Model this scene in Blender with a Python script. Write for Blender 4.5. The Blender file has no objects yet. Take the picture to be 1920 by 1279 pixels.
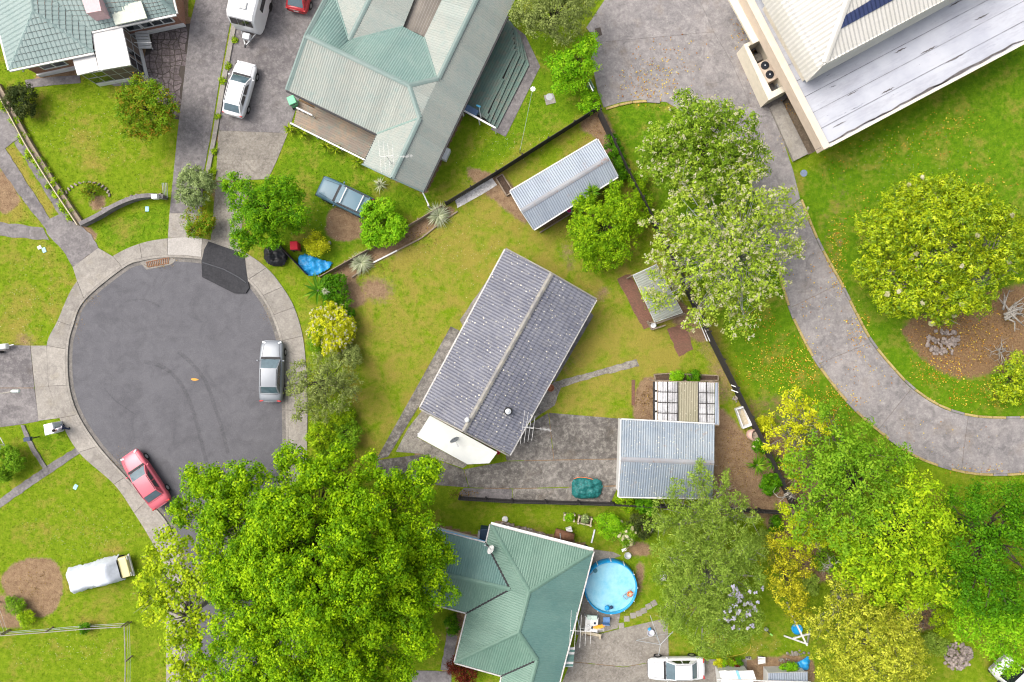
import bpy, bmesh, math, random
import numpy as np
from mathutils import Vector, Matrix
R = math.radians
random.seed(7)
rng = np.random.default_rng(11)
scene = bpy.context.scene
COL = scene.collection

# ------------------------------------------------------------------ camera, sky, sun, exposure
CAM_H = 55.0          # drone height above ground (m)
GSD = 0.04            # ground metres per photo pixel
cam_data = bpy.data.cameras.new("camera")
cam = bpy.data.objects.new("camera", cam_data); COL.objects.link(cam)
cam.location = (0, 0, CAM_H); cam.rotation_euler = (0, 0, 0)
cam_data.sensor_width = 36.0
cam_data.lens = 36.0 * CAM_H / (1920 * GSD)
cam_data.clip_end = 2000.0
scene.camera = cam

SUN_EL, SUN_AZ = 56.0, 292.0      # azimuth clockwise from picture-up
world = bpy.data.worlds.new("World"); scene.world = world; world.use_nodes = True
wn = world.node_tree
for n in list(wn.nodes): wn.nodes.remove(n)
wo = wn.nodes.new("ShaderNodeOutputWorld"); bg = wn.nodes.new("ShaderNodeBackground")
sky = wn.nodes.new("ShaderNodeTexSky"); sky.sky_type = 'NISHITA'; sky.sun_disc = False
sky.sun_elevation = R(SUN_EL); sky.sun_rotation = R(SUN_AZ)
sky.air_density = 1.0; sky.dust_density = 6.0; sky.ozone_density = 0.6
hs = wn.nodes.new("ShaderNodeHueSaturation"); hs.inputs['Saturation'].default_value = 0.45
wn.links.new(sky.outputs[0], hs.inputs['Color']); wn.links.new(hs.outputs[0], bg.inputs[0]); wn.links.new(bg.outputs[0], wo.inputs[0])
bg.inputs[1].default_value = 0.15
sd = bpy.data.lights.new("sun", 'SUN'); sd.energy = 1.1; sd.angle = R(42); sd.color = (1.0, 0.955, 0.89)
sun = bpy.data.objects.new("sun", sd); COL.objects.link(sun)
_a = R(SUN_AZ)
_d = Vector((math.sin(_a)*math.cos(R(SUN_EL)), math.cos(_a)*math.cos(R(SUN_EL)), math.sin(R(SUN_EL))))
sun.rotation_euler = _d.to_track_quat('Z', 'Y').to_euler(); sun.location = (0, 0, 80)
scene.view_settings.view_transform = 'Standard'; scene.view_settings.look = 'None'
scene.view_settings.exposure = 0.94; scene.view_settings.gamma = 1.0
scene.view_settings.use_curve_mapping = False
scene.render.engine = 'CYCLES'
scene.cycles.max_bounces = 6; scene.cycles.diffuse_bounces = 2; scene.cycles.transparent_max_bounces = 6
scene.cycles.use_denoising = True
scene.cycles.pixel_filter_type = 'BLACKMAN_HARRIS'; scene.cycles.filter_width = 1.15

# ------------------------------------------------------------------ helpers
def P(px, py, z=0.0):
    """point at height z that stands where photo pixel (px, py) looks"""
    k = GSD * (CAM_H - z) / CAM_H
    return Vector(((px - 960) * k, (639.5 - py) * k, z))
def PP(pts, z=0.0): return [P(x, y, z) for x, y in pts]
WLOC = {}
def link(o, parent=None):
    COL.objects.link(o)
    if parent is not None: o.parent = parent
    return o
def tag(o, label=None, cat=None, group=None, kind=None):
    if label: o["label"] = label
    if cat: o["category"] = cat
    if group: o["group"] = group
    if kind: o["kind"] = kind
    return o
def thing(name, label, cat, loc=(0, 0, 0), rz=0.0, group=None):
    o = bpy.data.objects.new(name, None); o.empty_display_size = 0.3
    global CENTER
    CENTER = Vector(loc)
    o.location = Vector(loc); o.rotation_euler = (0, 0, rz); link(o)
    WLOC[o] = Vector(loc)
    return tag(o, label, cat, group)
class MB:
    def __init__(s): s.v = []; s.f = []
    def add(s, vs, fs):
        b = len(s.v); s.v.extend([tuple(p) for p in vs]); s.f.extend([tuple(i + b for i in f) for f in fs]); return s
    def box(s, c, size, rz=0.0, M=None, taper=1.0):
        hx, hy, hz = size[0]/2, size[1]/2, size[2]/2
        vs = []
        for z in (-1, 1):
            t = taper if z > 0 else 1.0
            for x, y in ((-1,-1),(1,-1),(1,1),(-1,1)): vs.append(Vector((x*hx*t, y*hy*t, z*hz)))
        m = M if M is not None else Matrix.Rotation(rz, 3, 'Z')
        vs = [m @ p + Vector(c) for p in vs]
        return s.add(vs, [(0,3,2,1),(4,5,6,7),(0,1,5,4),(1,2,6,5),(2,3,7,6),(3,0,4,7)])
    def beam(s, a, b, w, h, up=(0,0,1)):
        a = Vector(a); b = Vector(b); d = b - a; L = d.length
        if L < 1e-6: return s
        x = d / L; u = Vector(up)
        if abs(x.dot(u)) > 0.98: u = Vector((1,0,0))
        y = u.cross(x).normalized(); z = x.cross(y)
        M = Matrix((x, y, z)).transposed()
        return s.box((a + b) / 2, (L, w, h), M=M)
    def prism(s, pts, z0, z1, ztop=None):
        n = len(pts)
        vs = [(p[0], p[1], z0) for p in pts] + [(p[0], p[1], z1) for p in pts]
        fs = [tuple(range(n, 2*n)), tuple(range(n-1, -1, -1))]
        fs += [(i, (i+1) % n, n + (i+1) % n, n + i) for i in range(n)]
        return s.add(vs, fs)
    def tube(s, pts, rad, n=6, cap=True):
        pts = [Vector(p) for p in pts]; m = len(pts)
        rs = rad if isinstance(rad, (list, tuple)) else [rad]*m
        vs = []; fs = []
        for i, p in enumerate(pts):
            d = (pts[min(i+1, m-1)] - pts[max(i-1, 0)])
            d = d.normalized() if d.length > 1e-9 else Vector((0,0,1))
            u = Vector((0,0,1)) if abs(d.z) < 0.9 else Vector((1,0,0))
            a = d.cross(u).normalized(); b = d.cross(a)
            for k in range(n):
                t = 2*math.pi*k/n; vs.append(p + (a*math.cos(t) + b*math.sin(t))*rs[i])
        for i in range(m-1):
            for k in range(n):
                fs.append((i*n+k, i*n+(k+1)%n, (i+1)*n+(k+1)%n, (i+1)*n+k))
        if cap: fs += [tuple(range(n-1,-1,-1)), tuple(range((m-1)*n, m*n))]
        return s.add(vs, fs)
    def lathe(s, c, prof, n=16, M=None, caps=True):
        vs = []; fs = []; m = len(prof); c = Vector(c)
        for r, z in prof:
            for k in range(n):
                t = 2*math.pi*k/n; p = Vector((r*math.cos(t), r*math.sin(t), z))
                vs.append((M @ p if M is not None else p) + c)
        for i in range(m-1):
            for k in range(n): fs.append((i*n+k, i*n+(k+1)%n, (i+1)*n+(k+1)%n, (i+1)*n+k))
        if caps: fs.append(tuple(range((m-1)*n, m*n))); fs.append(tuple(range(n-1,-1,-1)))
        return s.add(vs, fs)
    def poly(s, pts): return s.add(pts, [tuple(range(len(pts)))])
    def build(s, name, mat, parent=None, local=False, smooth=False, bevel=0.0, kind=None, label=None):
        if not s.v: return None
        V = np.array(s.v, dtype=float)
        me = bpy.data.meshes.new(name)
        if local: loc = Vector((0,0,0))
        else:
            c = (V.min(0) + V.max(0)) / 2; loc = Vector(c); V = V - c
        me.from_pydata(V.tolist(), [], s.f); me.materials.append(mat); me.update()
        if smooth:
            for p in me.polygons: p.use_smooth = True
        o = bpy.data.objects.new(name, me); link(o, parent)
        if not local:
            WLOC[o] = loc.copy()
            o.location = loc - (WLOC[parent] if parent is not None else Vector((0,0,0)))
        if bevel > 0:
            b = o.modifiers.new("bevel", 'BEVEL'); b.width = bevel; b.segments = 2; b.limit_method = 'ANGLE'
        if kind: o["kind"] = kind
        if label: o["label"] = label
        return o
def copy_tree(o, parent=None):
    c = o.copy(); COL.objects.link(c); c.parent = parent
    for ch in list(o.children): copy_tree(ch, c)
    return c
def smoothloop(pts, sub=6, closed=True):
    pts = [Vector(p) for p in pts]; n = len(pts); out = []
    rngi = range(n) if closed else range(n-1)
    for i in rngi:
        g = (lambda k: pts[k % n]) if closed else (lambda k: pts[max(0, min(n-1, k))])
        p0, p1, p2, p3 = g(i-1), g(i), g(i+1), g(i+2)
        for j in range(sub):
            t = j/sub
            out.append(0.5*((2*p1) + (p2-p0)*t + (2*p0-5*p1+4*p2-p3)*t*t + (3*p1-p0-3*p2+p3)*t**3))
    if not closed: out.append(pts[-1])
    return out
def inpoly(X, Y, poly):
    """vectorised point in polygon"""
    ins = np.zeros(X.shape, bool); n = len(poly); j = n-1
    for i in range(n):
        xi, yi = poly[i][0], poly[i][1]; xj, yj = poly[j][0], poly[j][1]
        c = ((yi > Y) != (yj > Y)) & (X < (xj-xi)*(Y-yi)/((yj-yi) if abs(yj-yi) > 1e-12 else 1e-12) + xi)
        ins ^= c; j = i
    return ins
def lin(c):
    """sRGB 0-255 -> linear"""
    out = []
    for v in c:
        v /= 255.0
        out.append(v/12.92 if v <= 0.04045 else ((v+0.055)/1.055)**2.4)
    return tuple(out)
def sc(c, k): return tuple(v*k for v in c)

# ------------------------------------------------------------------ materials
MATS = {}
class NT:
    def __init__(s, name):
        s.m = bpy.data.materials.new(name); s.m.use_nodes = True; s.t = s.m.node_tree
        for n in list(s.t.nodes): s.t.nodes.remove(n)
        s.out = s.t.nodes.new("ShaderNodeOutputMaterial"); s._pos = None
    def n(s, typ, **kw):
        nd = s.t.nodes.new(typ)
        for k, v in kw.items():
            if k in nd.inputs.keys(): pass
            else: setattr(nd, k, v)
        return nd
    def l(s, a, b): s.t.links.new(a, b)
    def pos(s):
        if s._pos is None: s._pos = s.n("ShaderNodeNewGeometry").outputs['Position']
        return s._pos
    def noise(s, scale, detail=3, rough=0.55, vec=None, dist=0.0):
        nd = s.n("ShaderNodeTexNoise"); nd.inputs['Scale'].default_value = scale
        nd.inputs['Detail'].default_value = detail; nd.inputs['Roughness'].default_value = rough
        nd.inputs['Distortion'].default_value = dist
        s.l(vec if vec is not None else s.pos(), nd.inputs['Vector']); return nd.outputs['Fac']
    def ramp(s, fac, stops):
        nd = s.n("ShaderNodeValToRGB"); e = nd.color_ramp.elements
        while len(e) < len(stops): e.new(0.5)
        for i, (p, c) in enumerate(stops):
            e[i].position = p; e[i].color = (c[0], c[1], c[2], 1) if not isinstance(c, float) else (c, c, c, 1)
        s.l(fac, nd.inputs[0]); return nd.outputs[0]
    def mix(s, fac, a, b, mode='MIX'):
        nd = s.n("ShaderNodeMix"); nd.data_type = 'RGBA'; nd.blend_type = mode
        for sock, v in ((nd.inputs[0], fac), (nd.inputs[6], a), (nd.inputs[7], b)):
            if isinstance(v, (float, int)): sock.default_value = v
            elif isinstance(v, tuple): sock.default_value = (v[0], v[1], v[2], 1)
            else: s.l(v, sock)
        return nd.outputs[2]
    def math(s, op, a, b=0.0, clamp=False):
        nd = s.n("ShaderNodeMath"); nd.operation = op; nd.use_clamp = clamp
        for sock, v in ((nd.inputs[0], a), (nd.inputs[1], b)):
            if isinstance(v, (float, int)): sock.default_value = v
            else: s.l(v, sock)
        return nd.outputs[0]
    def attr(s, name):
        nd = s.n("ShaderNodeAttribute"); nd.attribute_name = name; return nd
    def objrand(s):
        return s.n("ShaderNodeObjectInfo").outputs['Random']
    def bump(s, h, strength=0.3, dist=0.02):
        nd = s.n("ShaderNodeBump"); nd.inputs['Strength'].default_value = strength; nd.inputs['Distance'].default_value = dist
        s.l(h, nd.inputs['Height']); return nd.outputs[0]
    def finish(s, color, rough=0.8, bump=None, metal=0.0, spec=0.3, coat=0.0, trans=0.0, alpha=None):
        b = s.n("ShaderNodeBsdfPrincipled")
        if isinstance(color, tuple): b.inputs['Base Color'].default_value = (color[0], color[1], color[2], 1)
        else: s.l(color, b.inputs['Base Color'])
        if isinstance(rough, (float, int)): b.inputs['Roughness'].default_value = rough
        else: s.l(rough, b.inputs['Roughness'])
        b.inputs['Metallic'].default_value = metal; b.inputs['Specular IOR Level'].default_value = spec
        b.inputs['Coat Weight'].default_value = coat; b.inputs['Coat Roughness'].default_value = 0.08
        b.inputs['Transmission Weight'].default_value = trans
        if alpha is not None: b.inputs['Alpha'].default_value = alpha
        if bump is not None: s.l(bump, b.inputs['Normal'])
        s.l(b.outputs[0], s.out.inputs[0]); MATS[s.m.name] = s.m
        return s.m
def plain(name, col, rough=0.6, var=0.12, scale=6.0, metal=0.0, spec=0.3, coat=0.0):
    """painted / plastic surface with slight grime variation"""
    if name in MATS: return MATS[name]
    t = NT(name); f = t.noise(scale, 4)
    c = t.mix(t.ramp(f, [(0.3, (0,0,0)), (0.7, (1,1,1))]), sc(col, 1-var), sc(col, 1+var*0.6))
    return t.finish(c, rough, t.bump(t.noise(scale*6, 2), 0.08, 0.01), metal, spec, coat)
def concrete(name, base, dark, light, big=0.35, stain=0.5, grain=18.0, rough=0.9, tint=None, perobj=0.08):
    """weathered concrete: broad stains, mid blotches, aggregate grain, pale speckles, per-slab tone"""
    t = NT(name)
    a = t.noise(big, 5, 0.65, dist=0.6); b = t.noise(big*7, 8, 0.78); g = t.noise(grain, 3, 0.7)
    c = t.mix(t.ramp(a, [(0.38, (0,0,0)), (0.62, (1,1,1))]), base, dark)
    c = t.mix(t.math('MULTIPLY', t.ramp(b, [(0.46, (0,0,0)), (0.64, (1,1,1))]), stain), c, light)
    c2 = t.mix(t.math('MULTIPLY', t.ramp(t.noise(big*3.1, 6, 0.72, dist=1.2), [(0.5, (0,0,0)), (0.66, (1,1,1))]), stain), c, sc(dark, 0.7))
    if tint:
        c2 = t.mix(t.math('MULTIPLY', t.ramp(t.noise(big*2.2, 4, 0.6), [(0.55, (0,0,0)), (0.75, (1,1,1))]), 0.5), c2, tint)
    gv = t.ramp(t.noise(grain*0.4, 6, 0.82), [(0.36, (0.84,0.84,0.84)), (0.64, (1.15,1.15,1.15))])
    c3 = t.mix(1.0, c2, gv, 'MULTIPLY')
    r = t.math('ADD', t.math('MULTIPLY', t.objrand(), 2*perobj), 1-perobj)
    cm = t.n("ShaderNodeCombineColor"); [t.l(r, cm.inputs[i]) for i in range(3)]
    c4 = t.mix(1.0, c3, cm.outputs[0], 'MULTIPLY')
    return t.finish(c4, rough, t.bump(g, 0.35, 0.012), spec=0.2)
def leafmat(name, c1, c2, c3, transl=0.27, rough=0.6, spec=0.12):
    t = NT(name); a = t.attr('rnd').outputs['Fac']
    c = t.ramp(a, [(0.05, c1), (0.5, c2), (0.95, c3)])
    b = t.n("ShaderNodeBsdfPrincipled"); t.l(c, b.inputs['Base Color']); b.inputs['Roughness'].default_value = rough
    b.inputs['Specular IOR Level'].default_value = spec
    tr = t.n("ShaderNodeBsdfTranslucent"); t.l(t.mix(1.0, c, (1.2, 1.3, 0.5), 'MULTIPLY'), tr.inputs[0])
    mx = t.n("ShaderNodeMixShader"); mx.inputs[0].default_value = transl
    t.l(b.outputs[0], mx.inputs[1]); t.l(tr.outputs[0], mx.inputs[2]); t.l(mx.outputs[0], t.out.inputs[0])
    MATS[name] = t.m; return t.m
def metalroof(name, base, alt, worn, rust=None, rustamt=0.0, rough=0.5, perobj=0.09, wornamt=0.6, metal=0.0, speck=None):
    t = NT(name)
    a = t.noise(0.45, 5, 0.6, dist=0.4); b = t.noise(2.6, 6, 0.7)
    c = t.mix(t.ramp(a, [(0.4, (0,0,0)), (0.62, (1,1,1))]), base, alt)
    c = t.mix(t.math('MULTIPLY', t.ramp(b, [(0.48, (0,0,0)), (0.7, (1,1,1))]), wornamt), c, worn)
    if rust:
        c = t.mix(t.math('MULTIPLY', t.ramp(t.noise(1.3, 6, 0.75), [(0.6, (0,0,0)), (0.68, (1,1,1))]), rustamt), c, rust)
    if speck:
        v = t.n("ShaderNodeTexVoronoi"); v.inputs['Scale'].default_value = speck[1]; t.l(t.pos(), v.inputs['Vector'])
        m = t.ramp(v.outputs['Distance'], [(0.0, (1,1,1)), (speck[2], (1,1,1)), (speck[2]+0.05, (0,0,0))])
        keep = t.ramp(t.noise(1.1, 5, 0.8), [(0.44, (0.0,0.0,0.0)), (0.56, (1,1,1))])
        c = t.mix(t.math('MULTIPLY', m, keep), c, speck[0])
    r = t.math('ADD', t.math('MULTIPLY', t.objrand(), 2*perobj), 1-perobj)
    cm = t.n("ShaderNodeCombineColor"); [t.l(r, cm.inputs[i]) for i in range(3)]
    c = t.mix(1.0, c, cm.outputs[0], 'MULTIPLY')
    return t.finish(c, rough, t.bump(t.noise(30, 2), 0.08, 0.01), metal, 0.35)
def glassmat(name, col=(0.02, 0.03, 0.035), rough=0.06):
    if name in MATS: return MATS[name]
    t = NT(name)
    c = t.mix(t.noise(3.0, 3), sc(col, 0.7), sc(col, 1.5))
    return t.finish(c, rough, None, 0.0, 0.9, 0.6)

M_glass = glassmat("window_glass", (0.03, 0.04, 0.045))
M_carglass = glassmat("car_glass", (0.05, 0.085, 0.10), 0.08)
M_darkglass = glassmat("dark_glass", (0.012, 0.014, 0.016))
M_tyre = plain("tyre_rubber", (0.018, 0.018, 0.018), 0.85)
M_rim = plain("alloy_rim", (0.45, 0.45, 0.46), 0.35, metal=0.7)
M_black = plain("black_plastic", (0.02, 0.02, 0.022), 0.6)
M_white = plain("white_paint", (0.62, 0.62, 0.61), 0.5, 0.1, 3.0)
M_whitegrub = metalroof("weathered_white", (0.64, 0.63, 0.61), (0.58, 0.57, 0.55), (0.36, 0.35, 0.33), wornamt=0.45, rough=0.6)
M_steel = plain("galvanised_steel", (0.52, 0.54, 0.55), 0.42, metal=0.55)
M_galv = plain("dull_grey_metal", (0.34, 0.35, 0.36), 0.5, metal=0.3)
M_timber = plain("weathered_timber", (0.24, 0.19, 0.14), 0.85, 0.35, 9.0)
M_darktimber = plain("dark_stained_timber", (0.036, 0.033, 0.032), 0.85, 0.35, 7.0)
M_paletimber = plain("pale_timber", (0.42, 0.36, 0.26), 0.8, 0.2, 9.0)
M_bark = plain("bark", (0.10, 0.08, 0.06), 0.9, 0.4, 12.0)
M_palebark = plain("pale_bark", (0.27, 0.25, 0.22), 0.9, 0.25, 10.0)
M_red = plain("red_plastic", (0.62, 0.02, 0.04), 0.45)
M_greenplastic = plain("mint_green_plastic", (0.16, 0.5, 0.28), 0.5)
M_bluetarp = plain("blue_tarpaulin", (0.02, 0.27, 0.58), 0.35, 0.3, 5.0)
M_terracotta = plain("terracotta", (0.42, 0.17, 0.09), 0.8, 0.25)
M_cream = plain("cream_render", (0.62, 0.56, 0.45), 0.8, 0.1, 2.0)
M_beige = plain("beige_parapet_paint", (0.56, 0.46, 0.37), 0.75, 0.08, 2.0)
M_orange = plain("orange_plastic", (0.75, 0.16, 0.03), 0.5)
M_navy = plain("navy_paint", (0.02, 0.035, 0.08), 0.5)
M_soilmat = concrete("garden_soil", (0.075, 0.048, 0.032), (0.045, 0.03, 0.022), (0.15, 0.10, 0.07), 0.8, 0.5, 9.0)

# ================================================================== SETTING
PAVED = []      # world polygons where no grass grows
def pave(pts): PAVED.append([(p[0], p[1]) for p in pts])

# ---- surface materials
def c255(r, g, b, k=0.515): return sc(lin((r, g, b)), k)
def g255(r, g, b): return c255(r, g, b, 0.535)
M_asphalt = concrete("asphalt", c255(124,123,128), c255(114,113,118), c255(137,136,140), 0.20, 0.45, 30.0, 0.85, perobj=0.0)
M_freshtar = concrete("fresh_tar", c255(70,70,74), c255(60,60,64), c255(84,84,88), 0.9, 0.5, 20.0, 0.8)
M_footpath = concrete("footpath_concrete", c255(188,181,171), c255(168,161,153), c255(208,202,192), 0.45, 0.5, 22.0, tint=c255(170,160,140))
M_newconc = concrete("new_concrete", c255(214,208,201), c255(204,198,191), c255(224,219,212), 0.5, 0.3, 22.0)
M_oldconc = concrete("old_dark_concrete", c255(156,150,149), c255(128,123,124), c255(188,182,179), 0.30, 0.6, 16.0, tint=c255(112,104,96))
M_yardconc = concrete("yard_concrete", c255(144,138,132), c255(116,111,106), c255(194,188,178), 0.34, 0.8, 22.0, tint=c255(118,104,86), perobj=0.12)
M_laneconc = concrete("lane_concrete", c255(180,173,171), c255(154,149,149), c255(202,196,192), 0.30, 0.65, 16.0, tint=c255(158,142,124), perobj=0.05)
M_lichen = concrete("lichened_concrete", c255(184,177,165), c255(140,133,126), c255(212,206,192), 1.1, 0.8, 10.0)
M_paleconc = concrete("pale_rough_concrete", c255(178,170,158), c255(150,142,132), c255(200,194,184), 0.9, 0.6, 14.0)
M_aggregate = concrete("exposed_aggregate", c255(150,132,112), c255(128,112,96), c255(178,160,138), 0.8, 0.5, 12.0)
M_stone = concrete("stone", c255(196,180,170), c255(156,142,134), c255(222,208,198), 2.0, 0.6, 9.0, perobj=0.25)
M_gravel = concrete("white_gravel", c255(232,228,224,.8), c255(206,202,198,.8), c255(240,238,236,.8), 3.0, 0.7, 10.0)
M_jointdark = plain("joint_soil", (0.06, 0.05, 0.042), 0.95)
M_yellowkerb = concrete("yellow_kerb_paint", c255(216,192,118), c255(196,172,110), c255(222,206,156), 1.6, 0.7, 12.0)
M_crazy = concrete("crazy_paving_stone", c255(140,126,126), c255(112,102,103), c255(176,164,162), 0.7, 0.7, 9.0, perobj=0.22)
def brickmat():
    t = NT("red_paving_brick")
    b = t.n("ShaderNodeTexBrick"); b.inputs['Scale'].default_value = 4.2
    b.inputs['Color1'].default_value = (*c255(172,120,100), 1); b.inputs['Color2'].default_value = (*c255(142,98,82), 1)
    b.inputs['Mortar'].default_value = (*c255(112,92,78), 1); b.inputs['Mortar Size'].default_value = 0.03
    mp = t.n("ShaderNodeMapping"); mp.inputs['Rotation'].default_value = (0, 0, R(28)); t.l(t.pos(), mp.inputs[0]); t.l(mp.outputs[0], b.inputs[0])
    c = t.mix(t.ramp(t.noise(1.2, 4), [(0.4, (0,0,0)), (0.7, (0.6,0.6,0.6))]), b.outputs[0], c255(128,104,84))
    return t.finish(c, 0.9, t.bump(b.outputs[1], -0.3, 0.01))
M_brickpave = brickmat()

# ---- ground sheet with soil / dry / lush / litter weights
def axis(lo, hi, step, far):
    a = list(np.arange(lo, hi + 1e-6, step)); s = step; x = hi; up = []
    while x < far: s *= 1.6; x += s; up.append(x)
    s = step; x = lo; dn = []
    while x > -far: s *= 1.6; x -= s; dn.append(x)
    return np.array(dn[::-1] + a + up)
GX = axis(-42, 42, 0.2, 600); GY = axis(-29, 29, 0.2, 600)
XX, YY = np.meshgrid(GX, GY)
W = np.zeros(XX.shape + (4,))          # soil, dry, lush, litter
def blur(a, n):
    for _ in range(n):
        b = a.copy()
        b[1:-1, 1:-1] = (a[1:-1,1:-1]*2 + a[:-2,1:-1] + a[2:,1:-1] + a[1:-1,:-2] + a[1:-1,2:]) / 6
        a = b
    return a
def region(ch, pts, val=1.0, bl=3, mode='max', smooth=True):
    w = PP(pts); w = smoothloop(w, 4) if smooth else w
    m = blur(inpoly(XX, YY, [(p.x, p.y) for p in w]).astype(float), bl) * val
    if mode == 'max': W[..., ch] = np.maximum(W[..., ch], m)
    else: W[..., ch] = W[..., ch]*(1-m/val) + m
def spot(ch, px, py, r, val):
    p = P(px, py); d2 = (XX-p.x)**2 + (YY-p.y)**2; rr = r*GSD
    W[..., ch] = np.clip(W[..., ch] + val*np.exp(-d2/(2*(rr*0.6)**2)), 0, 1)
# lush church lawn, dry subject lawn
W[..., 2] = 0.25
region(2, [(1128,200),(1260,185),(1500,330),(1920,80),(1960,80),(1960,900),(1700,870),(1500,900),(1370,650)], 1.0, 4, smooth=False)
region(2, [(505,340),(560,230),(690,320),(790,365),(1125,205),(1040,60),(1000,60),(930,250),(800,385),(600,515),(520,480)], 0.75, 4, smooth=False)
region(2, [(180,425),(320,375),(318,445),(210,478)], 0.7, 2, smooth=False)
region(2, [(100,790),(140,840),(85,870),(55,800)], 0.6, 2, smooth=False)
region(2, [(870,950),(1120,960),(1250,1240),(1500,1240),(1420,960)], 0.5, 4, smooth=False)
region(1, [(595,520),(800,390),(960,300),(1128,205),(1200,330),(1350,620),(1400,770),(1160,790),(1000,800),(700,865),(640,900),(650,700)], 0.40, 6, smooth=False)
region(1, [(0,440),(95,450),(145,530),(85,645),(0,640)], 0.22, 4, smooth=False)
region(1, [(20,270),(112,400),(90,415),(5,285)], 0.75, 2, smooth=False)
region(1, [(0,395),(40,370),(80,420),(0,415)], 0.55, 2, smooth=False)
for s in [(150,220,30,.3),(140,270,35,.35),(185,300,30,.3),(120,180,25,.25),(60,560,40,.2),(30,620,40,.5),(90,480,20,.2),
          (860,440,70,.25),(800,480,60,.25),(720,640,50,.15),(1000,440,50,.2),(1150,640,60,.3),(1120,730,40,.25),(1240,660,50,.35),
          (940,400,40,.2),(700,760,40,.1),(90,990,50,.15),(200,1010,40,.2),(180,1130,50,.35),(120,1110,30,.3),(40,1010,30,.15),
          (1640,330,50,.2),(1800,200,40,.2),(1570,400,20,.4),(560,640,30,.4),(590,590,30,.3),(545,530,20,.2),(1210,1150,30,.3),(1180,1080,25,.3),(1420,1210,40,.2)]:
    spot(1, *s)
for s in [(718,545,26,.75),(745,470,18,.5),(690,540,22,.7),(700,620,18,.35),(730,700,14,.25),(1062,470,18,.6),(1070,500,15,.5),(1120,560,14,.6),(1135,545,12,.6),
          (1105,600,10,.5),(1060,690,14,.45),(1085,670,20,.4),(1120,780,14,.4),(1285,600,16,.5),(1330,650,30,.5),(1350,700,24,.6),(1360,740,24,.6),
          (960,440,20,.25),(905,560,14,.3),(985,300,20,.35),(1050,290,30,.25),(570,640,20,.3),(900,390,18,.25),(1220,600,20,.3),(1180,640,16,.2),
          (1575,455,10,.6),(1580,415,8,.5),(45,640,22,.7),(875,340,16,.4),(1140,620,10,.3),(860,590,10,.3),(800,540,10,.25),(1570,1195,16,.5)]:
    spot(0, s[0], s[1], s[2]*1.25, min(.8, s[3]*.8))
for pts, b in [([(5,1078),(28,1056),(60,1048),(102,1052),(116,1085),(113,1125),(95,1152),(60,1156),(30,1132),(8,1110)], 2),
               ([(625,512),(690,472),(760,432),(828,388),(852,398),(800,436),(735,478),(668,520),(690,560),(650,575)], 2),
               ([(620,392),(668,396),(705,412),(700,432),(650,452),(612,440)], 2),
               ([(1085,235),(1128,208),(1165,290),(1165,350),(1140,330),(1118,262)], 3),
               ([(1342,770),(1385,800),(1425,860),(1450,965),(1330,965),(1338,930)], 3),
               ([(1200,715),(1238,712),(1238,786),(1188,784)], 2), ([(0,315),(38,376),(0,398)], 2),
               ([(147,420),(172,430),(182,446),(162,450)], 1), ([(1430,965),(1530,1000),(1560,1080),(1500,1080)], 4),
               ([(1695,1140),(1750,1135),(1765,1170),(1715,1180)], 4), ([(1180,1020),(1212,1018),(1220,1038),(1185,1040)], 3),
               ([(1195,1055),(1207,1060),(1203,1100),(1196,1125)], 3), ([(1395,1240),(1515,1232),(1515,1285),(1395,1285)], 2),
               ([(1430,800),(1530,880),(1560,1000),(1470,980)], 3), ([(845,1160),(872,1152),(850,1235),(838,1200)], 2),
               ([(165,378),(190,365),(200,380),(180,395)], 2), ([(870,318),(960,345),(1000,430),(1075,395),(1040,400),(985,420)], 2),
               ([(1270,560),(1330,620),(1310,640),(1260,600)], 3), ([(405,330),(470,345),(480,420),(410,400)], 3), ([(0,1110),(30,1140),(50,1170),(0,1175)], 3)]:
    region(0, pts, 1.0, b)
region(3, [(1690,612),(1750,580),(1940,535),(1945,690),(1870,702),(1800,712),(1748,692),(1708,655)], .9, 4)
region(3, [(1390,760),(1500,740),(1560,820),(1480,900)], 0.6, 5)
region(3, [(1560,330),(1600,330),(1590,600),(1700,720),(1660,700),(1540,480)], 0.45, 5)
region(0, [(1700,600),(1900,560),(1930,660),(1860,700),(1760,690)], 0.5, 4)
nv = len(GX)*len(GY)
me = bpy.data.meshes.new("ground")
me.vertices.add(nv)
Z0 = np.zeros(XX.shape)
me.vertices.foreach_set("co", np.stack([XX, YY, Z0], -1).astype(np.float32).ravel())
nx, ny = len(GX), len(GY)
ii, jj = np.meshgrid(np.arange(ny-1), np.arange(nx-1), indexing='ij')
q = np.stack([ii*nx+jj, ii*nx+jj+1, (ii+1)*nx+jj+1, (ii+1)*nx+jj], -1).reshape(-1, 4)
me.loops.add(q.size); me.loops.foreach_set("vertex_index", q.ravel().astype(np.int32))
me.polygons.add(len(q)); me.polygons.foreach_set("loop_start", np.arange(0, q.size, 4, dtype=np.int32)); me.polygons.foreach_set("loop_total", np.full(len(q), 4, dtype=np.int32))
me.update(calc_edges=True)
GROUND_MESH = me

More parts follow.
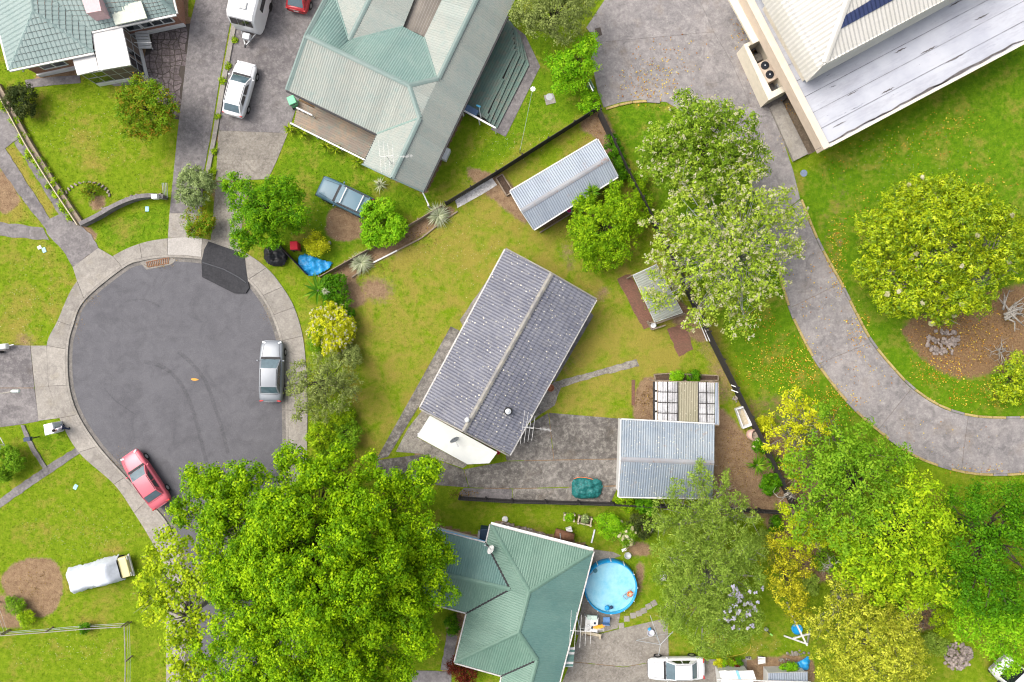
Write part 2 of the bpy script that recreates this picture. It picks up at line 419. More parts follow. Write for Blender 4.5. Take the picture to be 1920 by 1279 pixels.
def grass_color(t, fine=True):
    """shared lawn colour: lush / dry / soil / litter from the 'cover' attribute"""
    at = t.attr('cover'); sp = t.n("ShaderNodeSeparateColor"); t.l(at.outputs['Color'], sp.inputs[0])
    soil, dry, lush, lit = sp.outputs[0], sp.outputs[1], sp.outputs[2], at.outputs['Alpha']
    n1 = t.noise(0.55, 5, 0.65, dist=0.5); n2 = t.noise(2.4, 5, 0.7); n3 = t.noise(11.0, 4, 0.75)
    base = t.mix(t.ramp(n2, [(0.35, (0,0,0)), (0.65, (1,1,1))]), g255(128,158,20), g255(162,182,42))
    lushc = t.mix(t.ramp(n2, [(0.35, (0,0,0)), (0.65, (1,1,1))]), g255(94,142,16), g255(130,168,28))
    g = t.mix(lush, base, lushc)
    yel = t.mix(n3, g255(176,166,58), g255(184,162,92))
    # patchy yellowing follows broad noise and the dry weight
    dm = t.math('ADD', t.math('MULTIPLY', dry, 1.25), t.math('MULTIPLY', t.math('SUBTRACT', n1, 0.5), 3.6))
    dm = t.math('ADD', dm, t.math('MULTIPLY', t.math('SUBTRACT', n2, 0.5), 1.7))
    mpw = t.n('ShaderNodeMapping'); mpw.vector_type = 'TEXTURE'; mpw.inputs['Rotation'].default_value = (0,0,R(31)); mpw.inputs['Scale'].default_value = (6.0,0.7,1); t.l(t.pos(), mpw.inputs[0])
    dm = t.math('ADD', dm, t.math('MULTIPLY', t.math('SUBTRACT', t.noise(1.0, 4, 0.6, vec=mpw.outputs[0], dist=0.4), 0.5), 0.9))
    dmr = t.ramp(dm, [(0.02, (0,0,0)), (1.0, (0.88,0.88,0.88))])
    g = t.mix(dmr, g, yel)
    g = t.mix(t.math('MULTIPLY', t.ramp(n3, [(0.5, (0,0,0)), (0.72, (1,1,1))]), 0.35), g, g255(84,108,22))
    so = t.mix(t.ramp(n2, [(0.3, (0,0,0)), (0.7, (1,1,1))]), g255(150,120,94), g255(196,166,130))
    so = t.mix(t.ramp(n3, [(0.45, (0,0,0)), (0.75, (0.8,0.8,0.8))]), so, g255(104,82,64))
    sm = t.math('ADD', t.math('MULTIPLY', soil, 1.35), t.math('MULTIPLY', t.math('SUBTRACT', t.noise(3.4, 5, 0.75), 0.5), 1.5))
    smr = t.ramp(sm, [(0.34, (0,0,0)), (0.9, (1,1,1))])
    g = t.mix(smr, g, so)
    li = t.mix(t.ramp(t.noise(7.0, 4, 0.8), [(0.35, (0,0,0)), (0.65, (1,1,1))]), g255(126,98,72), g255(178,144,106))
    lm = t.math('ADD', lit, t.math('MULTIPLY', t.math('SUBTRACT', t.noise(2.2, 5, 0.75), 0.5), 1.2))
    g = t.mix(t.ramp(lm, [(0.45, (0,0,0)), (0.8, (1,1,1))]), g, li)
    return g, n3
t = NT("lawn_and_soil"); gcol, gn = grass_color(t)
M_ground = t.finish(gcol, 0.95, t.bump(t.math('ADD', gn, t.noise(3.0, 4, 0.7)), 0.9, 0.06), spec=0.1)
t = NT("grass_blades"); gcol, gn = grass_color(t)
rv = t.attr('rnd').outputs['Fac']
gcol = t.mix(1.0, gcol, t.ramp(rv, [(0.0, (0.9,0.92,0.85)), (1.0, (1.4,1.36,1.25))]), 'MULTIPLY')
M_blades = t.finish(gcol, 0.8, spec=0.15)
me.materials.append(M_ground)
ground = bpy.data.objects.new("ground", me); link(ground)
tag(ground, "lawns and bare earth covering the whole block", kind="structure")

# ---- sheets and slabs
def structure(name, label):
    o = bpy.data.objects.new(name, None); link(o); WLOC[o] = Vector((0,0,0)); o["kind"] = "structure"; o["label"] = label; return o
def shrink(pts, d):
    c = sum((Vector((p[0], p[1], 0)) for p in pts), Vector()) / len(pts); out = []
    n = len(pts)
    area = sum(pts[i][0]*pts[(i+1)%n][1] - pts[(i+1)%n][0]*pts[i][1] for i in range(n))
    sgn = 1 if area > 0 else -1
    for i in range(n):
        p0, p1, p2 = [Vector((pts[k%n][0], pts[k%n][1])) for k in (i-1, i, i+1)]
        e1 = (p1-p0); e2 = (p2-p1)
        if e1.length < 1e-6 or e2.length < 1e-6: out.append(p1); continue
        e1.normalize(); e2.normalize()
        n1 = Vector((-e1.y, e1.x))*sgn; n2 = Vector((-e2.y, e2.x))*sgn
        m = n1+n2; k = m.length_squared
        m = m * (2.0/k) if k > 0.3 else n1
        out.append(p1 + m*d)
    return out
def slab(name, pts_px, mat, parent, top=0.03, gap=0.006, bottom=-0.1, z=0.0, px=True, paved=True, rough_edge=0.0):
    w = PP(pts_px, z) if px else pts_px
    if paved: pave(w)
    if rough_edge > 0:
        d = []
        n = len(w)
        for i in range(n):
            a, b = Vector(w[i]), Vector(w[(i+1) % n]); m = max(1, int((b-a).length/0.35))
            for k in range(m):
                p = a.lerp(b, k/m)
                if k: p = p + Vector((random.uniform(-1,1), random.uniform(-1,1), 0))*rough_edge
                d.append(p)
        w = d
    w = shrink(w, gap)
    return MB().prism(w, bottom, top).build(name, mat, parent)

# ---- cul-de-sac: road, channel, kerb, footpath slabs
ST = [((537,1320),(576,1320)), ((537,1240),(576,1240)), ((537,1160),(576,1160)), ((537,1080),(576,1080)), ((537,1000),(576,1000)), ((537,920),(576,920)),
      ((537,843),(576,843)), ((536,769),(577,769)), ((534,700),(575,697)), ((526,640),(568,630)), ((510,592),(552,576)), ((490,556),(530,538)), ((464,526),(500,502)),
      ((425,501),(452,470)), ((378,487),(380,447)), ((315,483),(315,447)), ((268,489),(262,457)), ((232,503),(212,480)),
      ((160,563),(145,527)), ((138,612),(108,602)), ((129,655),(88,648)), ((131,722),(92,724)), ((148,777),(112,784)),
      ((186,836),(148,848)), ((237,893),(214,908)), ((278,937),(252,962)), ((318,985),(284,1014)), ((345,1055),(308,1062)), ((349,1130),(312,1130)), ((349,1210),(312,1210)), ((349,1320),(312,1320))]
SUB = 8
inn = smoothloop([P(*a) for a, b in ST], SUB, False); outr = smoothloop([P(*b) for a, b in ST], SUB, False)
road = structure("road", "dark grey asphalt turning circle of the street")
roadpts = [p for p in inn]
MB().poly([Vector((p.x, p.y, 0.004)) for p in roadpts]).build("asphalt", M_asphalt, road); pave(roadpts)
def offset_curve(a, b, d):      # move a towards b by d metres (negative: away)
    return [p + (q-p).normalized()*d for p, q in zip(a, b)]
chan = offset_curve(inn, outr, -0.30)
mb = MB()
for i in range(len(inn)-1): mb.add([Vector((chan[i].x, chan[i].y, 0.010)), Vector((inn[i].x, inn[i].y, 0.010)), Vector((inn[i+1].x, inn[i+1].y, 0.010)), Vector((chan[i+1].x, chan[i+1].y, 0.010))], [(0,3,2,1)])
mb.build("channel", concrete("channel_concrete", c255(150,144,138), c255(128,124,120), c255(176,170,162), 0.6, 0.6), road)
kerb_in = offset_curve(inn, outr, 0.18)
for s in range(len(ST)-1):
    a, b = s*SUB, (s+1)*SUB; mb = MB()
    for i in range(a, b):
        q = [inn[i], kerb_in[i], kerb_in[i+1], inn[i+1]]
        mb.prism([(p.x, p.y) for p in q][::-1], -0.05, 0.105)
    mb.build("kerb_stone", M_footpath, road)
fp = structure("footpath", "pale concrete footpath slabs curving round the turning circle")
MB().poly([Vector((p.x, p.y, 0.006)) for p in kerb_in + outr[::-1]]).build("bedding", M_jointdark, fp)
pave(list(inn) + list(outr[::-1]))
for s in range(len(ST)-1):
    a, b = s*SUB, (s+1)*SUB
    w = [kerb_in[i] for i in range(a, b+1)] + [outr[i] for i in range(b, a-1, -1)]
    c = kerb_in[a:b+1]
    m = M_newconc if s == 14 else M_footpath
    w2 = shrink([(p.x, p.y) for p in w], 0.012)
    n = b-a+1; tops = [0.10]*n + [0.05]*n
    vs = [(p.x, p.y, -0.05) for p in w2] + [(p.x, p.y, z) for p, z in zip(w2, tops)]
    N = len(w2); mb = MB()
    fs = [(i, (i+1) % N, N+(i+1) % N, N+i) for i in range(N)]
    for i in range(n-1): fs.append((N+i, N+i+1, N+N-2-i, N+N-1-i))
    mb.add(vs, fs).build("slab", m, fp)
slab("slab", [(212,481),(185,465),(137,501),(145,527),(160,545),(225,495)], M_footpath, fp, 0.055)
for pts in ([(88,648),(58,648),(66,726),(92,724)], [(92,724),(66,726),(73,789),(112,784)]): slab("slab", pts, M_footpath, fp, 0.06)
# tar patch over the crossing
mb = MB(); tp = PP([(384,468),(392,453),(458,476),(463,510),(468,540),(462,550),(440,550),(380,520),(379,490)])
mb.prism(tp, -0.02, 0.118).build("tar_patch", M_freshtar, road)
MB().tube(PP([(380,492),(420,505),(448,520),(462,530)], 0.12), 0.05, 6).build("tar_seam", plain("tar_seam", (0.05,0.052,0.06), 0.6), road)
# catch-pit grate and its concrete lip
slab("pit_surround", [(262,492),(272,488),(325,480),(330,488),(322,496),(275,506)], M_footpath, road, 0.02, paved=False)
mb = MB(); a0, a1, b0, b1 = P(275,492), P(317,483), P(278,501), P(316,494)
for k in range(13):
    f = k/12; mb.beam(a0.lerp(a1, f)+Vector((0,0,.03)), b0.lerp(b1, f)+Vector((0,0,.03)), 0.045, 0.05)
mb.beam(a0+Vector((0,0,.03)), a1+Vector((0,0,.03)), 0.05, 0.06).beam(b0+Vector((0,0,.03)), b1+Vector((0,0,.03)), 0.05, 0.06)
mb.build("grate", plain("rusty_iron", (0.22,0.10,0.05), 0.85, 0.4, 14), road)
# tyre marks (rubber on the asphalt)
t = NT("tyre_rubber_mark"); f = t.ramp(t.noise(5.0, 5, 0.8), [(0.35, (0,0,0)), (0.75, (0.32,0.32,0.32))])
b_ = t.n("ShaderNodeBsdfPrincipled"); b_.inputs['Base Color'].default_value = (0.035,0.035,0.038,1); b_.inputs['Roughness'].default_value = 0.8
tb = t.n("ShaderNodeBsdfTransparent"); mx = t.n("ShaderNodeMixShader"); t.l(f, mx.inputs[0]); t.l(tb.outputs[0], mx.inputs[1]); t.l(b_.outputs[0], mx.inputs[2]); t.l(mx.outputs[0], t.out.inputs[0])
M_mark = t.m
for pts, w in [([(270,678),(300,686),(325,703),(348,735),(365,780),(378,830),(392,885)], 0.17), ([(335,660),(360,682),(385,715),(402,760),(415,800),(428,850)], 0.17),
            ([(235,565),(270,562),(300,575)], 0.07), ([(196,728),(215,750),(240,768),(255,778)], 0.05)]:
    c = smoothloop(PP(pts), 6, False); w *= 1.7; mb = MB(); L = []; Rr = []
    for i, p in enumerate(c):
        d = (c[min(i+1, len(c)-1)] - c[max(i-1, 0)]).normalized(); nn = Vector((-d.y, d.x, 0))*w/2
        L.append(p+nn+Vector((0,0,.009))); Rr.append(p-nn+Vector((0,0,.009)))
    for i in range(len(c)-1): mb.add([L[i], Rr[i], Rr[i+1], L[i+1]], [(0,1,2,3)])
    mb.build("tyre_mark", M_mark, road)

# ---- driveways as slabs between two polylines
def strip(parent, left, right, mat, top=0.03, name="slab", gap=0.006):
    for i in range(len(left)-1):
        slab(name, [left[i], right[i], right[i+1], left[i+1]], mat, parent, top, gap)
dr = structure("driveway", "long weathered concrete driveway beside the tiled house")
strip(dr, [(372,-20),(357,42),(345,150),(333,250),(325,330),(318,400)], [(446,-20),(432,42),(412,150),(396,250),(381,330),(379,400)], M_oldconc)
slab("slab", [(318,400),(379,400),(380,446),(315,446)], M_footpath, dr, 0.035)
dr2 = structure("driveway", "wide stained concrete driveway with the caravan")
strip(dr2, [(456,-20),(436,90),(415,190),(410,245)], [(645,-20),(600,90),(560,190),(540,250)], M_oldconc)
strip(dr2, [(410,245),(407,300),(405,340)], [(540,250),(520,300),(503,336)], M_paleconc)
slab("slab", [(405,342),(470,342),(455,400),(452,470),(395,452),(400,400)], M_paleconc, dr2, 0.03)
nib = structure("kerb", "narrow raised concrete nib between the two driveways")
mb = MB(); a = PP([(448,-20),(436,42),(416,150),(400,250),(384,335)]); b = PP([(457,-20),(445,42),(425,150),(408,250),(392,335)])
for i in range(4): mb.prism([(p.x, p.y) for p in (a[i], b[i], b[i+1], a[i+1])], -0.1, 0.12)
mb.build("nib", M_footpath, nib); pave(a + b[::-1])
dr3 = structure("driveway", "two strip concrete driveway with grass between the strips")
for pts in ([(-15,200),(14,204),(38,258),(8,280),(-15,292)], [(-2,286),(10,278),(94,410),(80,422),(30,357),(-2,312)], [(27,268),(38,258),(95,340),(148,420),(111,402)],
            [(94,410),(111,402),(148,420),(172,440),(185,465),(137,501),(118,470),(95,446),(80,422)], [(-10,415),(81,427),(93,450),(70,450),(-10,441)]):
    slab("slab", pts, M_oldconc, dr3, 0.03, rough_edge=0.05)
dr4 = structure("driveway", "dark concrete driveway at the edge opposite the turning circle")
for pts in ([(-20,646),(57,648),(65,727),(-20,727)], [(-20,728),(65,728),(73,790),(40,796),(-20,804)]): slab("slab", pts, M_oldconc, dr4, 0.03)
pth = structure("path", "narrow concrete garden path leading off the footpath")
for pts in ([(142,839),(152,849),(85,894),(78,880)], [(78,880),(85,894),(-10,960),(-10,942)]): slab("slab", pts, M_oldconc, pth, 0.03, rough_edge=0.04)
slab("edging", [(40,797),(47,797),(66,838),(90,876),(82,878),(58,842)], M_oldconc, pth, 0.10, rough_edge=0.04)
pth2 = structure("path", "short grey path in front of the tiled house")
slab("slab", [(47,150),(100,144),(150,141),(152,156),(100,160),(50,166)], M_oldconc, pth2, 0.03)
slab("slab", [(200,155),(285,140),(300,150),(260,158),(215,162)], M_oldconc, pth2, 0.025)
# crazy paving
cz = structure("patio", "crazy paving of broken stone beside the glazed porch")
area = PP([(284,52),(357,44),(347,150),(338,225),(322,222),(262,142)]); pave(area)
MB().poly([p + Vector((0,0,.008)) for p in area]).build("mortar", M_jointdark, cz)
aw = [(p.x, p.y) for p in area]; st = 0.44
x0, x1 = min(p[0] for p in aw), max(p[0] for p in aw); y0, y1 = min(p[1] for p in aw), max(p[1] for p in aw)
gx, gy = int((x1-x0)/st)+2, int((y1-y0)/st)+2
JP = {(i, j): (x0+(i+random.uniform(-.38,.38))*st, y0+(j+random.uniform(-.38,.38))*st) for i in range(gx+1) for j in range(gy+1)}
for i in range(gx):
    for j in range(gy):
        q_ = [JP[i,j], JP[i+1,j], JP[i+1,j+1], JP[i,j+1]]; c = np.mean(q_, 0)
        if inpoly(np.array([c[0]]), np.array([c[1]]), aw)[0] and len([1 for p in q_ if inpoly(np.array([p[0]]), np.array([p[1]]), aw)[0]]) >= 3:
            MB().prism(shrink(q_, 0.03), -0.02, random.uniform(0.018, 0.034)).build("stone", M_crazy, cz)

# ---- subject property paving
yd = structure("yard", "stained concrete yard between the grey house and the garage")
for pts, m in [([(845,612),(864,621),(800,738),(762,800),(728,856),(705,862)], M_yardconc), ([(1029,774),(1162,785),(1161,860),(1039,862)], M_yardconc), ([(985,800),(1028,774),(1038,862),(950,864),(948,855)], M_yardconc),
            ([(950,865),(1161,861),(1160,910),(960,916),(880,914),(870,880)], M_yardconc), ([(870,915),(960,917),(960,942),(876,938),(860,925)], M_oldconc), ([(961,917),(1159,912),(1145,942),(961,943)], M_yardconc),
            ([(706,863),(790,852),(869,880),(879,914),(850,912),(760,905),(705,890)], M_yardconc), ([(795,765),(806,778),(782,820),(877,871),(868,878),(790,851),(742,847),(765,803)], M_lichen)]:
    slab("slab", pts, m, yd, 0.03)
slab("path", [(1038,716),(1120,694),(1193,673),(1199,687),(1120,706),(1052,727),(1040,760),(1018,774),(985,798),(962,845),(955,842),(1010,740)], M_lichen, yd, 0.028, rough_edge=0.05)
slab("foundation_strip", [(1107,585),(1113,592),(1040,716),(1032,712)], M_oldconc, yd, 0.06)
slab("concrete_fillet", [(862,600),(945,478),(950,480),(868,612)], M_paleconc, yd, 0.02, rough_edge=0.04)
slab("dark_patch", [(1184,712),(1191,712),(1190,760),(1184,760)], M_brickpave, yd, 0.03)
bp = structure("brick_path", "worn red brick paving beside the open shelter")
slab("paving", [(1157,523),(1182,514),(1230,608),(1207,618)], M_brickpave, bp, 0.02, rough_edge=0.07)
slab("paving", [(1250,617),(1284,606),(1300,655),(1273,669)], M_brickpave, bp, 0.02, rough_edge=0.07)
gr = structure("gravel_bed", "white gravel bed along the boundary fence")
mb = MB(); gp = PP([(853,372),(922,333),(932,347),(905,364),(858,390)]); mb.prism(gp, -0.05, 0.02).build("gravel_base", M_gravel, gr); pave(gp)
mb = MB(); gw = [(p.x, p.y) for p in gp]
for _ in range(700):
    x = random.uniform(min(p[0] for p in gw), max(p[0] for p in gw)); y = random.uniform(min(p[1] for p in gw), max(p[1] for p in gw))
    if inpoly(np.array([x]), np.array([y]), gw)[0]: mb.box((x, y, 0.03), (random.uniform(.05,.1), random.uniform(.05,.1), .05), random.random()*3, taper=0.5)
mb.build("pebbles", M_gravel, gr, kind="stuff")

# ---- church yard and curved lane
ly = structure("concrete_yard", "large pale concrete yard behind the white church hall")
for pts in ([(1150,-25),(1300,-25),(1338,60),(1120,80),(1099,52)], [(1120,80),(1338,60),(1372,118),(1408,200),(1250,192),(1200,187),(1165,192),(1132,202),(1120,170),(1108,110)],
            [(1300,-25),(1400,-25),(1430,100),(1402,100),(1338,60)], [(1338,60),(1402,100),(1452,211),(1408,200),(1372,118)], [(1402,100),(1430,90),(1486,175),(1452,211)],
            [(1250,192),(1408,200),(1452,211),(1480,300),(1487,320),(1500,373),(1440,418),(1400,330),(1330,240)]):
    slab("slab", pts, M_laneconc, ly, 0.03, 0.008)
LL = [(1440,420),(1457,490),(1482,577),(1507,632),(1535,682),(1590,752),(1647,805),(1720,855),(1802,882),(1870,888),(1945,884)]
LR = [(1500,375),(1533,455),(1575,532),(1604,590),(1633,642),(1672,690),(1709,728),(1760,762),(1815,780),(1875,785),(1945,783)]
lane = structure("lane", "curved concrete driveway lane with yellow painted kerbs")
la = smoothloop(PP(LL), 6, False); lb = smoothloop(PP(LR), 6, False)
for s in (0, 2, 4, 6, 8):
    a, b = s*6, min((s+2)*6, len(la)-1)
    w = [la[i] for i in range(a, b+1)] + [lb[i] for i in range(b, a-1, -1)]
    slab("slab", w, M_laneconc, lane, 0.03, 0.012, px=False)
def kerbline(curve, other, parent, seg=1.05, start=0):
    d = [0.0]
    for i in range(1, len(curve)): d.append(d[-1] + (curve[i]-curve[i-1]).length)
    def at(s):
        for i in range(1, len(d)):
            if s <= d[i]: return curve[i-1].lerp(curve[i], (s-d[i-1])/(d[i]-d[i-1])), (curve[i]-curve[i-1]).normalized()
        return curve[-1], (curve[-1]-curve[-2]).normalized()
    s = 0; k = start
    while s + seg < d[-1]:
        p, t0 = at(s+0.02); q_, t1 = at(s+seg-0.02)
        out = (p - other[min(len(other)-1, int(s/d[-1]*(len(other)-1)))]).normalized()
        n0 = Vector((-t0.y, t0.x, 0)); n1 = Vector((-t1.y, t1.x, 0))
        if n0.dot(out) < 0: n0 = -n0; n1 = -n1
        w = [p, q_, q_ + n1*0.17, p + n0*0.17]
        MB().prism([(v.x, v.y) for v in w], -0.05, 0.11).build("kerb_stone", M_yellowkerb if k % 4 != 3 else M_laneconc, parent, bevel=0.015)
        s += seg; k += 1
kerbline(lb, la, lane); kerbline(la, lb, lane, start=1)
kerbline(smoothloop(PP([(1135,203),(1165,194),(1205,188),(1255,192)]), 4, False), PP([(1200,0)]*4), ly)
rl = structure("ramp", "raised grey concrete ramp at the corner of the church hall")
slab("ramp_slab", [(1441,203),(1464,192),(1513,290),(1486,304)], M_footpath, rl, 0.28)
slab("aggregate_paving", [(1466,192),(1484,172),(1542,277),(1515,291)], M_aggregate, rl, 0.03)

# ---- paving of the two green-roofed houses
p3 = structure("path", "concrete path wrapping the stepped green deck")
for pts in ([(945,35),(985,66),(1013,125),(990,128),(965,80),(945,60)], [(990,128),(1013,125),(948,257),(920,243)]): slab("slab", pts, M_oldconc, p3, 0.03)
p4 = structure("concrete_yard", "rough concrete yard where the white sedan is parked")
for pts in ([(1085,1190),(1110,1192),(1166,1178),(1252,1158),(1254,1235),(1170,1250),(1070,1240)], [(1070,1241),(1170,1251),(1254,1236),(1400,1236),(1400,1300),(1045,1300)], [(1095,1110),(1165,1140),(1158,1178),(1110,1190),(1080,1190)], [(1113,1030),(1150,1035),(1165,1042),(1110,1060)]):
    slab("slab", pts, M_paleconc if pts[0][1] < 1200 and pts[0][0] > 1090 else M_paleconc, p4, 0.03)
p5 = structure("path", "narrow concrete path beside the red maple")
for pts in ([(838,1188),(858,1192),(846,1258),(826,1256)], [(772,1257),(846,1259),(848,1300),(768,1300)]): slab("slab", pts, M_oldconc, p5, 0.03, rough_edge=0.03)

# ================================================================== BUILDINGS
def P3(l): return [P(*p) for p in l]
def _prof(u, wl, amp, pan):
    return amp*min(1.0, 1.5*abs(math.sin(math.pi*u/wl))) if pan else amp*math.cos(2*math.pi*u/wl)
def roof_plane(parent, pts, along, mat, wl=0.17, amp=0.014, sheet=0.85, name="roof_sheet", rows=0.0, step=0.0, lift=0.0):
    """corrugated (or stepped tile) cladding over a roof polygon; ribs run across `along` (the eave direction)"""
    pts = [Vector(p) for p in pts]; n = len(pts)
    a = Vector((along[0], along[1], 0)).normalized(); b = Vector((-a.y, a.x, 0))
    U = [p.dot(a) for p in pts]
    u0, u1 = min(U), max(U)
    us = set(np.round(np.arange(math.floor(u0/(wl/4))*(wl/4), u1, wl/4), 4)); us |= set(round(u, 4) for u in U)
    us = sorted(u for u in us if u0 <= u <= u1)
    def cut(u):
        hits = []
        for i in range(n):
            p, q = pts[i], pts[(i+1) % n]; up, uq = U[i], U[(i+1) % n]
            if abs(up-uq) < 1e-6:
                if abs(u-up) < 1e-3: hits += [p, q]
                continue
            t = (u-up)/(uq-up)
            if -1e-4 <= t <= 1+1e-4: hits.append(p.lerp(q, min(1, max(0, t))))
        hits.sort(key=lambda p: p.dot(b))
        return (hits[0], hits[-1]) if hits else None
    # which side is the eave (lower)?
    zbot, ztop = min(p.z for p in pts), max(p.z for p in pts); vv = [p.dot(b) for p in pts]; dzr = max(0.02, rows*(ztop-zbot)/max(0.1, max(vv)-min(vv)))
    groups = {}
    for k in range(len(us)-1):
        if us[k+1]-us[k] < 1e-3: continue
        c0, c1 = cut(us[k] + 2e-4 if k == 0 else us[k]), cut(us[k+1] - 2e-4 if k == len(us)-2 else us[k+1])
        if not c0 or not c1: continue
        groups.setdefault(int(math.floor((us[k]+us[k+1])/2/sheet)), []).append((us[k], us[k+1], c0, c1))
    objs = []
    for gkey, cells in groups.items():
        mb = MB()
        for ua, ub, (l0, h0), (l1, h1) in cells:
            oa, ob = _prof(ua, wl, amp, rows > 0)+lift, _prof(ub, wl, amp, rows > 0)+lift
            if rows <= 0:
                mb.add([l0+Vector((0,0,oa)), l1+Vector((0,0,ob)), h1+Vector((0,0,ob)), h0+Vector((0,0,oa))], [(0,1,2,3)])
            else:
                flip = (l0.z + l1.z) > (h0.z + h1.z)
                if flip: l0, h0, l1, h1 = h0, l0, h1, l1
                def fz(l, h, z): return min(1.0, max(0.0, (z-l.z)/max(1e-4, h.z-l.z)))
                for r in range(int((ztop-zbot)/dzr)+1):
                    za, zc = zbot+r*dzr, zbot+(r+1)*dzr
                    fa0, fc0, fa1, fc1 = fz(l0,h0,za), fz(l0,h0,zc), fz(l1,h1,za), fz(l1,h1,zc)
                    if fc0-fa0 < 1e-4 and fc1-fa1 < 1e-4: continue
                    A, B = l0.lerp(h0, fa0), l1.lerp(h1, fa1); C, D = l1.lerp(h1, fc1), l0.lerp(h0, fc0)
                    q = [A+Vector((0,0,oa+step)), B+Vector((0,0,ob+step)), C+Vector((0,0,ob)), D+Vector((0,0,oa))]
                    mb.add(q, [(0,1,2,3)] if not flip else [(3,2,1,0)])
        o = mb.build(name, mat, parent)
        if o: objs.append(o)
    return objs
def cap_lines(mb, lines, w=0.28, h=0.05, up=0.045):
    for a, b in lines:
        a = Vector(a)+Vector((0,0,up)); b = Vector(b)+Vector((0,0,up))
        d = (b-a); x = d.normalized(); y = Vector((0,0,1)).cross(x).normalized()
        N = 5; prof = [(-w/2, -h), (-w/4, -h*0.2), (0, h*0.3), (w/4, -h*0.2), (w/2, -h)]
        vs = [a + y*p + Vector((0,0,q)) for p, q in prof] + [b + y*p + Vector((0,0,q)) for p, q in prof]
        mb.add(vs, [(i, i+1, N+i+1, N+i) for i in range(N-1)])
def gutters(mb, lines, w=0.13, h=0.11, dz=-0.03):
    for a, b in lines:
        a, b = Vector(a), Vector(b); d_ = (b-a).normalized(); n_ = Vector((-d_.y, d_.x, 0)); c_ = (a+b)/2 - CENTER
        if n_.dot(Vector((c_.x, c_.y, 0))) < 0: n_ = -n_
        a = a + n_*(w*0.5+0.015); b = b + n_*(w*0.5+0.015)
        mb.beam(Vector(a)+Vector((0,0,dz)), Vector(b)+Vector((0,0,dz)), w, h)
def line_parts(fn, lines, name, mat, parent, *args):
    """one object per ridge, valley, gutter or barge line; extra ridges hang under the first"""
    first = None
    for ln in lines:
        mb = MB(); fn(mb, [ln], *args)
        if name == "roof":
            o = mb.build("roof" if first is None else "ridge_cap", mat, parent if first is None else first)
        else: o = mb.build(name, mat, parent)
        first = first or o
    return first
def window(parent, a, b, t, width, z0, z1, out, frame=M_white, name="window", panes=2):
    a = Vector((a[0], a[1], 0)); b = Vector((b[0], b[1], 0)); d = (b-a).normalized()
    c = a.lerp(b, t); o = Vector((out[0], out[1], 0)).normalized()
    p0, p1 = c - d*width/2 + o*0.03, c + d*width/2 + o*0.03
    mb = MB(); zz = lambda p, z: Vector((p.x, p.y, z))
    for z in (z0, z1): mb.beam(zz(p0, z), zz(p1, z), 0.08, 0.09)
    for k in range(panes+1):
        q = p0.lerp(p1, k/panes); mb.beam(zz(q, z0), zz(q, z1), 0.08, 0.08, up=o)
    fr = mb.build(name, frame, parent)
    for k in range(panes):
        q0, q1 = p0.lerp(p1, k/panes) + d*0.05, p0.lerp(p1, (k+1)/panes) - d*0.05
        MB().beam(zz((q0+q1)/2, z0+0.05), zz((q0+q1)/2, z1-0.05), (q1-q0).length, 0.02, up=o).build("pane", M_glass, fr)
    return fr
def walls(parent, eave_px, z_eave, inset, mat, name="wall", top=None):
    w = shrink([(p.x, p.y) for p in PP(eave_px, z_eave)], inset)
    MB().prism(w, -0.05, (top or z_eave) - 0.08).build(name, mat, parent); pave(PP(eave_px, z_eave)); return w
def brickwall(name, c1, c2, mortar):
    t = NT(name); b = t.n("ShaderNodeTexBrick"); b.inputs['Scale'].default_value = 4.3
    b.inputs['Color1'].default_value = (*c1, 1); b.inputs['Color2'].default_value = (*c2, 1); b.inputs['Mortar'].default_value = (*mortar, 1)
    x = t.n("ShaderNodeSeparateXYZ"); t.l(t.pos(), x.inputs[0]); cb = t.n("ShaderNodeCombineXYZ")
    t.l(t.math('ADD', x.outputs[0], x.outputs[1]), cb.inputs[0]); t.l(x.outputs[2], cb.inputs[1]); t.l(cb.outputs[0], b.inputs[0])
    return t.finish(b.outputs[0], 0.9, t.bump(b.outputs[1], -0.3, 0.01))
M_brickw = brickwall("red_brick_wall", (0.30,0.12,0.07), (0.22,0.09,0.055), (0.3,0.27,0.23))
M_weatherboard = plain("white_weatherboard", (0.52,0.52,0.50), 0.6, 0.1, 2.0)
M_dullgutter = plain('dull_white_gutter', (0.46,0.44,0.42), 0.6, 0.25, 5.0)
M_whitetrim = plain("white_trim", (0.54,0.53,0.51), 0.5, 0.15, 4.0)

# ---- 1. central grey-tiled house
def lichen_tile(name, c1, c2, worn, rz):
    return metalroof(name, c1, c2, worn, wornamt=0.5, rough=0.55, perobj=0.03, speck=(c255(210,204,188,0.8), 3.6, 0.17))
M_greytile = lichen_tile("grey_metal_tile", c255(146,148,161), c255(130,132,146), c255(180,178,177), 0)
M_lichcap = metalroof("lichened_ridge_cap", c255(160,156,148), c255(136,134,134), c255(196,188,166), wornamt=0.8)
hz = 2.6; rz_ = 3.75
A, B = P(948,468,hz), P(788,765,hz); C, D = P(1117,562,hz), P(955,853,hz); E, F = P(1034,514,rz_), P(870,808,rz_)
house = thing("grey_tiled_house", "gabled house with lichen speckled grey metal tile roof in the central lot", "house", P(950,660))
wl_ = walls(house, [(948,468),(788,765),(955,853),(1117,562)], hz, 0.45, M_weatherboard)
wz = Vector((0,0,0))
for a, b, c in ((A, C, E), (B, D, F)):      # gable infill
    k = 0.97
    cen = (A+B+C+D)/4
    q = [p.lerp(Vector((cen.x, cen.y, p.z)), 0.045) - Vector((0,0,.06)) for p in (a, b, c)]
    q2 = [p.lerp(Vector((cen.x, cen.y, p.z)), 0.03) - Vector((0,0,.06)) for p in q]
    MB().add(q + q2, [(0,1,2),(5,4,3),(0,3,4,1),(1,4,5,2),(2,5,3,0)]).build("gable", M_weatherboard, house)
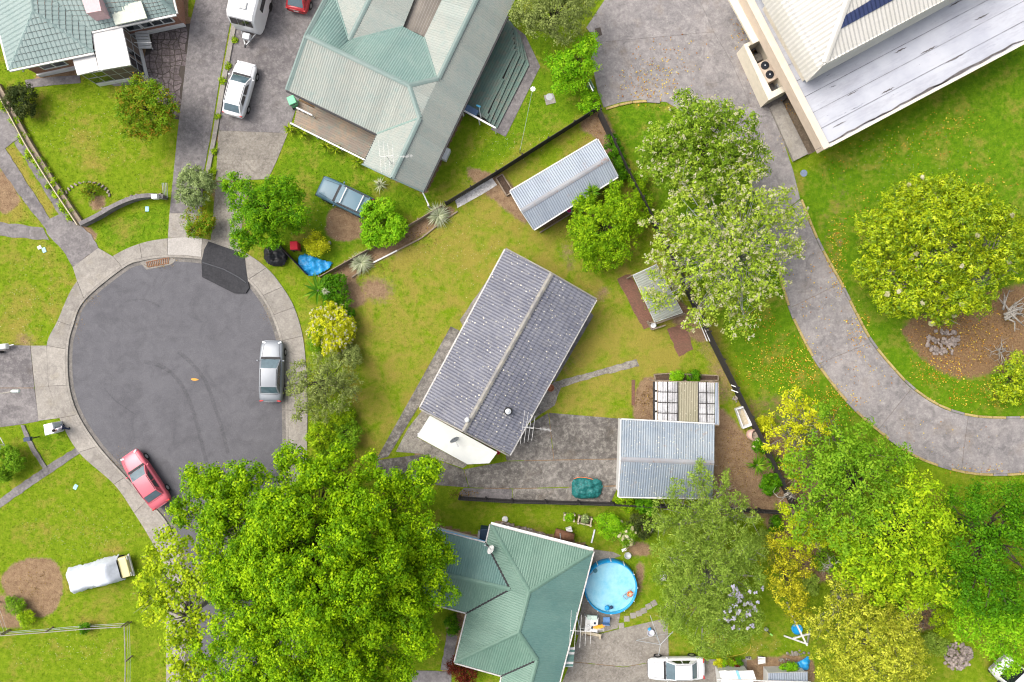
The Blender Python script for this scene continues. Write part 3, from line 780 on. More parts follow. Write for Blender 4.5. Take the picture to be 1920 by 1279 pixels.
rf = line_parts(cap_lines, [(E, F)], "roof", M_lichcap, house, 0.34, 0.06, 0.17)
al = (B-A)
roof_plane(rf, [A, B, F, E], al, M_greytile, 0.215, 0.066, 3.01, "tile_panel", rows=0.40, step=0.03)
roof_plane(rf, [C, D, F, E], al, M_greytile, 0.215, 0.062, 3.01, "tile_panel", rows=0.40, step=0.07)
line_parts(gutters, [(A, B), (C, D)], "gutter", M_dullgutter, house, 0.10, 0.10)
line_parts(gutters, [(A, E), (E, C), (B, F), (F, D)], "bargeboard", M_lichcap, house, 0.10, 0.18, 0.0)
for t_ in (0.2, 0.45, 0.75):
    window(house, wl_[3], wl_[2], t_, 1.6, 0.95, 2.1, (0.87,-0.5)); window(house, wl_[0], wl_[1], t_, 1.6, 0.95, 2.1, (-0.87,0.5))
MB().lathe(P(953,771,3.35), [(0.30,0),(0.30,0.03)], 18).build("flashing", M_black, rf)
MB().lathe(P(953,771,3.45), [(0.14,-0.1),(0.14,0.2),(0.2,0.2),(0.2,0.3),(0.02,0.36)], 18).build("flue", M_steel, rf)
MB().lathe(P(876,787,3.95), [(0.1,-0.3),(0.1,0),(0.17,0.03),(0.18,0.12),(0.12,0.22),(0.02,0.27)], 16).build("roof_vent", M_white, rf, smooth=True)
porch_px = [(806,779),(932,848),(917,868),(877,870),(782,818)]
pr = PP(porch_px, 2.42)
MB().prism(pr, 2.34, 2.42).build("porch_roof", plain("porch_roof_white", (0.50,0.51,0.48), 0.55, 0.06, 2.0), house)
mb = MB()
for i in range(1, 5): mb.beam(pr[i-1 if i > 1 else 4] - Vector((0,0,.05)), pr[i] - Vector((0,0,.05)), 0.05, 0.14)
mb.build("porch_fascia", M_whitetrim, house)
for p in (pr[2], pr[3], pr[4]): MB().box((p.x*0.99, p.y*0.985+0.05, 1.15), (0.1,0.1,2.3)).build("post", M_white, house)
pave(PP(porch_px, 2.4))
# wire on the porch
MB().tube([P(848,798,2.9), P(850,792,2.9), P(855,788,3.2)], 0.012, 4).build("cable", M_white, house)
def dish(name, label, px, py, z, r, rz, mat=M_galv):
    d = thing(name, label, "satellite dish", P(px, py, z), rz)
    M = Matrix.Rotation(R(62), 3, 'Y')
    MB().lathe((0,0,0.55), [(0.02,-0.10),(r*0.4,-0.08),(r*0.75,-0.03),(r,0.04),(r*0.98,0.05),(r*0.7,-0.01),(0.02,-0.07)], 20, M).build("reflector", mat, d, local=True, smooth=True)
    MB().tube([(0,0,0),(0,0,0.5)], 0.03, 8).tube([(-0.05,0,.45),(0.05,0,.52)], 0.03, 6).build("mast", M_galv, d, local=True)
    MB().tube([(0,0,0.42),(0.30,0,0.42),(0.52,0,0.62)], 0.018, 6).box((0.54,0,0.64), (0.1,0.08,0.08)).build("feed_arm", M_galv, d, local=True)
    return d
dish("satellite_dish", "grey satellite dish mounted on the white porch roof of the grey tiled house", 853, 822, 2.42, 0.36, R(-60))
def antenna(name, label, px, py, z0, h, rz, n=5, L=1.9, boom=1.6):
    d = thing(name, label, "aerial", P(px, py, z0), rz)
    MB().tube([(0,0,-0.3),(0,0,h)], 0.025, 6).build("mast", M_steel, d, local=True)
    MB().tube([(-boom/2,0,h-0.05),(boom/2,0,h-0.05)], 0.02, 6).build("boom", M_whitetrim, d, local=True)
    for k in range(n):
        x = -boom/2 + boom*k/(n-1); l = L*(1-0.10*k)
        MB().tube([(x,-l/2,h-0.03),(x,l/2,h-0.03)], 0.011, 6).build("element", M_whitetrim, d, local=True)
    for k in range(9):
        MB().tube([(0.9+0.09*k,-0.11,h-0.5),(0.9+0.09*k,0.11,h-0.5)], 0.009, 5).build("director", M_whitetrim, d, local=True)
    MB().tube([(0,0,h-0.5),(1.7,0,h-0.5)], 0.011, 5).build("lower_boom", M_whitetrim, d, local=True)
    return d
antenna("roof_aerial", "white roof aerial leaning over the eave of the grey tiled house", 989, 797, 2.7, 1.7, R(-8), 4, 2.4, 0.75)

# ---- 2. long grey shed
M_bluezinc = metalroof("pale_blue_zinc", c255(178,188,200), c255(166,176,190), c255(192,198,206), c255(150,90,60), 0.25, 0.5, 0.05, 0.35, 0.15)
M_zinclich = metalroof("lichened_zinc", c255(168,180,190), c255(150,164,178), c255(186,190,190), c255(150,96,66), 0.3, 0.55, 0.06, 0.5, 0.1, speck=(c255(206,204,186,0.7), 5.0, 0.17))
M_rustcap = metalroof("rusty_ridge", c255(186,188,192), c255(170,172,178), c255(176,150,134), c255(156,96,64), 0.8, 0.7, 0.02, 0.4)
shed = thing("long_shed", "long low shed with pale blue corrugated gable roof by the top fence", "shed", P(1058,345))
A, B, C, D = P(957,359,2.25), P(1120,262,2.25), P(1158,331,2.25), P(1001,430,2.25); E, F = P(978,396,2.62), P(1140,297,2.62)
walls(shed, [(957,359),(1001,430),(1158,331),(1120,262)], 2.25, 0.2, M_darktimber)
rf = line_parts(cap_lines, [(E, F)], "roof", M_rustcap, shed, 0.36)
roof_plane(rf, [A, B, F, E], B-A, M_bluezinc, 0.17, 0.016, 0.8); roof_plane(rf, [D, C, F, E], B-A, M_bluezinc, 0.17, 0.016, 0.8)
line_parts(gutters, [(A, B), (D, C)], "gutter", M_whitetrim, shed, 0.09, 0.1)
line_parts(gutters, [(A, E), (E, D), (B, F), (F, C)], "bargeboard", M_steel, shed, 0.05, 0.12, 0.02)
sb = P(1010,432); 
MB().beam(P(1012,437)+Vector((0,0,.12)), P(1075,398)+Vector((0,0,.12)), 0.08, 0.24).build("bed_edging", M_timber, shed)

# ---- 3. garage with lean-to greenhouse
gar = thing("garage", "garage with lichen speckled pale blue corrugated roof and rusty ridge", "garage", P(1250,860))
A, B, C, D = P(1165,787,2.35), P(1340,796,2.35), P(1336,934,2.35), P(1160,931,2.35); E, F = P(1164,861,2.8), P(1339,868,2.8)
walls(gar, [(1165,787),(1160,931),(1336,934),(1340,796)], 2.35, 0.12, M_weatherboard)
rf = line_parts(cap_lines, [(E, F)], "roof", M_rustcap, gar, 0.34)
roof_plane(rf, [A, B, F, E], B-A, M_zinclich, 0.17, 0.016, 0.8); roof_plane(rf, [D, C, F, E], B-A, M_zinclich, 0.17, 0.016, 0.8)
line_parts(gutters, [(A, B), (D, C), (A, E), (E, D)], "gutter", M_whitetrim, gar, 0.08, 0.12)
a, b = P(1162,800), P(1160,920)
MB().box(((a.x+b.x)/2+0.06, (a.y+b.y)/2, 1.05), (0.06, 4.2, 2.1)).build("garage_door", plain("garage_door", (0.5,0.5,0.48), 0.5), gar)
gh = thing("greenhouse", "lean-to greenhouse with clear panels and a yellowed strip behind the garage", "greenhouse", P(1290,755))
g0 = PP([(1233,715),(1347,717),(1348,797),(1233,794)], 2.2)
mb = MB()
for i in range(4):
    mb.beam(g0[i], g0[(i+1) % 4], 0.07, 0.07); q = g0[i]; mb.beam((q.x*0.985, q.y, 0), q - Vector((0,0,.02)), 0.07, 0.07)
mb.build("frame", M_timber, gh)
t = NT("clouded_clear_panel"); f = t.ramp(t.noise(0.9, 5, 0.7), [(0.35, (0.35,0.35,0.35)), (0.7, (0.75,0.75,0.75))])
pb = t.n("ShaderNodeBsdfPrincipled"); pb.inputs['Base Color'].default_value = (0.55,0.54,0.55,1); pb.inputs['Roughness'].default_value = 0.35
tp_ = t.n("ShaderNodeBsdfTransparent"); tp_.inputs[0].default_value = (0.85,0.85,0.86,1); mx = t.n("ShaderNodeMixShader"); t.l(f, mx.inputs[0]); t.l(tp_.outputs[0], mx.inputs[1]); t.l(pb.outputs[0], mx.inputs[2]); t.l(mx.outputs[0], t.out.inputs[0])
M_clear = t.m
M_yellowpanel = metalroof("yellowed_fibreglass", c255(176,168,140), c255(166,160,130), c255(188,182,156), wornamt=0.5, perobj=0.05, speck=(c255(206,202,180,0.7), 5.0, 0.15))
def bil(u, v): return g0[0].lerp(g0[1], u).lerp(g0[3].lerp(g0[2], u), v)
rfm = MB()
for u in (0.16, 0.33, 0.665, 0.80): rfm.beam(bil(u, 0)+Vector((0,0,.05)), bil(u, 1)+Vector((0,0,.05)), 0.07, 0.05)
for v in (0.25, 0.5, 0.75): rfm.beam(bil(0, v)+Vector((0,0,.045)), bil(0.33, v)+Vector((0,0,.045)), 0.06, 0.05); rfm.beam(bil(0.665, v)+Vector((0,0,.045)), bil(0.93, v)+Vector((0,0,.045)), 0.06, 0.05)
rf = rfm.build("roof", M_darktimber, gh)
for u0, u1, m in ((0.005,0.16,M_clear),(0.165,0.325,M_clear),(0.33,0.66,M_yellowpanel),(0.67,0.80,M_clear),(0.805,0.93,M_clear),(0.935,0.995,M_bluezinc)):
    roof_plane(rf, [bil(u0,0), bil(u1,0), bil(u1,1), bil(u0,1)], g0[1]-g0[0], m, 0.17, 0.012, 9.0, "roof_panel", lift=0.03)
for v in (0.12, 0.37, 0.62, 0.87):     # white trays on the staging inside
    for u in (0.085, 0.245, 0.735, 0.865):
        c = bil(u, v); MB().box((c.x*0.99, c.y, 1.25), (0.52, 0.62, 0.06)).build("tray", M_white, gh, bevel=0.06)
MB().box((bil(.5,.5).x*0.99, bil(.5,.5).y, 0.6), (4.2, 2.9, 0.04)).build("shelf", M_darktimber, gh)

# ---- 4. open shelter under the white-flowered tree
sh = thing("garden_shelter", "open shelter with streaked translucent roof under the white flowering tree", "shelter", P(1235,555))
s0 = PP([(1187,516),(1231,496),(1280,586),(1228,604)], 2.25)
mb = MB()
for p in s0: mb.beam((p.x*0.99, p.y*0.99, 0), p-Vector((0,0,.05)), 0.1, 0.1)
mb.build("posts", M_timber, sh)
mb = MB()
for i in range(4): mb.beam(s0[i]-Vector((0,0,.06)), s0[(i+1) % 4]-Vector((0,0,.06)), 0.05, 0.1)
rf = mb.build("roof", M_steel, sh)
M_streak = metalroof("streaked_translucent", c255(176,182,172), c255(156,160,150), c255(160,146,128), wornamt=0.6, perobj=0.14)
roof_plane(rf, [s0[0], s0[1], s0[2], s0[3]], s0[3]-s0[0], M_streak, 0.17, 0.014, 0.78)
MB().beam(P(1229,607)+Vector((0,0,.15)), P(1283,588)+Vector((0,0,.15)), 0.12, 0.3).build("bed_edging", M_timber, sh)
MB().beam(P(1213,602)+Vector((0,0,.2)), P(1221,618)+Vector((0,0,.2)), 0.1, 0.4).beam(P(1221,618)+Vector((0,0,.2)), P(1246,610)+Vector((0,0,.2)), 0.1, 0.4).build("planter_box", M_timber, sh)

# ---- 5. top centre house, faded green corrugated iron
M_fadegreen = metalroof("faded_green_iron", c255(186,190,180), c255(178,186,178), c255(156,178,172), wornamt=0.55, rough=0.55, perobj=0.06)
M_tealgreen = metalroof("teal_green_iron", c255(146,174,164), c255(134,166,158), c255(168,186,178), wornamt=0.5, rough=0.55, perobj=0.06)
M_greencap = metalroof("green_ridge_cap", c255(150,170,164), c255(140,164,158), c255(168,180,172), wornamt=0.4)
h2 = thing("green_roof_house", "large house with faded grey green corrugated roof of several gabled wings", "house", P(740,150))
ez = 2.75
pA, pB, pC, pD, pE = P(538,169,ez), P(706,251,ez), P(680,307,ez), P(794,359,ez), P(951,30,ez)
pE2 = P(905,2,ez); pE3 = P(870,-60,4.0)
r1, r2, r3, r4 = P(574,67,4.35), P(767,160,4.35), P(787,221,4.05), P(822,147,4.05)
rg = P(735,333,4.05); rN = P(917,-50,4.05)
rE = P(979,-28,ez)
n1, n2, n3, n4, n5, n6 = P(620,-20,3.1), P(627,-12,3.1), P(654,76,3.35), P(756,50,3.2), P(795,70,3.2), P(818,144,3.95)
vt = P(702,-20,3.9); vr = P(784,-20,3.2); cr = P(838,-20,3.2)
eave = [(538,169),(706,251),(680,307),(794,359),(951,30),(905,0),(940,-40),(640,-40),(600,20),(574,67)]
walls(h2, [(538,169),(706,251),(680,307),(794,359),(951,30),(920,-40),(615,-40)], ez, 0.45, M_weatherboard)
rf = line_parts(cap_lines, [(r1, r2), (r2, r3), (r3, rg), (r2, r4), (r4, rN), (vt, n3), (r1, pA), (r1, n1)], "roof", M_greencap, h2, 0.34, 0.05)
line_parts(cap_lines, [(r3, pB), (n3, n2), (n3, n4), (n5, n6)], "valley", M_tealgreen, rf, 0.2, 0.03, 0.03)
dW = pB-pA; dM = pD-pE
roof_plane(rf, [pA, r1, r2, r3, pB], dW, M_fadegreen); roof_plane(rf, [r1, n1, n2, n3, n4, n5, n6, r4, r2], dW, M_tealgreen)
roof_plane(rf, [n2, vt, n3], dM, M_fadegreen); roof_plane(rf, [vt, vr, n4, n3], dM, M_fadegreen)
roof_plane(rf, [cr, rN, r4, n6, n5], dM, M_fadegreen)
roof_plane(rf, [pB, r3, rg, pC], dM, M_fadegreen)
roof_plane(rf, [pD, rg, r3, r4, rN, rE, pE], dM, M_fadegreen); roof_plane(rf, [r2, r3, r4], dM, M_fadegreen)
line_parts(gutters, [(pA, pB), (pB, pC), (pE, pD)], "gutter", M_black, h2, 0.12, 0.11)
line_parts(gutters, [(pC, rg), (rg, pD), (pA, r1), (r1, n1)], "bargeboard", M_greencap, h2, 0.09, 0.15, 0.0)
cy = PP([(782,-25),(840,-25),(796,69),(757,51)], 2.9)
M_greyboard = metalroof("grey_weathered_boards", c255(150,140,128), c255(128,120,110), c255(172,162,150), wornamt=0.7, perobj=0.15)
d_ = (cy[3]-cy[0]); 
for k in range(9):
    f0, f1 = k/9, (k+0.92)/9
    MB().add([cy[0].lerp(cy[1], f0), cy[0].lerp(cy[1], f1), cy[3].lerp(cy[2], f1), cy[3].lerp(cy[2], f0)], [(0,1,2,3)]).build("flat_roof_board", M_greyboard, rf)
antenna("roof_aerial", "white roof aerial on the lowest gable of the faded green roof", 733, 305, 3.9, 1.8, R(5), 4, 2.2, 0.9)
# decks
M_deckgreen = metalroof("worn_green_deck_stain", c255(124,154,140), c255(110,140,130), c255(160,146,130), wornamt=0.75, perobj=0.1)
M_deckbrown = metalroof("worn_brown_deck", c255(186,160,132), c255(160,144,128), c255(126,152,140), wornamt=0.7, perobj=0.1)
def boards(name, poly, z, along, w, mat, parent, th=0.03, gap=0.012):
    """parallel deck boards clipped to a convex polygon"""
    a = Vector((along[0], along[1], 0)).normalized(); b = Vector((-a.y, a.x, 0)); pv = [Vector((p[0], p[1], 0)) for p in poly]
    vs = [p.dot(b) for p in pv]; v = min(vs); n = len(pv)
    def cut(vv):
        h = []
        for i in range(n):
            p, q = pv[i], pv[(i+1) % n]; d0, d1 = p.dot(b)-vv, q.dot(b)-vv
            if (d0 <= 0) != (d1 <= 0): h.append(p.lerp(q, d0/(d0-d1)).dot(a))
        return (min(h), max(h)) if len(h) >= 2 else None
    while v < max(vs)-0.02:
        c = cut(v + w/2)
        if c and c[1]-c[0] > 0.1:
            c0 = a*c[0]+b*(v+w/2); c1 = a*c[1]+b*(v+w/2)
            MB().beam(Vector((c0.x, c0.y, z-th/2)), Vector((c1.x, c1.y, z-th/2)), w-gap, th).build(name, mat, parent)
        v += w
dk = thing("stepped_deck", "worn green timber deck with angled steps beside the green roofed house", "deck", P(940,150))
zt = 0.62
tiers = [[(868,204),(884,150),(946,48),(962,58),(966,100),(912,228)], [(866,210),(950,40),(968,60),(975,108),(919,234)], [(866,210),(955,40),(976,72),(984,115),(926,238)], [(866,210),(960,45),(979,78),(992,123),(932,242)]]
dm_ = P(932,242)-P(992,123)
for k, tr in enumerate(tiers[::-1]):
    z = zt*(k+1)/4; w = PP(tr); MB().prism(shrink(w, 0.03), -0.02, z-0.035).build("tread_base", M_darktimber, dk)
    if k == 3: boards("deck_board", [(p.x, p.y) for p in w], z, dm_, 0.19, M_deckgreen, dk)
    else:
        inner = PP(tiers[::-1][k+1])
        for i in range(2, len(w)-1 if k == 3 else len(w)):
            pass
        n_ = len(w)
        segs = [(1,2),(2,3),(3,4)]
        for i, j in segs:
            o_ = 1 if len(inner) == 6 else 0
            q = [w[i], w[j], inner[j+o_], inner[i+o_]]
            for h in range(2):
                f0, f1 = h*0.5, h*0.5+0.46
                MB().prism([(q[0].lerp(q[3], f0).x, q[0].lerp(q[3], f0).y), (q[1].lerp(q[2], f0).x, q[1].lerp(q[2], f0).y), (q[1].lerp(q[2], f1).x, q[1].lerp(q[2], f1).y), (q[0].lerp(q[3], f1).x, q[0].lerp(q[3], f1).y)], z-0.032, z).build("step_board", M_deckgreen, dk)
pave(PP([(866,210),(950,40),(979,78),(992,123),(932,242)]))
mb = MB(); a, b = P(867,206,1.5), P(929,240,1.5); mb.beam(a, b, 0.12, 0.08)
for f in (0, .5, 1): q = a.lerp(b, f); mb.beam((q.x, q.y, 0.1), q, 0.09, 0.09)
mb.build("handrail", M_white, dk)
dk2 = thing("front_deck", "weathered brown timber deck in the corner of the green roofed house", "deck", P(630,245))
fd = PP([(560,188),(706,252),(684,297),(620,262),(551,231)], 0.35)
MB().prism(shrink([(p.x, p.y) for p in fd], 0.03), -0.02, 0.31).build("deck_base", M_darktimber, dk2)
boards("deck_board", [(p.x, p.y) for p in fd], 0.35, dW, 0.17, M_deckbrown, dk2); pave(fd)
mb = MB()
for a, b in ((P(545,231,0.9), P(684,300,0.9)), (P(556,202,1.0), P(585,216,1.0))):
    mb.beam(a, b, 0.11, 0.06)
    for f in (0, .33, .66, 1): q = a.lerp(b, f); mb.beam((q.x, q.y, 0.0), q, 0.08, 0.08)
mb.build("railing", M_white, dk2)

# ---- 6. bottom house, green corrugated hip roof
M_green7 = metalroof("sea_green_iron", c255(128,164,146), c255(118,156,138), c255(142,174,156), wornamt=0.5, rough=0.5, perobj=0.05)
M_green7b = metalroof("sea_green_iron_alt", c255(120,160,150), c255(110,152,144), c255(134,168,158), wornamt=0.5, rough=0.5, perobj=0.05)
h7 = thing("hipped_green_house", "house with sea green corrugated hipped roof beside the round pool", "house", P(970,1140))
ez = 2.6; Q = lambda x, y, z=ez: P(x, y, z)
a0, a1, a2 = Q(920,984), Q(1112,1034), Q(1043,1300); t1, t2, t3 = Q(992,1110,4.1), Q(972,1186,4.1), Q(1007,1238,3.6); t4 = Q(990,1300,3.6)
w1, w2, w3, w4 = Q(912,1019), Q(956,1105,3.75), Q(876,1149), Q(853,1242); s1, s2 = Q(942,1267), Q(934,1300)
lw0, lw1, lw2 = Q(800,990), Q(795,1068,3.75), Q(792,1127)
walls(h7, [(920,984),(912,1019),(800,990),(792,1127),(876,1149),(853,1242),(942,1267),(934,1300),(1043,1300),(1112,1034)], ez, 0.42, M_weatherboard)
rf = line_parts(cap_lines, [(a0, t1), (a1, t1), (t1, t2), (t2, w4), (t2, t3), (t3, t4), (lw1, w2)], "roof", M_green7, h7, 0.3, 0.05)
line_parts(cap_lines, [(w1, w2), (w3, w2), (s1, t3)], "valley", M_black, rf, 0.16, 0.02, 0.03)
dE = a2-a1; dN = a1-a0
roof_plane(rf, [a0, a1, t1], dN, M_green7); roof_plane(rf, [a1, a2, t4, t3, t2, t1], dE, M_green7b)
roof_plane(rf, [a0, t1, t2, w4, w3, w2, w1], dE, M_green7); roof_plane(rf, [w4, t2, t3, s1], dN, M_green7)
roof_plane(rf, [t3, s1, s2, t4], dE, M_green7); roof_plane(rf, [lw0, w1, w2, lw1], dN, M_green7b); roof_plane(rf, [lw1, w2, w3, lw2], dN, M_green7)
line_parts(gutters, [(a0, a1), (a1, a2), (a0, w1), (w1, lw0), (lw2, w3), (w3, w4), (w4, s1), (s1, s2)], "gutter", M_dullgutter, h7, 0.09, 0.12)
MB().beam(Q(800,988,2.5), Q(911,1017,2.5), 0.14, 0.14).build("blue_fascia", plain("sky_blue_paint", (0.1,0.4,0.8), 0.4), h7, label="bright blue fascia board")
line_parts(gutters, [(Q(920,983,2.7), Q(1112,1032,2.7))], "gutter_guard", M_whitegrub, h7, 0.16, 0.03, 0.02)
dish("satellite_dish", "white satellite dish in the valley of the sea green roof", 921, 1027, 2.9, 0.33, R(140), M_white)
antenna("roof_aerial", "white roof aerial on the eave of the sea green roof by the pool", 1083, 1160, 2.9, 2.3, R(-3), 5, 2.8, 1.4)
aw_ = thing("door_awning", "small green awning with white stripes on the sea green house", "awning", P(1075,1222))
for k, m in enumerate((M_whitetrim, M_green7b, M_whitetrim, M_green7b, M_green7b, M_green7b, M_whitetrim, M_green7b)):
    y0, y1 = 1214 + k*4.5, 1214 + (k+1)*4.5
    q = [P(1066-0.25*(y0-1214), y0, 2.3), P(1078-0.1*(y0-1214), y0, 2.05), P(1078-0.1*(y1-1214), y1-0.3, 2.05), P(1066-0.25*(y1-1214), y1-0.3, 2.3)]
    q += [p - Vector((0,0,.03)) for p in q]
    MB().add(q, [(0,3,2,1),(4,5,6,7),(0,1,5,4),(1,2,6,5),(2,3,7,6),(3,0,4,7)]).build("canopy_strip", m, aw_)
mb = MB(); mb.beam(P(1064,1214,2.0), P(1077,1214,2.05), 0.03, 0.03).beam(P(1056,1250,2.0), P(1074,1250,2.05), 0.03, 0.03); mb.build("bracket", M_steel, aw_)

# ---- 7. top left tiled house with white roofed porch
M_paletile = metalroof("pale_green_tile", c255(166,186,182), c255(156,178,174), c255(182,196,190), wornamt=0.4, rough=0.55, perobj=0.02)
M_palecap = metalroof("pale_green_cap", c255(160,184,180), c255(150,174,170), c255(176,192,188), wornamt=0.4)
h1 = thing("pale_tile_house", "brick house with pale green tiled hip roof in the top corner", "house", P(160,40))
ez = 2.8; Q = lambda x, y, z=ez: P(x, y, z)
c0, c1, c2, c3 = Q(18,131), Q(176,98), Q(172,59), Q(330,26); k0, k1 = Q(62,20,4.1), Q(56,-25,4.1)
k2 = Q(84,2,3.9); k3 = Q(72,-25,4.0); k4 = Q(300,0,3.6); k5 = Q(275,-25,4.0); c4 = Q(318,-25); cW = Q(-22,-25)
walls(h1, [(18,131),(176,98),(172,59),(330,26),(322,-60),(-22,-60),(-22,-20)], ez, 0.5, M_brickw)
rf = line_parts(cap_lines, [(c0, k0), (k0, c1), (k0, k1), (c3, k5)], "roof", M_palecap, h1, 0.3, 0.06)
tile = dict(wl=0.32, amp=0.038, sheet=3.4, name="tile_panel", rows=0.37, step=0.042)
roof_plane(rf, [cW, c0, k0, k1], c0-cW, M_paletile, **tile); roof_plane(rf, [c0, c1, k0], c1-c0, M_paletile, **tile)
roof_plane(rf, [k0, c1, c2, k3, k1], c2-c1, M_paletile, **tile); roof_plane(rf, [c2, c3, k5, k3], c3-c2, M_paletile, **tile); roof_plane(rf, [c3, c4, k5], c4-c3, M_paletile, **tile)
line_parts(cap_lines, [(c2, k3)], "valley", M_galv, rf, 0.14, 0.02, 0.02)
line_parts(gutters, [(c0, c1), (c2, c3), (c3, c4), (c0, cW)], "gutter", M_whitetrim, h1, 0.13, 0.12)
sk = [Q(208,17,3.15), Q(266,3,3.5), Q(277,35,3.1), Q(218,48,2.98)]
MB().add([p+Vector((0,0,.12)) for p in sk] + [p - Vector((0,0,.02)) for p in sk], [(0,3,2,1),(0,1,5,4),(1,2,6,5),(2,3,7,6),(3,0,4,7)]).build("skylight", plain("cream_skylight", (0.5,0.53,0.44), 0.5, 0.1), rf)
ch = PP([(150,-12),(181,-18),(190,20),(162,25)], 4.3)
MB().prism(ch, 3.0, 4.3).build("chimney", plain("pink_paint", (0.55,0.36,0.37), 0.7, 0.1), rf)
wb = [P(x, y, 0) for x, y in ((0,0),)]
wv = shrink([(p.x, p.y) for p in PP([(18,131),(176,98),(172,59),(330,26),(322,-60),(-22,-60),(-22,-20)], ez)], 0.5)
window(h1, wv[2], wv[3], 0.74, 2.3, 0.9, 2.2, (0.2,-1), panes=3); window(h1, wv[0], wv[1], 0.35, 1.8, 0.9, 2.2, (0.2,-1), panes=2)
window(h1, wv[2], wv[3], 0.45, 1.0, 0.9, 2.2, (0.2,-1), panes=1)
MB().beam(Vector((wv[2].x, wv[2].y, 0.2)) + Vector((0,-.06,0)), Vector((wv[3].x, wv[3].y, 0.2)) + Vector((0,-.06,0)), 0.12, 0.4).build("plinth", M_white, h1)
MB().beam(Vector((wv[0].x, wv[0].y, 0.2)) + Vector((0,-.06,0)), Vector((wv[1].x, wv[1].y, 0.2)) + Vector((0,-.06,0)), 0.12, 0.4).build("plinth", M_white, h1)
pc = thing("glazed_porch", "white roofed porch with dark window walls joined to the pale tiled house", "porch", P(220,110))
p1 = PP([(171,60),(229,50),(245,122),(186,132)], 2.72); p2 = PP([(135,109),(178,100),(186,132),(145,142)], 2.5)
MB().prism(p1, 2.62, 2.74).build("roof", M_whitegrub, pc); MB().prism(shrink(p2, 0.02), 2.42, 2.52).build("lower_roof", M_whitegrub, pc)
base = [P(150,95).xy, P(176,156).xy, P(274,137).xy, P(257,62).xy]
bw = [Vector((p[0], p[1])) for p in base]
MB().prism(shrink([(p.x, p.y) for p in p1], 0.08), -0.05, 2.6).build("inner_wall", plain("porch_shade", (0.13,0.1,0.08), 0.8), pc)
pave(PP([(135,105),(270,60),(285,140),(170,160)], 0))
def glazed(a, b, za, zb, n, parent, out):
    a3, b3 = Vector((a.x, a.y, 0)), Vector((b.x, b.y, 0))
    MB().beam(a3+Vector((0,0,.25)), b3+Vector((0,0,.25)), 0.12, 0.5).build("sill_wall", M_white, parent)
    mb = MB()
    for z in (0.55, 1.5, zb): mb.beam(a3+Vector((0,0,z)), b3+Vector((0,0,z)), 0.07, 0.06)
    for k in range(n+1): q = a3.lerp(b3, k/n); mb.beam(q+Vector((0,0,.5)), q+Vector((0,0,zb)), 0.07, 0.07, up=(out[0], out[1], 0))
    fr = mb.build("window_frame", M_galv, parent)
    for k in range(n):
        q0, q1 = a3.lerp(b3, k/n), a3.lerp(b3, (k+1)/n); d = (q1-q0)
        MB().beam((q0+q1)/2+Vector((0,0,.58)), (q0+q1)/2+Vector((0,0,zb-.03)), d.length-0.08, 0.02, up=(out[0], out[1], 0)).build("pane", M_darkglass, fr)
e = [Vector((p.x, p.y)) for p in p1]; lo = [e[3] + Vector((0.05,0.1)), e[2]+Vector((-0.1,0.1)), e[1]+Vector((-0.1,-0.05))]
glazed(Vector((p2[3].x+0.2, p2[3].y+0.15)), lo[1], 0.5, 2.35, 5, pc, (0.2,-1)); glazed(lo[1], lo[2], 0.5, 2.5, 4, pc, (1,0.2))
stp = thing("white_landing", "white slatted timber landing beside the glazed porch", "steps", P(268,76))
for k in range(6):
    f = k/5; a = P(253+1.2*k*0.9, 61+5.6*k, 0.5); b = P(277+1.4*k*0.9, 60+5.7*k, 0.5); MB().beam(a, b, 0.19, 0.04).build("slat", M_white, stp)
mb = MB(); mb.beam(P(254,60,0.4), P(259,90,0.4), 0.08, 0.1).beam(P(277,60,0.4), P(284,90,0.4), 0.08, 0.1)
for x, y in ((254,60),(259,90),(277,60),(284,90)): q = P(x, y, 0.2); mb.box((q.x, q.y, 0.2), (0.08,0.08,0.4))
mb.build("frame", M_white, stp)
MB().beam(P(250,80,1.1), P(284,80,1.1), 0.05, 0.05).build("handrail", M_white, stp)
dish("satellite_dish", "pale satellite dish below the corner of the pale tiled roof", 57, 126, 1.9, 0.36, R(-100), M_whitegrub)

# ---- 8. church hall
M_churchrib = metalroof("white_ribbed_steel", c255(232,228,220,0.58), c255(226,222,212,0.58), c255(236,234,230,0.58), wornamt=0.4, rough=0.5, perobj=0.012)
t = NT("white_roof_membrane")
c = t.mix(t.ramp(t.noise(0.35, 5, 0.6), [(0.4,(0,0,0)),(0.65,(1,1,1))]), c255(214,216,224,0.58), c255(196,199,210,0.58))
mp = t.n("ShaderNodeMapping"); mp.vector_type = 'TEXTURE'; mp.inputs['Rotation'].default_value = (0,0,R(27.5)); mp.inputs['Scale'].default_value = (3.4,0.62,1); t.l(t.pos(), mp.inputs[0])
st1 = t.ramp(t.noise(0.55, 9, 0.8, vec=mp.outputs[0]), [(0.48,(0,0,0)),(0.72,(0.5,0.5,0.5))])
c = t.mix(st1, c, c255(150,148,156,0.55)); st2 = t.ramp(t.noise(1.6, 6, 0.8, vec=mp.outputs[0]), [(0.64,(0,0,0)),(0.70,(1,1,1))])
c = t.mix(st2, c, c255(58,54,58))
M_membrane = t.finish(c, 0.6, t.bump(t.noise(2.0, 4), 0.15, 0.02))
M_seam = concrete('bitumen_seam', c255(176,176,182), c255(120,118,122), c255(200,202,210), 0.5, 0.9, 8.0)
M_roofdirt = concrete('roof_dirt', c255(128,122,120), c255(96,90,88), c255(168,164,164), 0.9, 0.7, 8.0)
hall = thing("church_hall", "white ribbed roof church hall with flat white membrane roof and beige parapet", "church hall", P(1680,90))
fz = 3.4
f0, f1, f2, f3 = P(1410,-5,fz), P(1552,272,fz), P(1960,56,fz), P(1900,-80,fz)
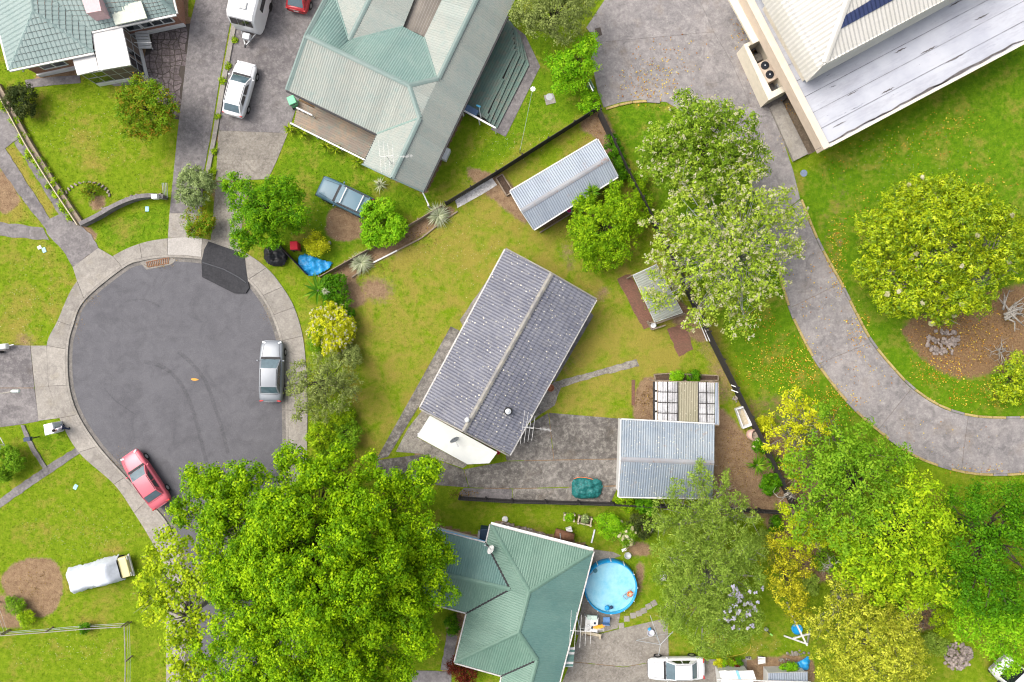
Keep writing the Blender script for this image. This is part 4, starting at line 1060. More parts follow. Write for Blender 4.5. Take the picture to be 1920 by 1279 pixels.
base_in = shrink([(p.x, p.y) for p in (f0, f1, f2, f3)], 1.6)
MB().prism(base_in, -0.05, fz-0.3).build("wall", M_cream, hall)
dfl = (f2-f1).normalized(); nfl = Vector((-dfl.y, dfl.x, 0))
for k in range(6):          # membrane laid in overlapping strips along the roof
    w0, w1 = k*1.25, (k+1)*1.25+0.03
    L1, L2 = 0, (f2-f1).length
    q = [f1 + nfl*w0, f2 + nfl*w0, f2 + nfl*w1, f1 + nfl*w1]
    MB().add([p + Vector((0,0,0.012*(k % 2))) for p in q], [(0,1,2,3)]).build("membrane_strip", M_membrane, hall)
    MB().beam(q[0]+Vector((0,0,.012)), q[1]+Vector((0,0,.012)), 0.035, 0.03).build("seam", M_seam, hall)
q = [f1 + nfl*7.5 + dfl*0.0, f1 + nfl*7.5 + dfl*3.2, f0 + dfl*3.0 + nfl*2, f0 + nfl*2]
MB().add([p + Vector((0,0,-0.008)) for p in q], [(0,1,2,3)]).build("membrane_strip", M_membrane, hall)
for k, (s_, w_, l_, t_) in enumerate(((2.2,0.10,3.4,.16),(6.5,.08,4.2,.2),(11.5,.12,5.0,.26),(3.2,2.4,.5,.09),(5.5,1.4,.55,.12),(7.6,3.5,.5,.12),(9.4,2.6,.7,.12),(10.8,1.2,.9,.10),(12.6,4.6,.6,.1),(1.4,.9,.55,.08),(13.8,2.9,.6,.12),(2.0,4.9,.4,.1))):
    c_ = f1 + dfl*s_ + nfl*w_; n_pt = 26; pts_ = []
    m_ = 13; wid = [max(.04, math.sin(math.pi*i/(m_-1)))*random.uniform(.5,1.0) for i in range(m_)]; wob = [random.uniform(-.3,.3)*t_ for _ in range(m_)]
    pts_ = [c_ + dfl*l_*(2*i/(m_-1)-1) + nfl*(t_*.5*wid[i]+wob[i]) + Vector((0,0,.028)) for i in range(m_)] + [c_ + dfl*l_*(2*i/(m_-1)-1) + nfl*(-t_*.5*wid[i]+wob[i]) + Vector((0,0,.028)) for i in range(m_-1,-1,-1)]
    MB().poly(pts_).build("dirt_patch", M_roofdirt, hall)
x0 = f0 - dfl*0.02 + nfl*2
o1 = f1 - dfl*0.2
pw = [x0 - dfl*0.5, f1 - dfl*0.5 - nfl*0.16, f1 - nfl*0.16 + dfl*0.0, x0]
MB().prism([(p.x, p.y) for p in pw], fz-0.9, fz+0.22).build("parapet", M_beige, hall)
pe = [f1 - nfl*0.20, f2 - nfl*0.20, f2 - nfl*0.0, f1 - nfl*0.0]
MB().prism([(p.x, p.y) for p in pe], fz-0.7, fz+0.10).build("parapet_edge", M_cream, hall)
# main ribbed roof with curved eaves
u0, u1, u2, u3 = P(1427,0,4.4), P(1512,155,4.4), P(1800,-2,4.4), P(1905,-60,4.4)
uu = P(1392,-65,4.4)
b1, b2, b0 = P(1546,118,5.9), P(1810,-22,5.9), P(1430,-80,5.9); tp1 = P(1600,-30,7.6); tp2 = P(1700,-100,8.5)
def lerp3(p, q, f): return Vector(p).lerp(Vector(q), f)
def bulge(p, q, f, amt): return lerp3(p, q, f) + Vector((0,0,amt*math.sin(math.pi*f)))
rf = line_parts(cap_lines, [(b1, tp1)], "roof", M_churchrib, hall, 0.45, 0.06, 0.08)
for k in range(4):
    fa, fb = k/4, (k+1)/4
    roof_plane(rf, [bulge(u1,b1,fa,.55), bulge(u3,b2,fa,.55), bulge(u3,b2,fb,.55), bulge(u1,b1,fb,.55)], u2-u1, M_churchrib, 0.30, 0.035, 99, "curved_eave_sheet")
    roof_plane(rf, [bulge(u1,b1,fa,.55), bulge(uu,b0,fa,.55), bulge(uu,b0,fb,.55), bulge(u1,b1,fb,.55)], u1-u0, M_churchrib, 0.30, 0.035, 99, "curved_eave_sheet")
roof_plane(rf, [b1, b2, tp1 + (b2-b1), tp1], u2-u1, M_churchrib, 0.30, 0.035, 1.2); roof_plane(rf, [b1, b0, tp1], u1-u0, M_churchrib, 0.30, 0.035, 1.2)
M_bluesheet = metalroof("navy_blue_cladding", c255(62,76,122), c255(52,64,108), c255(80,92,136), wornamt=0.4, perobj=0.05)
nrm = Vector((0,0,.06))
bl = [b1.lerp(tp1, 0.40), b1.lerp(tp1, 0.60)]
def onplane(px, py):
    n_ = (b2-b1).cross(tp1-b1).normalized(); o = Vector((0,0,CAM_H)); d = P(px, py, 0)-o; s_ = (b1-o).dot(n_)/d.dot(n_); return o + d*s_
roof_plane(rf, [onplane(1572,57)+nrm, onplane(1690,-8)+nrm, onplane(1640,-4)+nrm, onplane(1582,31)+nrm], u2-u1, M_bluesheet, 0.30, 0.035, 1.2, "blue_cladding")
MB().prism(shrink([(p.x, p.y) for p in (u1, u0, P(1600,-60,4.4), P(1880,-60,4.4))], 0.3), fz-0.2, 4.4).build("upper_wall", M_cream, hall)
cn = PP([(1363,-8),(1402,-8),(1437,70),(1412,82)], 2.5)
MB().prism(cn, 2.3, 2.5).build("entrance_canopy", M_cream, hall)
pave([p for p in (f0, f1, f2, f3)])
ac = thing("plant_enclosure", "cream walled open top enclosure beside the church hall parapet", "enclosure", P(1430,135))
zE = 1.7
ow = PP([(1394,84),(1431,65),(1482,166),(1441,188)], zE); iw = PP([(1403,87),(1430,72),(1474,158),(1447,172)], zE)
for i in range(4):
    j = (i+1) % 4; MB().prism([(p.x, p.y) for p in (ow[i], ow[j], iw[j], iw[i])], 0, zE + 0.004*i).build("wall", M_cream, ac)
ou = thing("air_conditioner", "beige air conditioning unit with two dark fans inside the enclosure", "air conditioner", P(1440,133))
q = PP([(1420,119),(1442,109),(1460,145),(1439,156)], 1.15); bd = MB().prism(q, 0.1, 1.15).build("casing", M_beige, ou, bevel=0.02)
for x, y in ((1434,123),(1443,140)):
    c = P(x, y, 1.15); fg = MB().lathe(c, [(0.30,0),(0.30,0.06),(0.26,0.07)], 24).build("fan", M_black, ou)
    mb = MB()
    for k in range(10): a = k*math.pi/5; mb.beam(c+Vector((math.cos(a)*.05, math.sin(a)*.05, .085)), c+Vector((math.cos(a)*.29, math.sin(a)*.29, .085)), 0.012, 0.012)
    mb.build("guard", M_navy, fg); MB().lathe(c, [(0.06,.07),(0.05,.1)], 10).build("hub", M_white, fg)
q = PP([(1456,157),(1470,150),(1476,158),(1460,166)], 0.6); MB().prism(q, 0, 0.6).build("pump_box", M_galv, ac)
q = PP([(1413,104),(1432,96),(1438,108),(1420,116)], 0.4); MB().prism(q, 0, 0.4).build("concrete_pad", M_footpath, ac)

# ---- 9. white shed cut off at the bottom edge
ws = thing("white_lean_to", "low white shed with pale blue roof stripe at the bottom edge", "shed", P(1385,1270))
q = PP([(1348,1262),(1405,1258),(1415,1274),(1420,1300),(1352,1300)], 1.5)
MB().prism(shrink([(p.x, p.y) for p in q], .1), 0, 1.4).build("wall", M_weatherboard, ws)
rfb = MB().beam(PP([(1345,1274)], 1.6)[0], PP([(1520,1279)], 1.6)[0], 0.08, 0.08).build("roof", M_whitetrim, ws)
for k, (x0_, x1_, m) in enumerate(((1348,1362,M_white),(1362,1379,M_whitegrub),(1379,1384,plain("stripe_blue", (0.2,0.42,0.6), .5)),(1384,1412,M_whitegrub))):
    MB().add(PP([(x0_,1258),(x1_,1257),(x1_+6,1274),(x0_+6,1275)], 1.55), [(0,3,2,1)]).build("roof_sheet", m, rfb)
ws2 = thing("low_grey_shed", "low grey roofed shed behind plants at the bottom edge", "shed", P(1480,1272))
q = PP([(1440,1262),(1515,1260),(1515,1300),(1440,1300)], 1.3)
MB().prism(shrink([(p.x, p.y) for p in q], .1), 0, 1.2).build("wall", M_weatherboard, ws2)
roof_plane(MB().prism(q, 1.22, 1.28).build("roof", M_whitegrub, ws2), [p+Vector((0,0,.04)) for p in q], q[1]-q[0], M_bluezinc, 0.17, 0.014, 0.8)

# ================================================================== VEHICLES
def paint(name, col, metal=0.1, rough=0.32):
    t = NT(name); f = t.noise(1.6, 4)
    c = t.mix(f, sc(col, 0.92), sc(col, 1.05)); return t.finish(c, rough, None, metal, 0.4, 0.25)
def quad_panel(cs, u0, u1, v0, v1, off, bul, nu=5, nv=4):
    """grid patch on a bilinear quad cs=(00,10,11,01) with bulge; returns verts, faces"""
    c00, c10, c11, c01 = [Vector(c) for c in cs]
    n = (c10-c00).cross(c01-c00).normalized(); vs = []; fs = []
    for j in range(nv+1):
        for i in range(nu+1):
            u = u0+(u1-u0)*i/nu; v = v0+(v1-v0)*j/nv
            p = c00.lerp(c10, u).lerp(c01.lerp(c11, u), v)
            vs.append(p + n*(off + bul*4*u*(1-u)*0.5 + bul*4*v*(1-v)*0.5))
    for j in range(nv):
        for i in range(nu):
            a = j*(nu+1)+i; fs.append((a, a+1, a+nu+2, a+nu+1))
    return vs, fs
def car(name, label, px, py, heading, L, W_, H_, mat, style="sedan", z=0.0, group=None, glass=M_carglass, trim=None, category="car"):
    """heading = photo-space vector (dx, dy) pointing to the bonnet"""
    base = P(px, py, 0.7); rz = math.atan2(-heading[1], heading[0])
    o = thing(name, label, category, (base.x, base.y, z), rz, group)
    w = W_/2; trim = trim or mat
    bonnet, belt = 0.62*H_*0.98, 0.66*H_
    if style == "sedan":   st = [(-.5,.80,.42,.50,.58),(-.485,.90,.34,.56,.66),(-.45,.96,.28,.62,.70),(-.30,1,.24,.66,.71),(-.1,1,.22,.66,.68),(.12,1,.22,.65,.66),(.24,.99,.22,.64,.66),(.36,.97,.24,.58,.63),(.44,.93,.27,.52,.57),(.485,.84,.32,.46,.51),(.5,.72,.38,.42,.46)]
    elif style == "hatch": st = [(-.5,.82,.36,.52,.62),(-.485,.92,.32,.62,.72),(-.44,.97,.28,.66,.72),(-.30,1,.24,.66,.69),(-.1,1,.22,.65,.67),(.12,1,.22,.64,.66),(.26,.99,.22,.62,.65),(.37,.96,.24,.57,.62),(.45,.90,.27,.50,.55),(.487,.80,.32,.44,.49),(.5,.68,.38,.40,.44)]
    else:                  st = [(-.5,.92,.36,.54,.60),(-.49,.97,.30,.60,.64),(-.45,1,.28,.63,.65),(-.30,1,.26,.64,.65),(-.1,1,.26,.64,.65),(.12,1,.26,.64,.65),(.2,1,.26,.63,.65),(.36,.98,.28,.60,.63),(.46,.96,.30,.57,.60),(.49,.92,.32,.53,.56),(.5,.86,.36,.48,.52)]
    vs = []; fs = []; N = 11
    for x, k, zl, zs, zt in st:
        hw = w*k; zl *= H_*.9; zs *= H_; zt *= H_
        half = [(hw*.86, zl), (hw*.985, zl+.10), (hw, (zl+zs)/2), (hw*.985, zs-.05), (hw*.88, zs+.4*(zt-zs))]
        ring = [(-y, z_) for y, z_ in half] + [(0, zt)] + [(y, z_) for y, z_ in half[::-1]]
        vs += [(x*L, y, z_) for y, z_ in ring]
    for i in range(len(st)-1):
        for k in range(N-1): a = i*N+k; fs.append((a, a+1, a+N+1, a+N))
        fs.append((i*N+N-1, i*N, (i+1)*N, (i+1)*N+N-1))
    fs += [tuple(range(N)), tuple(range(len(st)*N-1, (len(st)-1)*N-1, -1))]
    body = MB().add(vs, fs).build("body", mat, o, local=True, smooth=True)
    sbm = body.modifiers.new("sub", 'SUBSURF'); sbm.levels = sbm.render_levels = 1
    # greenhouse
    if style == "sedan":   xf, xft, xrt, xr, wt = .20, .045, -.24, -.36, .74
    elif style == "hatch": xf, xft, xrt, xr, wt = .22, .06, -.33, -.46, .76
    else:                  xf, xft, xrt, xr, wt = .13, .06, -.455, -.48, .84
    zb = .655*H_; zt = H_*.985; wb = w*.90; wt = w*wt
    bf = [(xf*L, -wb*.93, zb), (xf*L, wb*.93, zb)]; br = [(xr*L, -wb*.9, zb+.02), (xr*L, wb*.9, zb+.02)]
    tf = [(xft*L, -wt*.95, zt-.03), (xft*L, wt*.95, zt-.03)]; tr = [(xrt*L, -wt*.93, zt-.04), (xrt*L, wt*.93, zt-.04)]
    faces = {"ws": (bf[0], bf[1], tf[1], tf[0]), "rw": (br[1], br[0], tr[0], tr[1]), "sl": (br[1], tr[1], tf[1], bf[1]), "sr": (bf[0], tf[0], tr[0], br[0]), "rf": (tf[0], tf[1], tr[1], tr[0])}
    faces["sl"] = (bf[1], br[1], tr[1], tf[1]); faces["sr"] = (br[0], bf[0], tf[0], tr[0])
    mb = MB()
    for k in ("ws", "rw", "sl", "sr"): mb.add(*quad_panel(faces[k], 0, 1, 0, 1, 0, .03 if k in ("ws","rw") else .02))
    mb.build("cabin", trim, o, local=True, smooth=True)
    MB().add(*quad_panel(faces["rf"], -.02, 1.02, -.03, 1.03, .005, .045, 8, 8)).build("roof", mat, o, local=True, smooth=True)
    MB().add(*quad_panel(faces["ws"], .05, .95, .06, .97, .012, .03, 8, 5)).build("windscreen", glass, o, local=True, smooth=True)
    MB().add(*quad_panel(faces["rw"], .07, .93, .12, .93, .012, .03, 8, 5)).build("rear_window", glass, o, local=True, smooth=True)
    for k in ("sl", "sr"):
        for a, b in ((.14,.46),(.51,.80)) if style != "suv" else ((.10,.38),(.42,.66),(.70,.93)):
            if k == "sr": a, b = 1-b, 1-a
            MB().add(*quad_panel(faces[k], a, b, .12, .88, .012, .02)).build("side_window", M_darkglass, o, local=True, smooth=True)
    for s in (-1, 1):
        MB().box((xf*L-.12, s*(w+.07), zb+.04), (.12,.17,.12), taper=.8).build("mirror", mat, o, local=True, bevel=.03)
        f = [(.488*L, s*w*.78, .47*H_), (.45*L, s*w*.92, .515*H_), (.452*L, s*w*.55, .55*H_), (.49*L, s*w*.45, .50*H_)]
        MB().box((.468*L, s*w*.66, .50*H_), (.14,.30,.10), rz=-s*.35, taper=.85).build("headlight", plain("headlight_lens", (.6,.62,.64), .15), o, local=True, bevel=.02)
        MB().box((-.482*L, s*w*.72, .585*H_), (.10,.32,.12), rz=s*.15, taper=.9).build("tail_light", plain("tail_light_lens", (.4,.02,.02), .25), o, local=True, bevel=.02)
        for x in (.31*L, -.30*L):
            M = Matrix.Rotation(R(90), 3, 'X'); r = .31 if style != "suv" else .37
            tyre = MB().lathe((x, s*(w-.09), r), [(r*.62,-.1),(r*.95,-.1),(r,-.07),(r,.07),(r*.95,.1),(r*.62,.1)], 20, M).build("wheel", M_tyre, o, local=True, smooth=True)
            MB().lathe((x, s*(w-.02), r), [(r*.62,-.03),(r*.55,.03),(r*.2,.035),(.02,.04)], 14, Matrix.Rotation(R(90)*-s, 3, 'X')).build("rim", M_rim, tyre, local=True)
    MB().box((.497*L, 0, .30*H_), (.05, W_*.62, .13)).build("front_bumper", M_black, o, local=True, bevel=.02)
    MB().box((-.497*L, 0, .36*H_), (.05, W_*.55, .12)).build("rear_bumper", M_black if style == "suv" else mat, o, local=True, bevel=.02)
    MB().box((-.503*L, 0, .46*H_), (.012,.36,.12)).build("number_plate", M_white, o, local=True)
    MB().add(*quad_panel([((xf+.035)*L,-wb*.86,zb+.012),((xf+.035)*L,wb*.86,zb+.012),((xf-.002)*L,wb*.9,zb+.03),((xf-.002)*L,-wb*.9,zb+.03)],0,1,0,1,.004,.02,8,2)).build("cowl", M_black, o, local=True)
    zat = lambda x: np.interp(x, [q[0] for q in st], [q[4] for q in st])*H_
    for s in (-1, 1):      # bonnet and boot shut lines
        MB().tube([(x*L, s*w*np.interp(x, [.2,.46], [.74,.62]), zat(x)*.985+.012) for x in (xf+.04,.28,.34,.40,.445)], .009, 4).build("bonnet_gap", M_black, o, local=True)
    if style == "sedan": MB().tube([((xr-.012)*L, y, zat(xr)*.985+.015+.02*(1-abs(y)/w)) for y in (-w*.7,-w*.3,0,w*.3,w*.7)], .009, 4).build("boot_gap", M_black, o, local=True)
    for s in (-1, 1):
        MB().add(*quad_panel(faces["rf"], (.01 if s < 0 else .955), (.045 if s < 0 else .99), .02, .98, .03, .045, 1, 8)).build("roof_gutter", M_black, o, local=True)
    mb = MB()
    for s in (-1, 1): mb.tube([(xf*L+.03, s*.35-.1, zb+.035), (xf*L-.12, s*.35+.3, zb+.10)], .008, 4)
    mb.build("wipers", M_black, o, local=True)
    return o
M_silver = paint("silver_car_paint", (.17,.185,.205), .3, .4)
M_pinkred = paint("faded_red_car_paint", (.46,.09,.12), .2, .36)
M_carwhite = paint("white_car_paint", (.60,.60,.61), 0, .28)
M_carblue = paint("blue_grey_car_paint", (.055,.12,.16), .1, .5)
M_darkred = paint("dark_red_car_paint", (.32,.015,.02), .1, .3)
c1_ = car("silver_sedan", "silver sedan parked by the kerb of the turning circle", 509, 696, (0.02,-1), 4.55, 1.78, 1.42, M_silver)
car("red_sedan", "faded pinkish red sedan half on the footpath", 272, 899, (-0.56,-0.83), 4.6, 1.72, 1.40, M_pinkred)
car("white_hatchback", "white hatchback parked behind the caravan", 450, 167, (0.26,-0.965), 4.1, 1.70, 1.50, M_carwhite, "hatch")
car("white_sedan", "white sedan parked at the bottom beside the clothesline", 1268, 1254, (-1,0.02), 4.15, 1.68, 1.38, M_carwhite)
car("dark_red_hatchback", "dark red and black hatchback cut off by the top edge", 566, -27, (0.22,-0.975), 3.9, 1.68, 1.48, M_darkred, "hatch")
jeep = car("blue_off_roader", "blue grey off-roader with roof rack parked on the grass", 648, 371, (-0.90,-0.43), 4.1, 1.72, 1.78, M_carblue, "suv", category="off-roader")
for x in (-.1, -1.45): MB().beam((x,-.62,1.90),(x,.62,1.90),.07,.04).build("roof_bar", M_whitetrim, jeep, local=True)
for s in (-1, 1): MB().beam((.1,s*.70,1.82),(-1.8,s*.70,1.82),.04,.04).build("roof_rail", M_black, jeep, local=True)
M = Matrix.Rotation(R(90), 3, 'Y'); MB().lathe((-2.15,0,.95), [(.2,-.1),(.36,-.1),(.37,.1),(.2,.1)], 20, M).build("spare_wheel", M_tyre, jeep, local=True)
MB().box((2.12,0,.55), (.12,1.6,.18)).build("bull_bar", M_black, jeep, local=True, bevel=.03)

# caravan
cv = thing("caravan", "white caravan with roof hatch and drawbar standing on the driveway", "caravan", P(482,18), math.atan2(0.972, 0.235) + math.pi)
body = MB(); n = 9; vs = []; fs = []
secs = [(-2.6,.9,.55,2.35),(-2.5,1.0,.42,2.55),(-1.5,1.08,.36,2.62),(0,1.1,.36,2.62),(1.4,1.08,.36,2.60),(1.75,1.04,.42,2.40),(1.95,.98,.5,1.75),(2.0,.92,.6,1.2)]
for x, w, z0, z1 in secs:
    ring = [(-w*.9,z0),(-w,z0+.1),(-w,z1*.55),(-w*.97,z1-.14),(-w*.85,z1),(w*.85,z1),(w*.97,z1-.14),(w,z1*.55),(w,z0+.1),(w*.9,z0)]; vs += [(x,y,z) for y, z in ring]
N = 10
for i in range(len(secs)-1):
    for k in range(N): fs.append((i*N+k, i*N+(k+1) % N, (i+1)*N+(k+1) % N, (i+1)*N+k))
fs += [tuple(range(N-1,-1,-1)), tuple(range((len(secs)-1)*N, len(secs)*N))]
MB().add(vs, fs).build("body", M_carwhite, cv, local=True, bevel=.05)
for y0, y1 in ((-.82,-.30),(-.25,.25),(.30,.82)):
    MB().add(*quad_panel([(1.98,y0,1.72),(1.98,y1,1.72),(1.80,y1*.98,2.30),(1.80,y0*.98,2.30)],0,1,0,1,.012,.01)).build("front_window", M_darkglass, cv, local=True)
for s in (-1, 1):
    for x in (-1.6, .2): MB().box((x, s*1.10, 1.75), (1.0,.03,.55)).build("side_window", M_darkglass, cv, local=True, bevel=.01)
    MB().lathe((-.3, s*1.0, .33), [(.2,-.1),(.33,-.1),(.33,.1),(.2,.1)], 18, Matrix.Rotation(R(90),3,'X')).build("wheel", M_tyre, cv, local=True)
    MB().beam((1.95, s*.55, .45),(3.0,0,.45),.07,.1).build("drawbar", M_galv, cv, local=True)
for x in (.9, -1.2):
    h = MB().box((x, .15, 2.65), (.55,.55,.08), taper=.9).build("roof_hatch", M_galv, cv, local=True, bevel=.02); MB().box((x,.15,2.695), (.42,.42,.012)).build("hatch_dome", M_darkglass, h, local=True)
MB().box((2.35,0,.62), (.5,.55,.32), taper=.9).build("gas_locker", M_carwhite, cv, local=True, bevel=.04)
MB().box((3.02,0,.5), (.22,.1,.12)).tube([(2.7,0,.1),(2.7,0,.7)], .035, 8).build("coupling", M_black, cv, local=True)

# tarpaulin-covered pickup
M_tarp = plain("pale_grey_tarpaulin", (.46,.49,.54), .5, .14, 4.0)
ut = thing("covered_pickup", "old pickup under a pale tarpaulin with its yellow bonnet showing", "pickup", P(194,1071), math.atan2(0.262, 0.965))
M_yelpaint = paint("faded_yellow_paint", (.56,.50,.24), 0, .45)
hx = np.linspace(-2.25, 1.75, 34); hy = np.linspace(-1, 1, 19); vs = []; fs = []
def prof(x):
    if x < -2.1: return .75 + (x+2.25)*2
    if x < -0.35: return 1.08
    if x < 0.15: return 1.08 + (x+.35)*1.1
    if x < 1.1: return 1.62
    return 1.62 - (x-1.1)*.85
for i, x in enumerate(hx):
    for j, y in enumerate(hy):
        top = prof(x); e = abs(y); wv_ = .045*math.sin(3.1*x+4*y)+.03*math.sin(7*x-5*y+1)+random.uniform(-.02,.02)
        hw = .86 + .03*math.sin(2.3*x) + (.10*random.random() if e == 1 else 0)
        zz = top - .5*max(0, e-.72)*2 if e < .95 else .35 + .1*math.sin(5*x)
        vs.append((x, y*hw*(1.06 if e == 1 else 1), zz + wv_*(.5 if e < .95 else 1)))
for i in range(len(hx)-1):
    for j in range(len(hy)-1): a = i*len(hy)+j; fs.append((a, a+len(hy), a+len(hy)+1, a+1))
MB().add(vs, fs).build("tarpaulin", M_tarp, ut, local=True, smooth=True)
MB().box((2.05,0,.72), (.72,1.58,.36), taper=.93).build("bonnet", M_yelpaint, ut, local=True, bevel=.06)
MB().box((-.1,0,.5), (4.2,1.5,.3)).build("chassis", M_black, ut, local=True)
MB().box((2.45,0,.52), (.10,1.66,.16)).build("front_bumper", M_whitetrim, ut, local=True, bevel=.02)
for s in (-1, 1):
    MB().box((2.40,s*.6,.74), (.06,.26,.16)).build("headlight", M_white, ut, local=True)
    for x in (1.6,-1.4): MB().lathe((x,s*.72,.31), [(.2,-.1),(.31,-.1),(.31,.1),(.2,.1)], 16, Matrix.Rotation(R(90),3,'X')).build("wheel", M_tyre, ut, local=True)

# white flat-deck truck at the bottom corner
tk = thing("white_truck", "white truck with dark windscreen parked in the bottom corner", "truck", P(1897,1272), math.atan2(0.72, -0.69))
cabv = [(.2,.95,.5,1.9),(.5,.95,.5,2.0),(1.2,.95,.5,1.98),(1.75,.93,.5,1.25),(2.1,.88,.5,1.05),(2.2,.8,.6,.9)]; vs = []; fs = []
for x, w, z0, z1 in cabv:
    ring = [(-w,z0),(-w*1.02,z0+.3),(-w,z1*.62),(-w*.86,z1),(w*.86,z1),(w,z1*.62),(w*1.02,z0+.3),(w,z0)]; vs += [(x,y,z) for y, z in ring]
for i in range(len(cabv)-1):
    for k in range(8): fs.append((i*8+k, i*8+(k+1) % 8, (i+1)*8+(k+1) % 8, (i+1)*8+k))
fs += [tuple(range(7,-1,-1)), tuple(range(40,48))]
MB().add(vs, fs).build("cab", M_carwhite, tk, local=True, bevel=.05)
MB().add(*quad_panel([(1.74,-.78,1.28),(1.74,.78,1.28),(1.22,.70,1.96),(1.22,-.70,1.96)],0,1,0,1,.03,.03)).build("windscreen", M_darkglass, tk, local=True, smooth=True)
for s in (-1,1):
    MB().box((.95,s*.93,1.55), (.8,.05,.45)).build("side_window", M_darkglass, tk, local=True); MB().box((1.55,s*1.1,1.4), (.1,.2,.25)).build("mirror", M_black, tk, local=True)
    for x in (1.5,-1.3): MB().lathe((x,s*.8,.38), [(.2,-.12),(.38,-.12),(.38,.12),(.2,.12)], 16, Matrix.Rotation(R(90),3,'X')).build("wheel", M_tyre, tk, local=True)
for k in range(9): MB().box((-.05-.3*k,0,.95), (.27,1.9,.06)).build("deck_slat", M_carwhite, tk, local=True)
MB().box((-1.2,0,.75), (2.9,1.2,.3)).build("chassis", M_black, tk, local=True)
MB().tube([(.05,-.9,.98),(.05,-.9,2.0),(.05,.9,2.0),(.05,.9,.98)], .03, 6).build("headboard", M_white, tk, local=True)

# ================================================================== PERSON beside the white cabinet
def skin_person(name, label, loc, rz):
    o = thing(name, label, "person", loc, rz)
    V = []; E = []; Rd = []
    def v(p, r): V.append(p); Rd.append(r); return len(V)-1
    def chain(a, pts):
        for p, r in pts: b = v(p, r); E.append((a, b)); a = b
        return a
    hip = v((0,0,.95), .15)
    ch = chain(hip, [((0,0,1.12), .145), ((-.01,0,1.32), .165), ((-.02,0,1.44), .12)])
    nk = chain(ch, [((-.02,0,1.52), .058), ((0,0,1.60), .085), ((.005,0,1.68), .098), ((0,0,1.75), .07)])
    for s in (-1, 1):
        sx = .22*s
        chain(hip, [((.02,.10*s,.90), .11), ((.06+sx*.35,.11*s,.50), .075), ((.02+sx*.9,.11*s,.10), .05), ((.13+sx*.9,.12*s,.04), .042), ((.22+sx*.9,.125*s,.03), .035)])
        e = chain(ch, [((-.02,.18*s,1.42), .065), ((-.02,.26*s,1.16), .05), ((.14,.25*s,1.00), .038), ((.20,.24*s,.97), .034)])
        for k, (dy, l) in enumerate(((-.03,.07),(-.01,.085),(.012,.08),(.032,.06))):
            chain(e, [((.235,.24*s+dy,.955), .010), ((.235+l*.6,.24*s+dy,.935), .009), ((.24+l*.8,.24*s+dy,.905), .008)])
        chain(e, [((.215,.24*s-.045*s,.965), .011), ((.25,.24*s-.07*s,.95), .009)])
    me = bpy.data.meshes.new("body"); me.from_pydata(V, E, []); me.update()
    b = bpy.data.objects.new("body", me); link(b, o)
    sk_ = b.modifiers.new("skin", 'SKIN'); sk_.use_smooth_shade = True
    for i, r in enumerate(Rd): me.skin_vertices[0].data[i].radius = (r, r)
    me.skin_vertices[0].data[0].use_root = True
    b.modifiers.new("sub", 'SUBSURF').levels = 1
    # skin, shirt, jeans by height on the body itself
    t = NT("clothed_figure"); g = t.n("ShaderNodeTexCoord"); x = t.n("ShaderNodeSeparateXYZ"); t.l(g.outputs['Object'], x.inputs[0])
    zz = t.math('DIVIDE', x.outputs[2], 2.0)
    nd = t.n("ShaderNodeValToRGB"); nd.color_ramp.interpolation = 'CONSTANT'; e = nd.color_ramp.elements
    stops = [(0.0,(.01,.01,.012)),(.04,(.02,.03,.075)),(.51,(.56,.52,.58)),(.745,(.45,.28,.2))]
    while len(e) < 4: e.new(.5)
    for i, (p, c) in enumerate(stops): e[i].position = p; e[i].color = (*c, 1)
    t.l(zz, nd.inputs[0]); me.materials.append(t.finish(nd.outputs[0], .8))
    hb = MB(); vs = []; 
    hb.lathe((-.005,0,1.70), [(.098,-.02),(.108,.03),(.098,.08),(.06,.115),(.01,.125)], 14).build("hair", plain("dark_hair", (.02,.015,.012), .7), o, local=True, smooth=True)
    MB().box((.10,0,1.65), (.03,.025,.04), taper=.6).build("nose", plain("skin_tone", (.45,.28,.2), .6), o, local=True)
    return o
fpos = P(128,802)
skin_person("person", "person in a pale shirt and dark jeans standing beside the white cabinet", (fpos.x, fpos.y, .06), R(120))
cab = thing("white_cabinet", "white box shaped cabinet standing on the grass beside the footpath", "cabinet", P(112,797))
q = [(83,795),(112,787)]
w = [P(101,793), P(117,789), P(121,808), P(104,813)]
cb = MB().prism([(p.x, p.y) for p in w], 0, 1.25).build("body", plain("cabinet_white", (.66,.66,.68), .45, .08), cab, bevel=.03)
MB().beam(P(117.6,791)+Vector((0,0,.65)), P(120.8,806)+Vector((0,0,.65)), .03, 1.0).build("door", plain("cabinet_door", (.45,.52,.52), .4), cab)

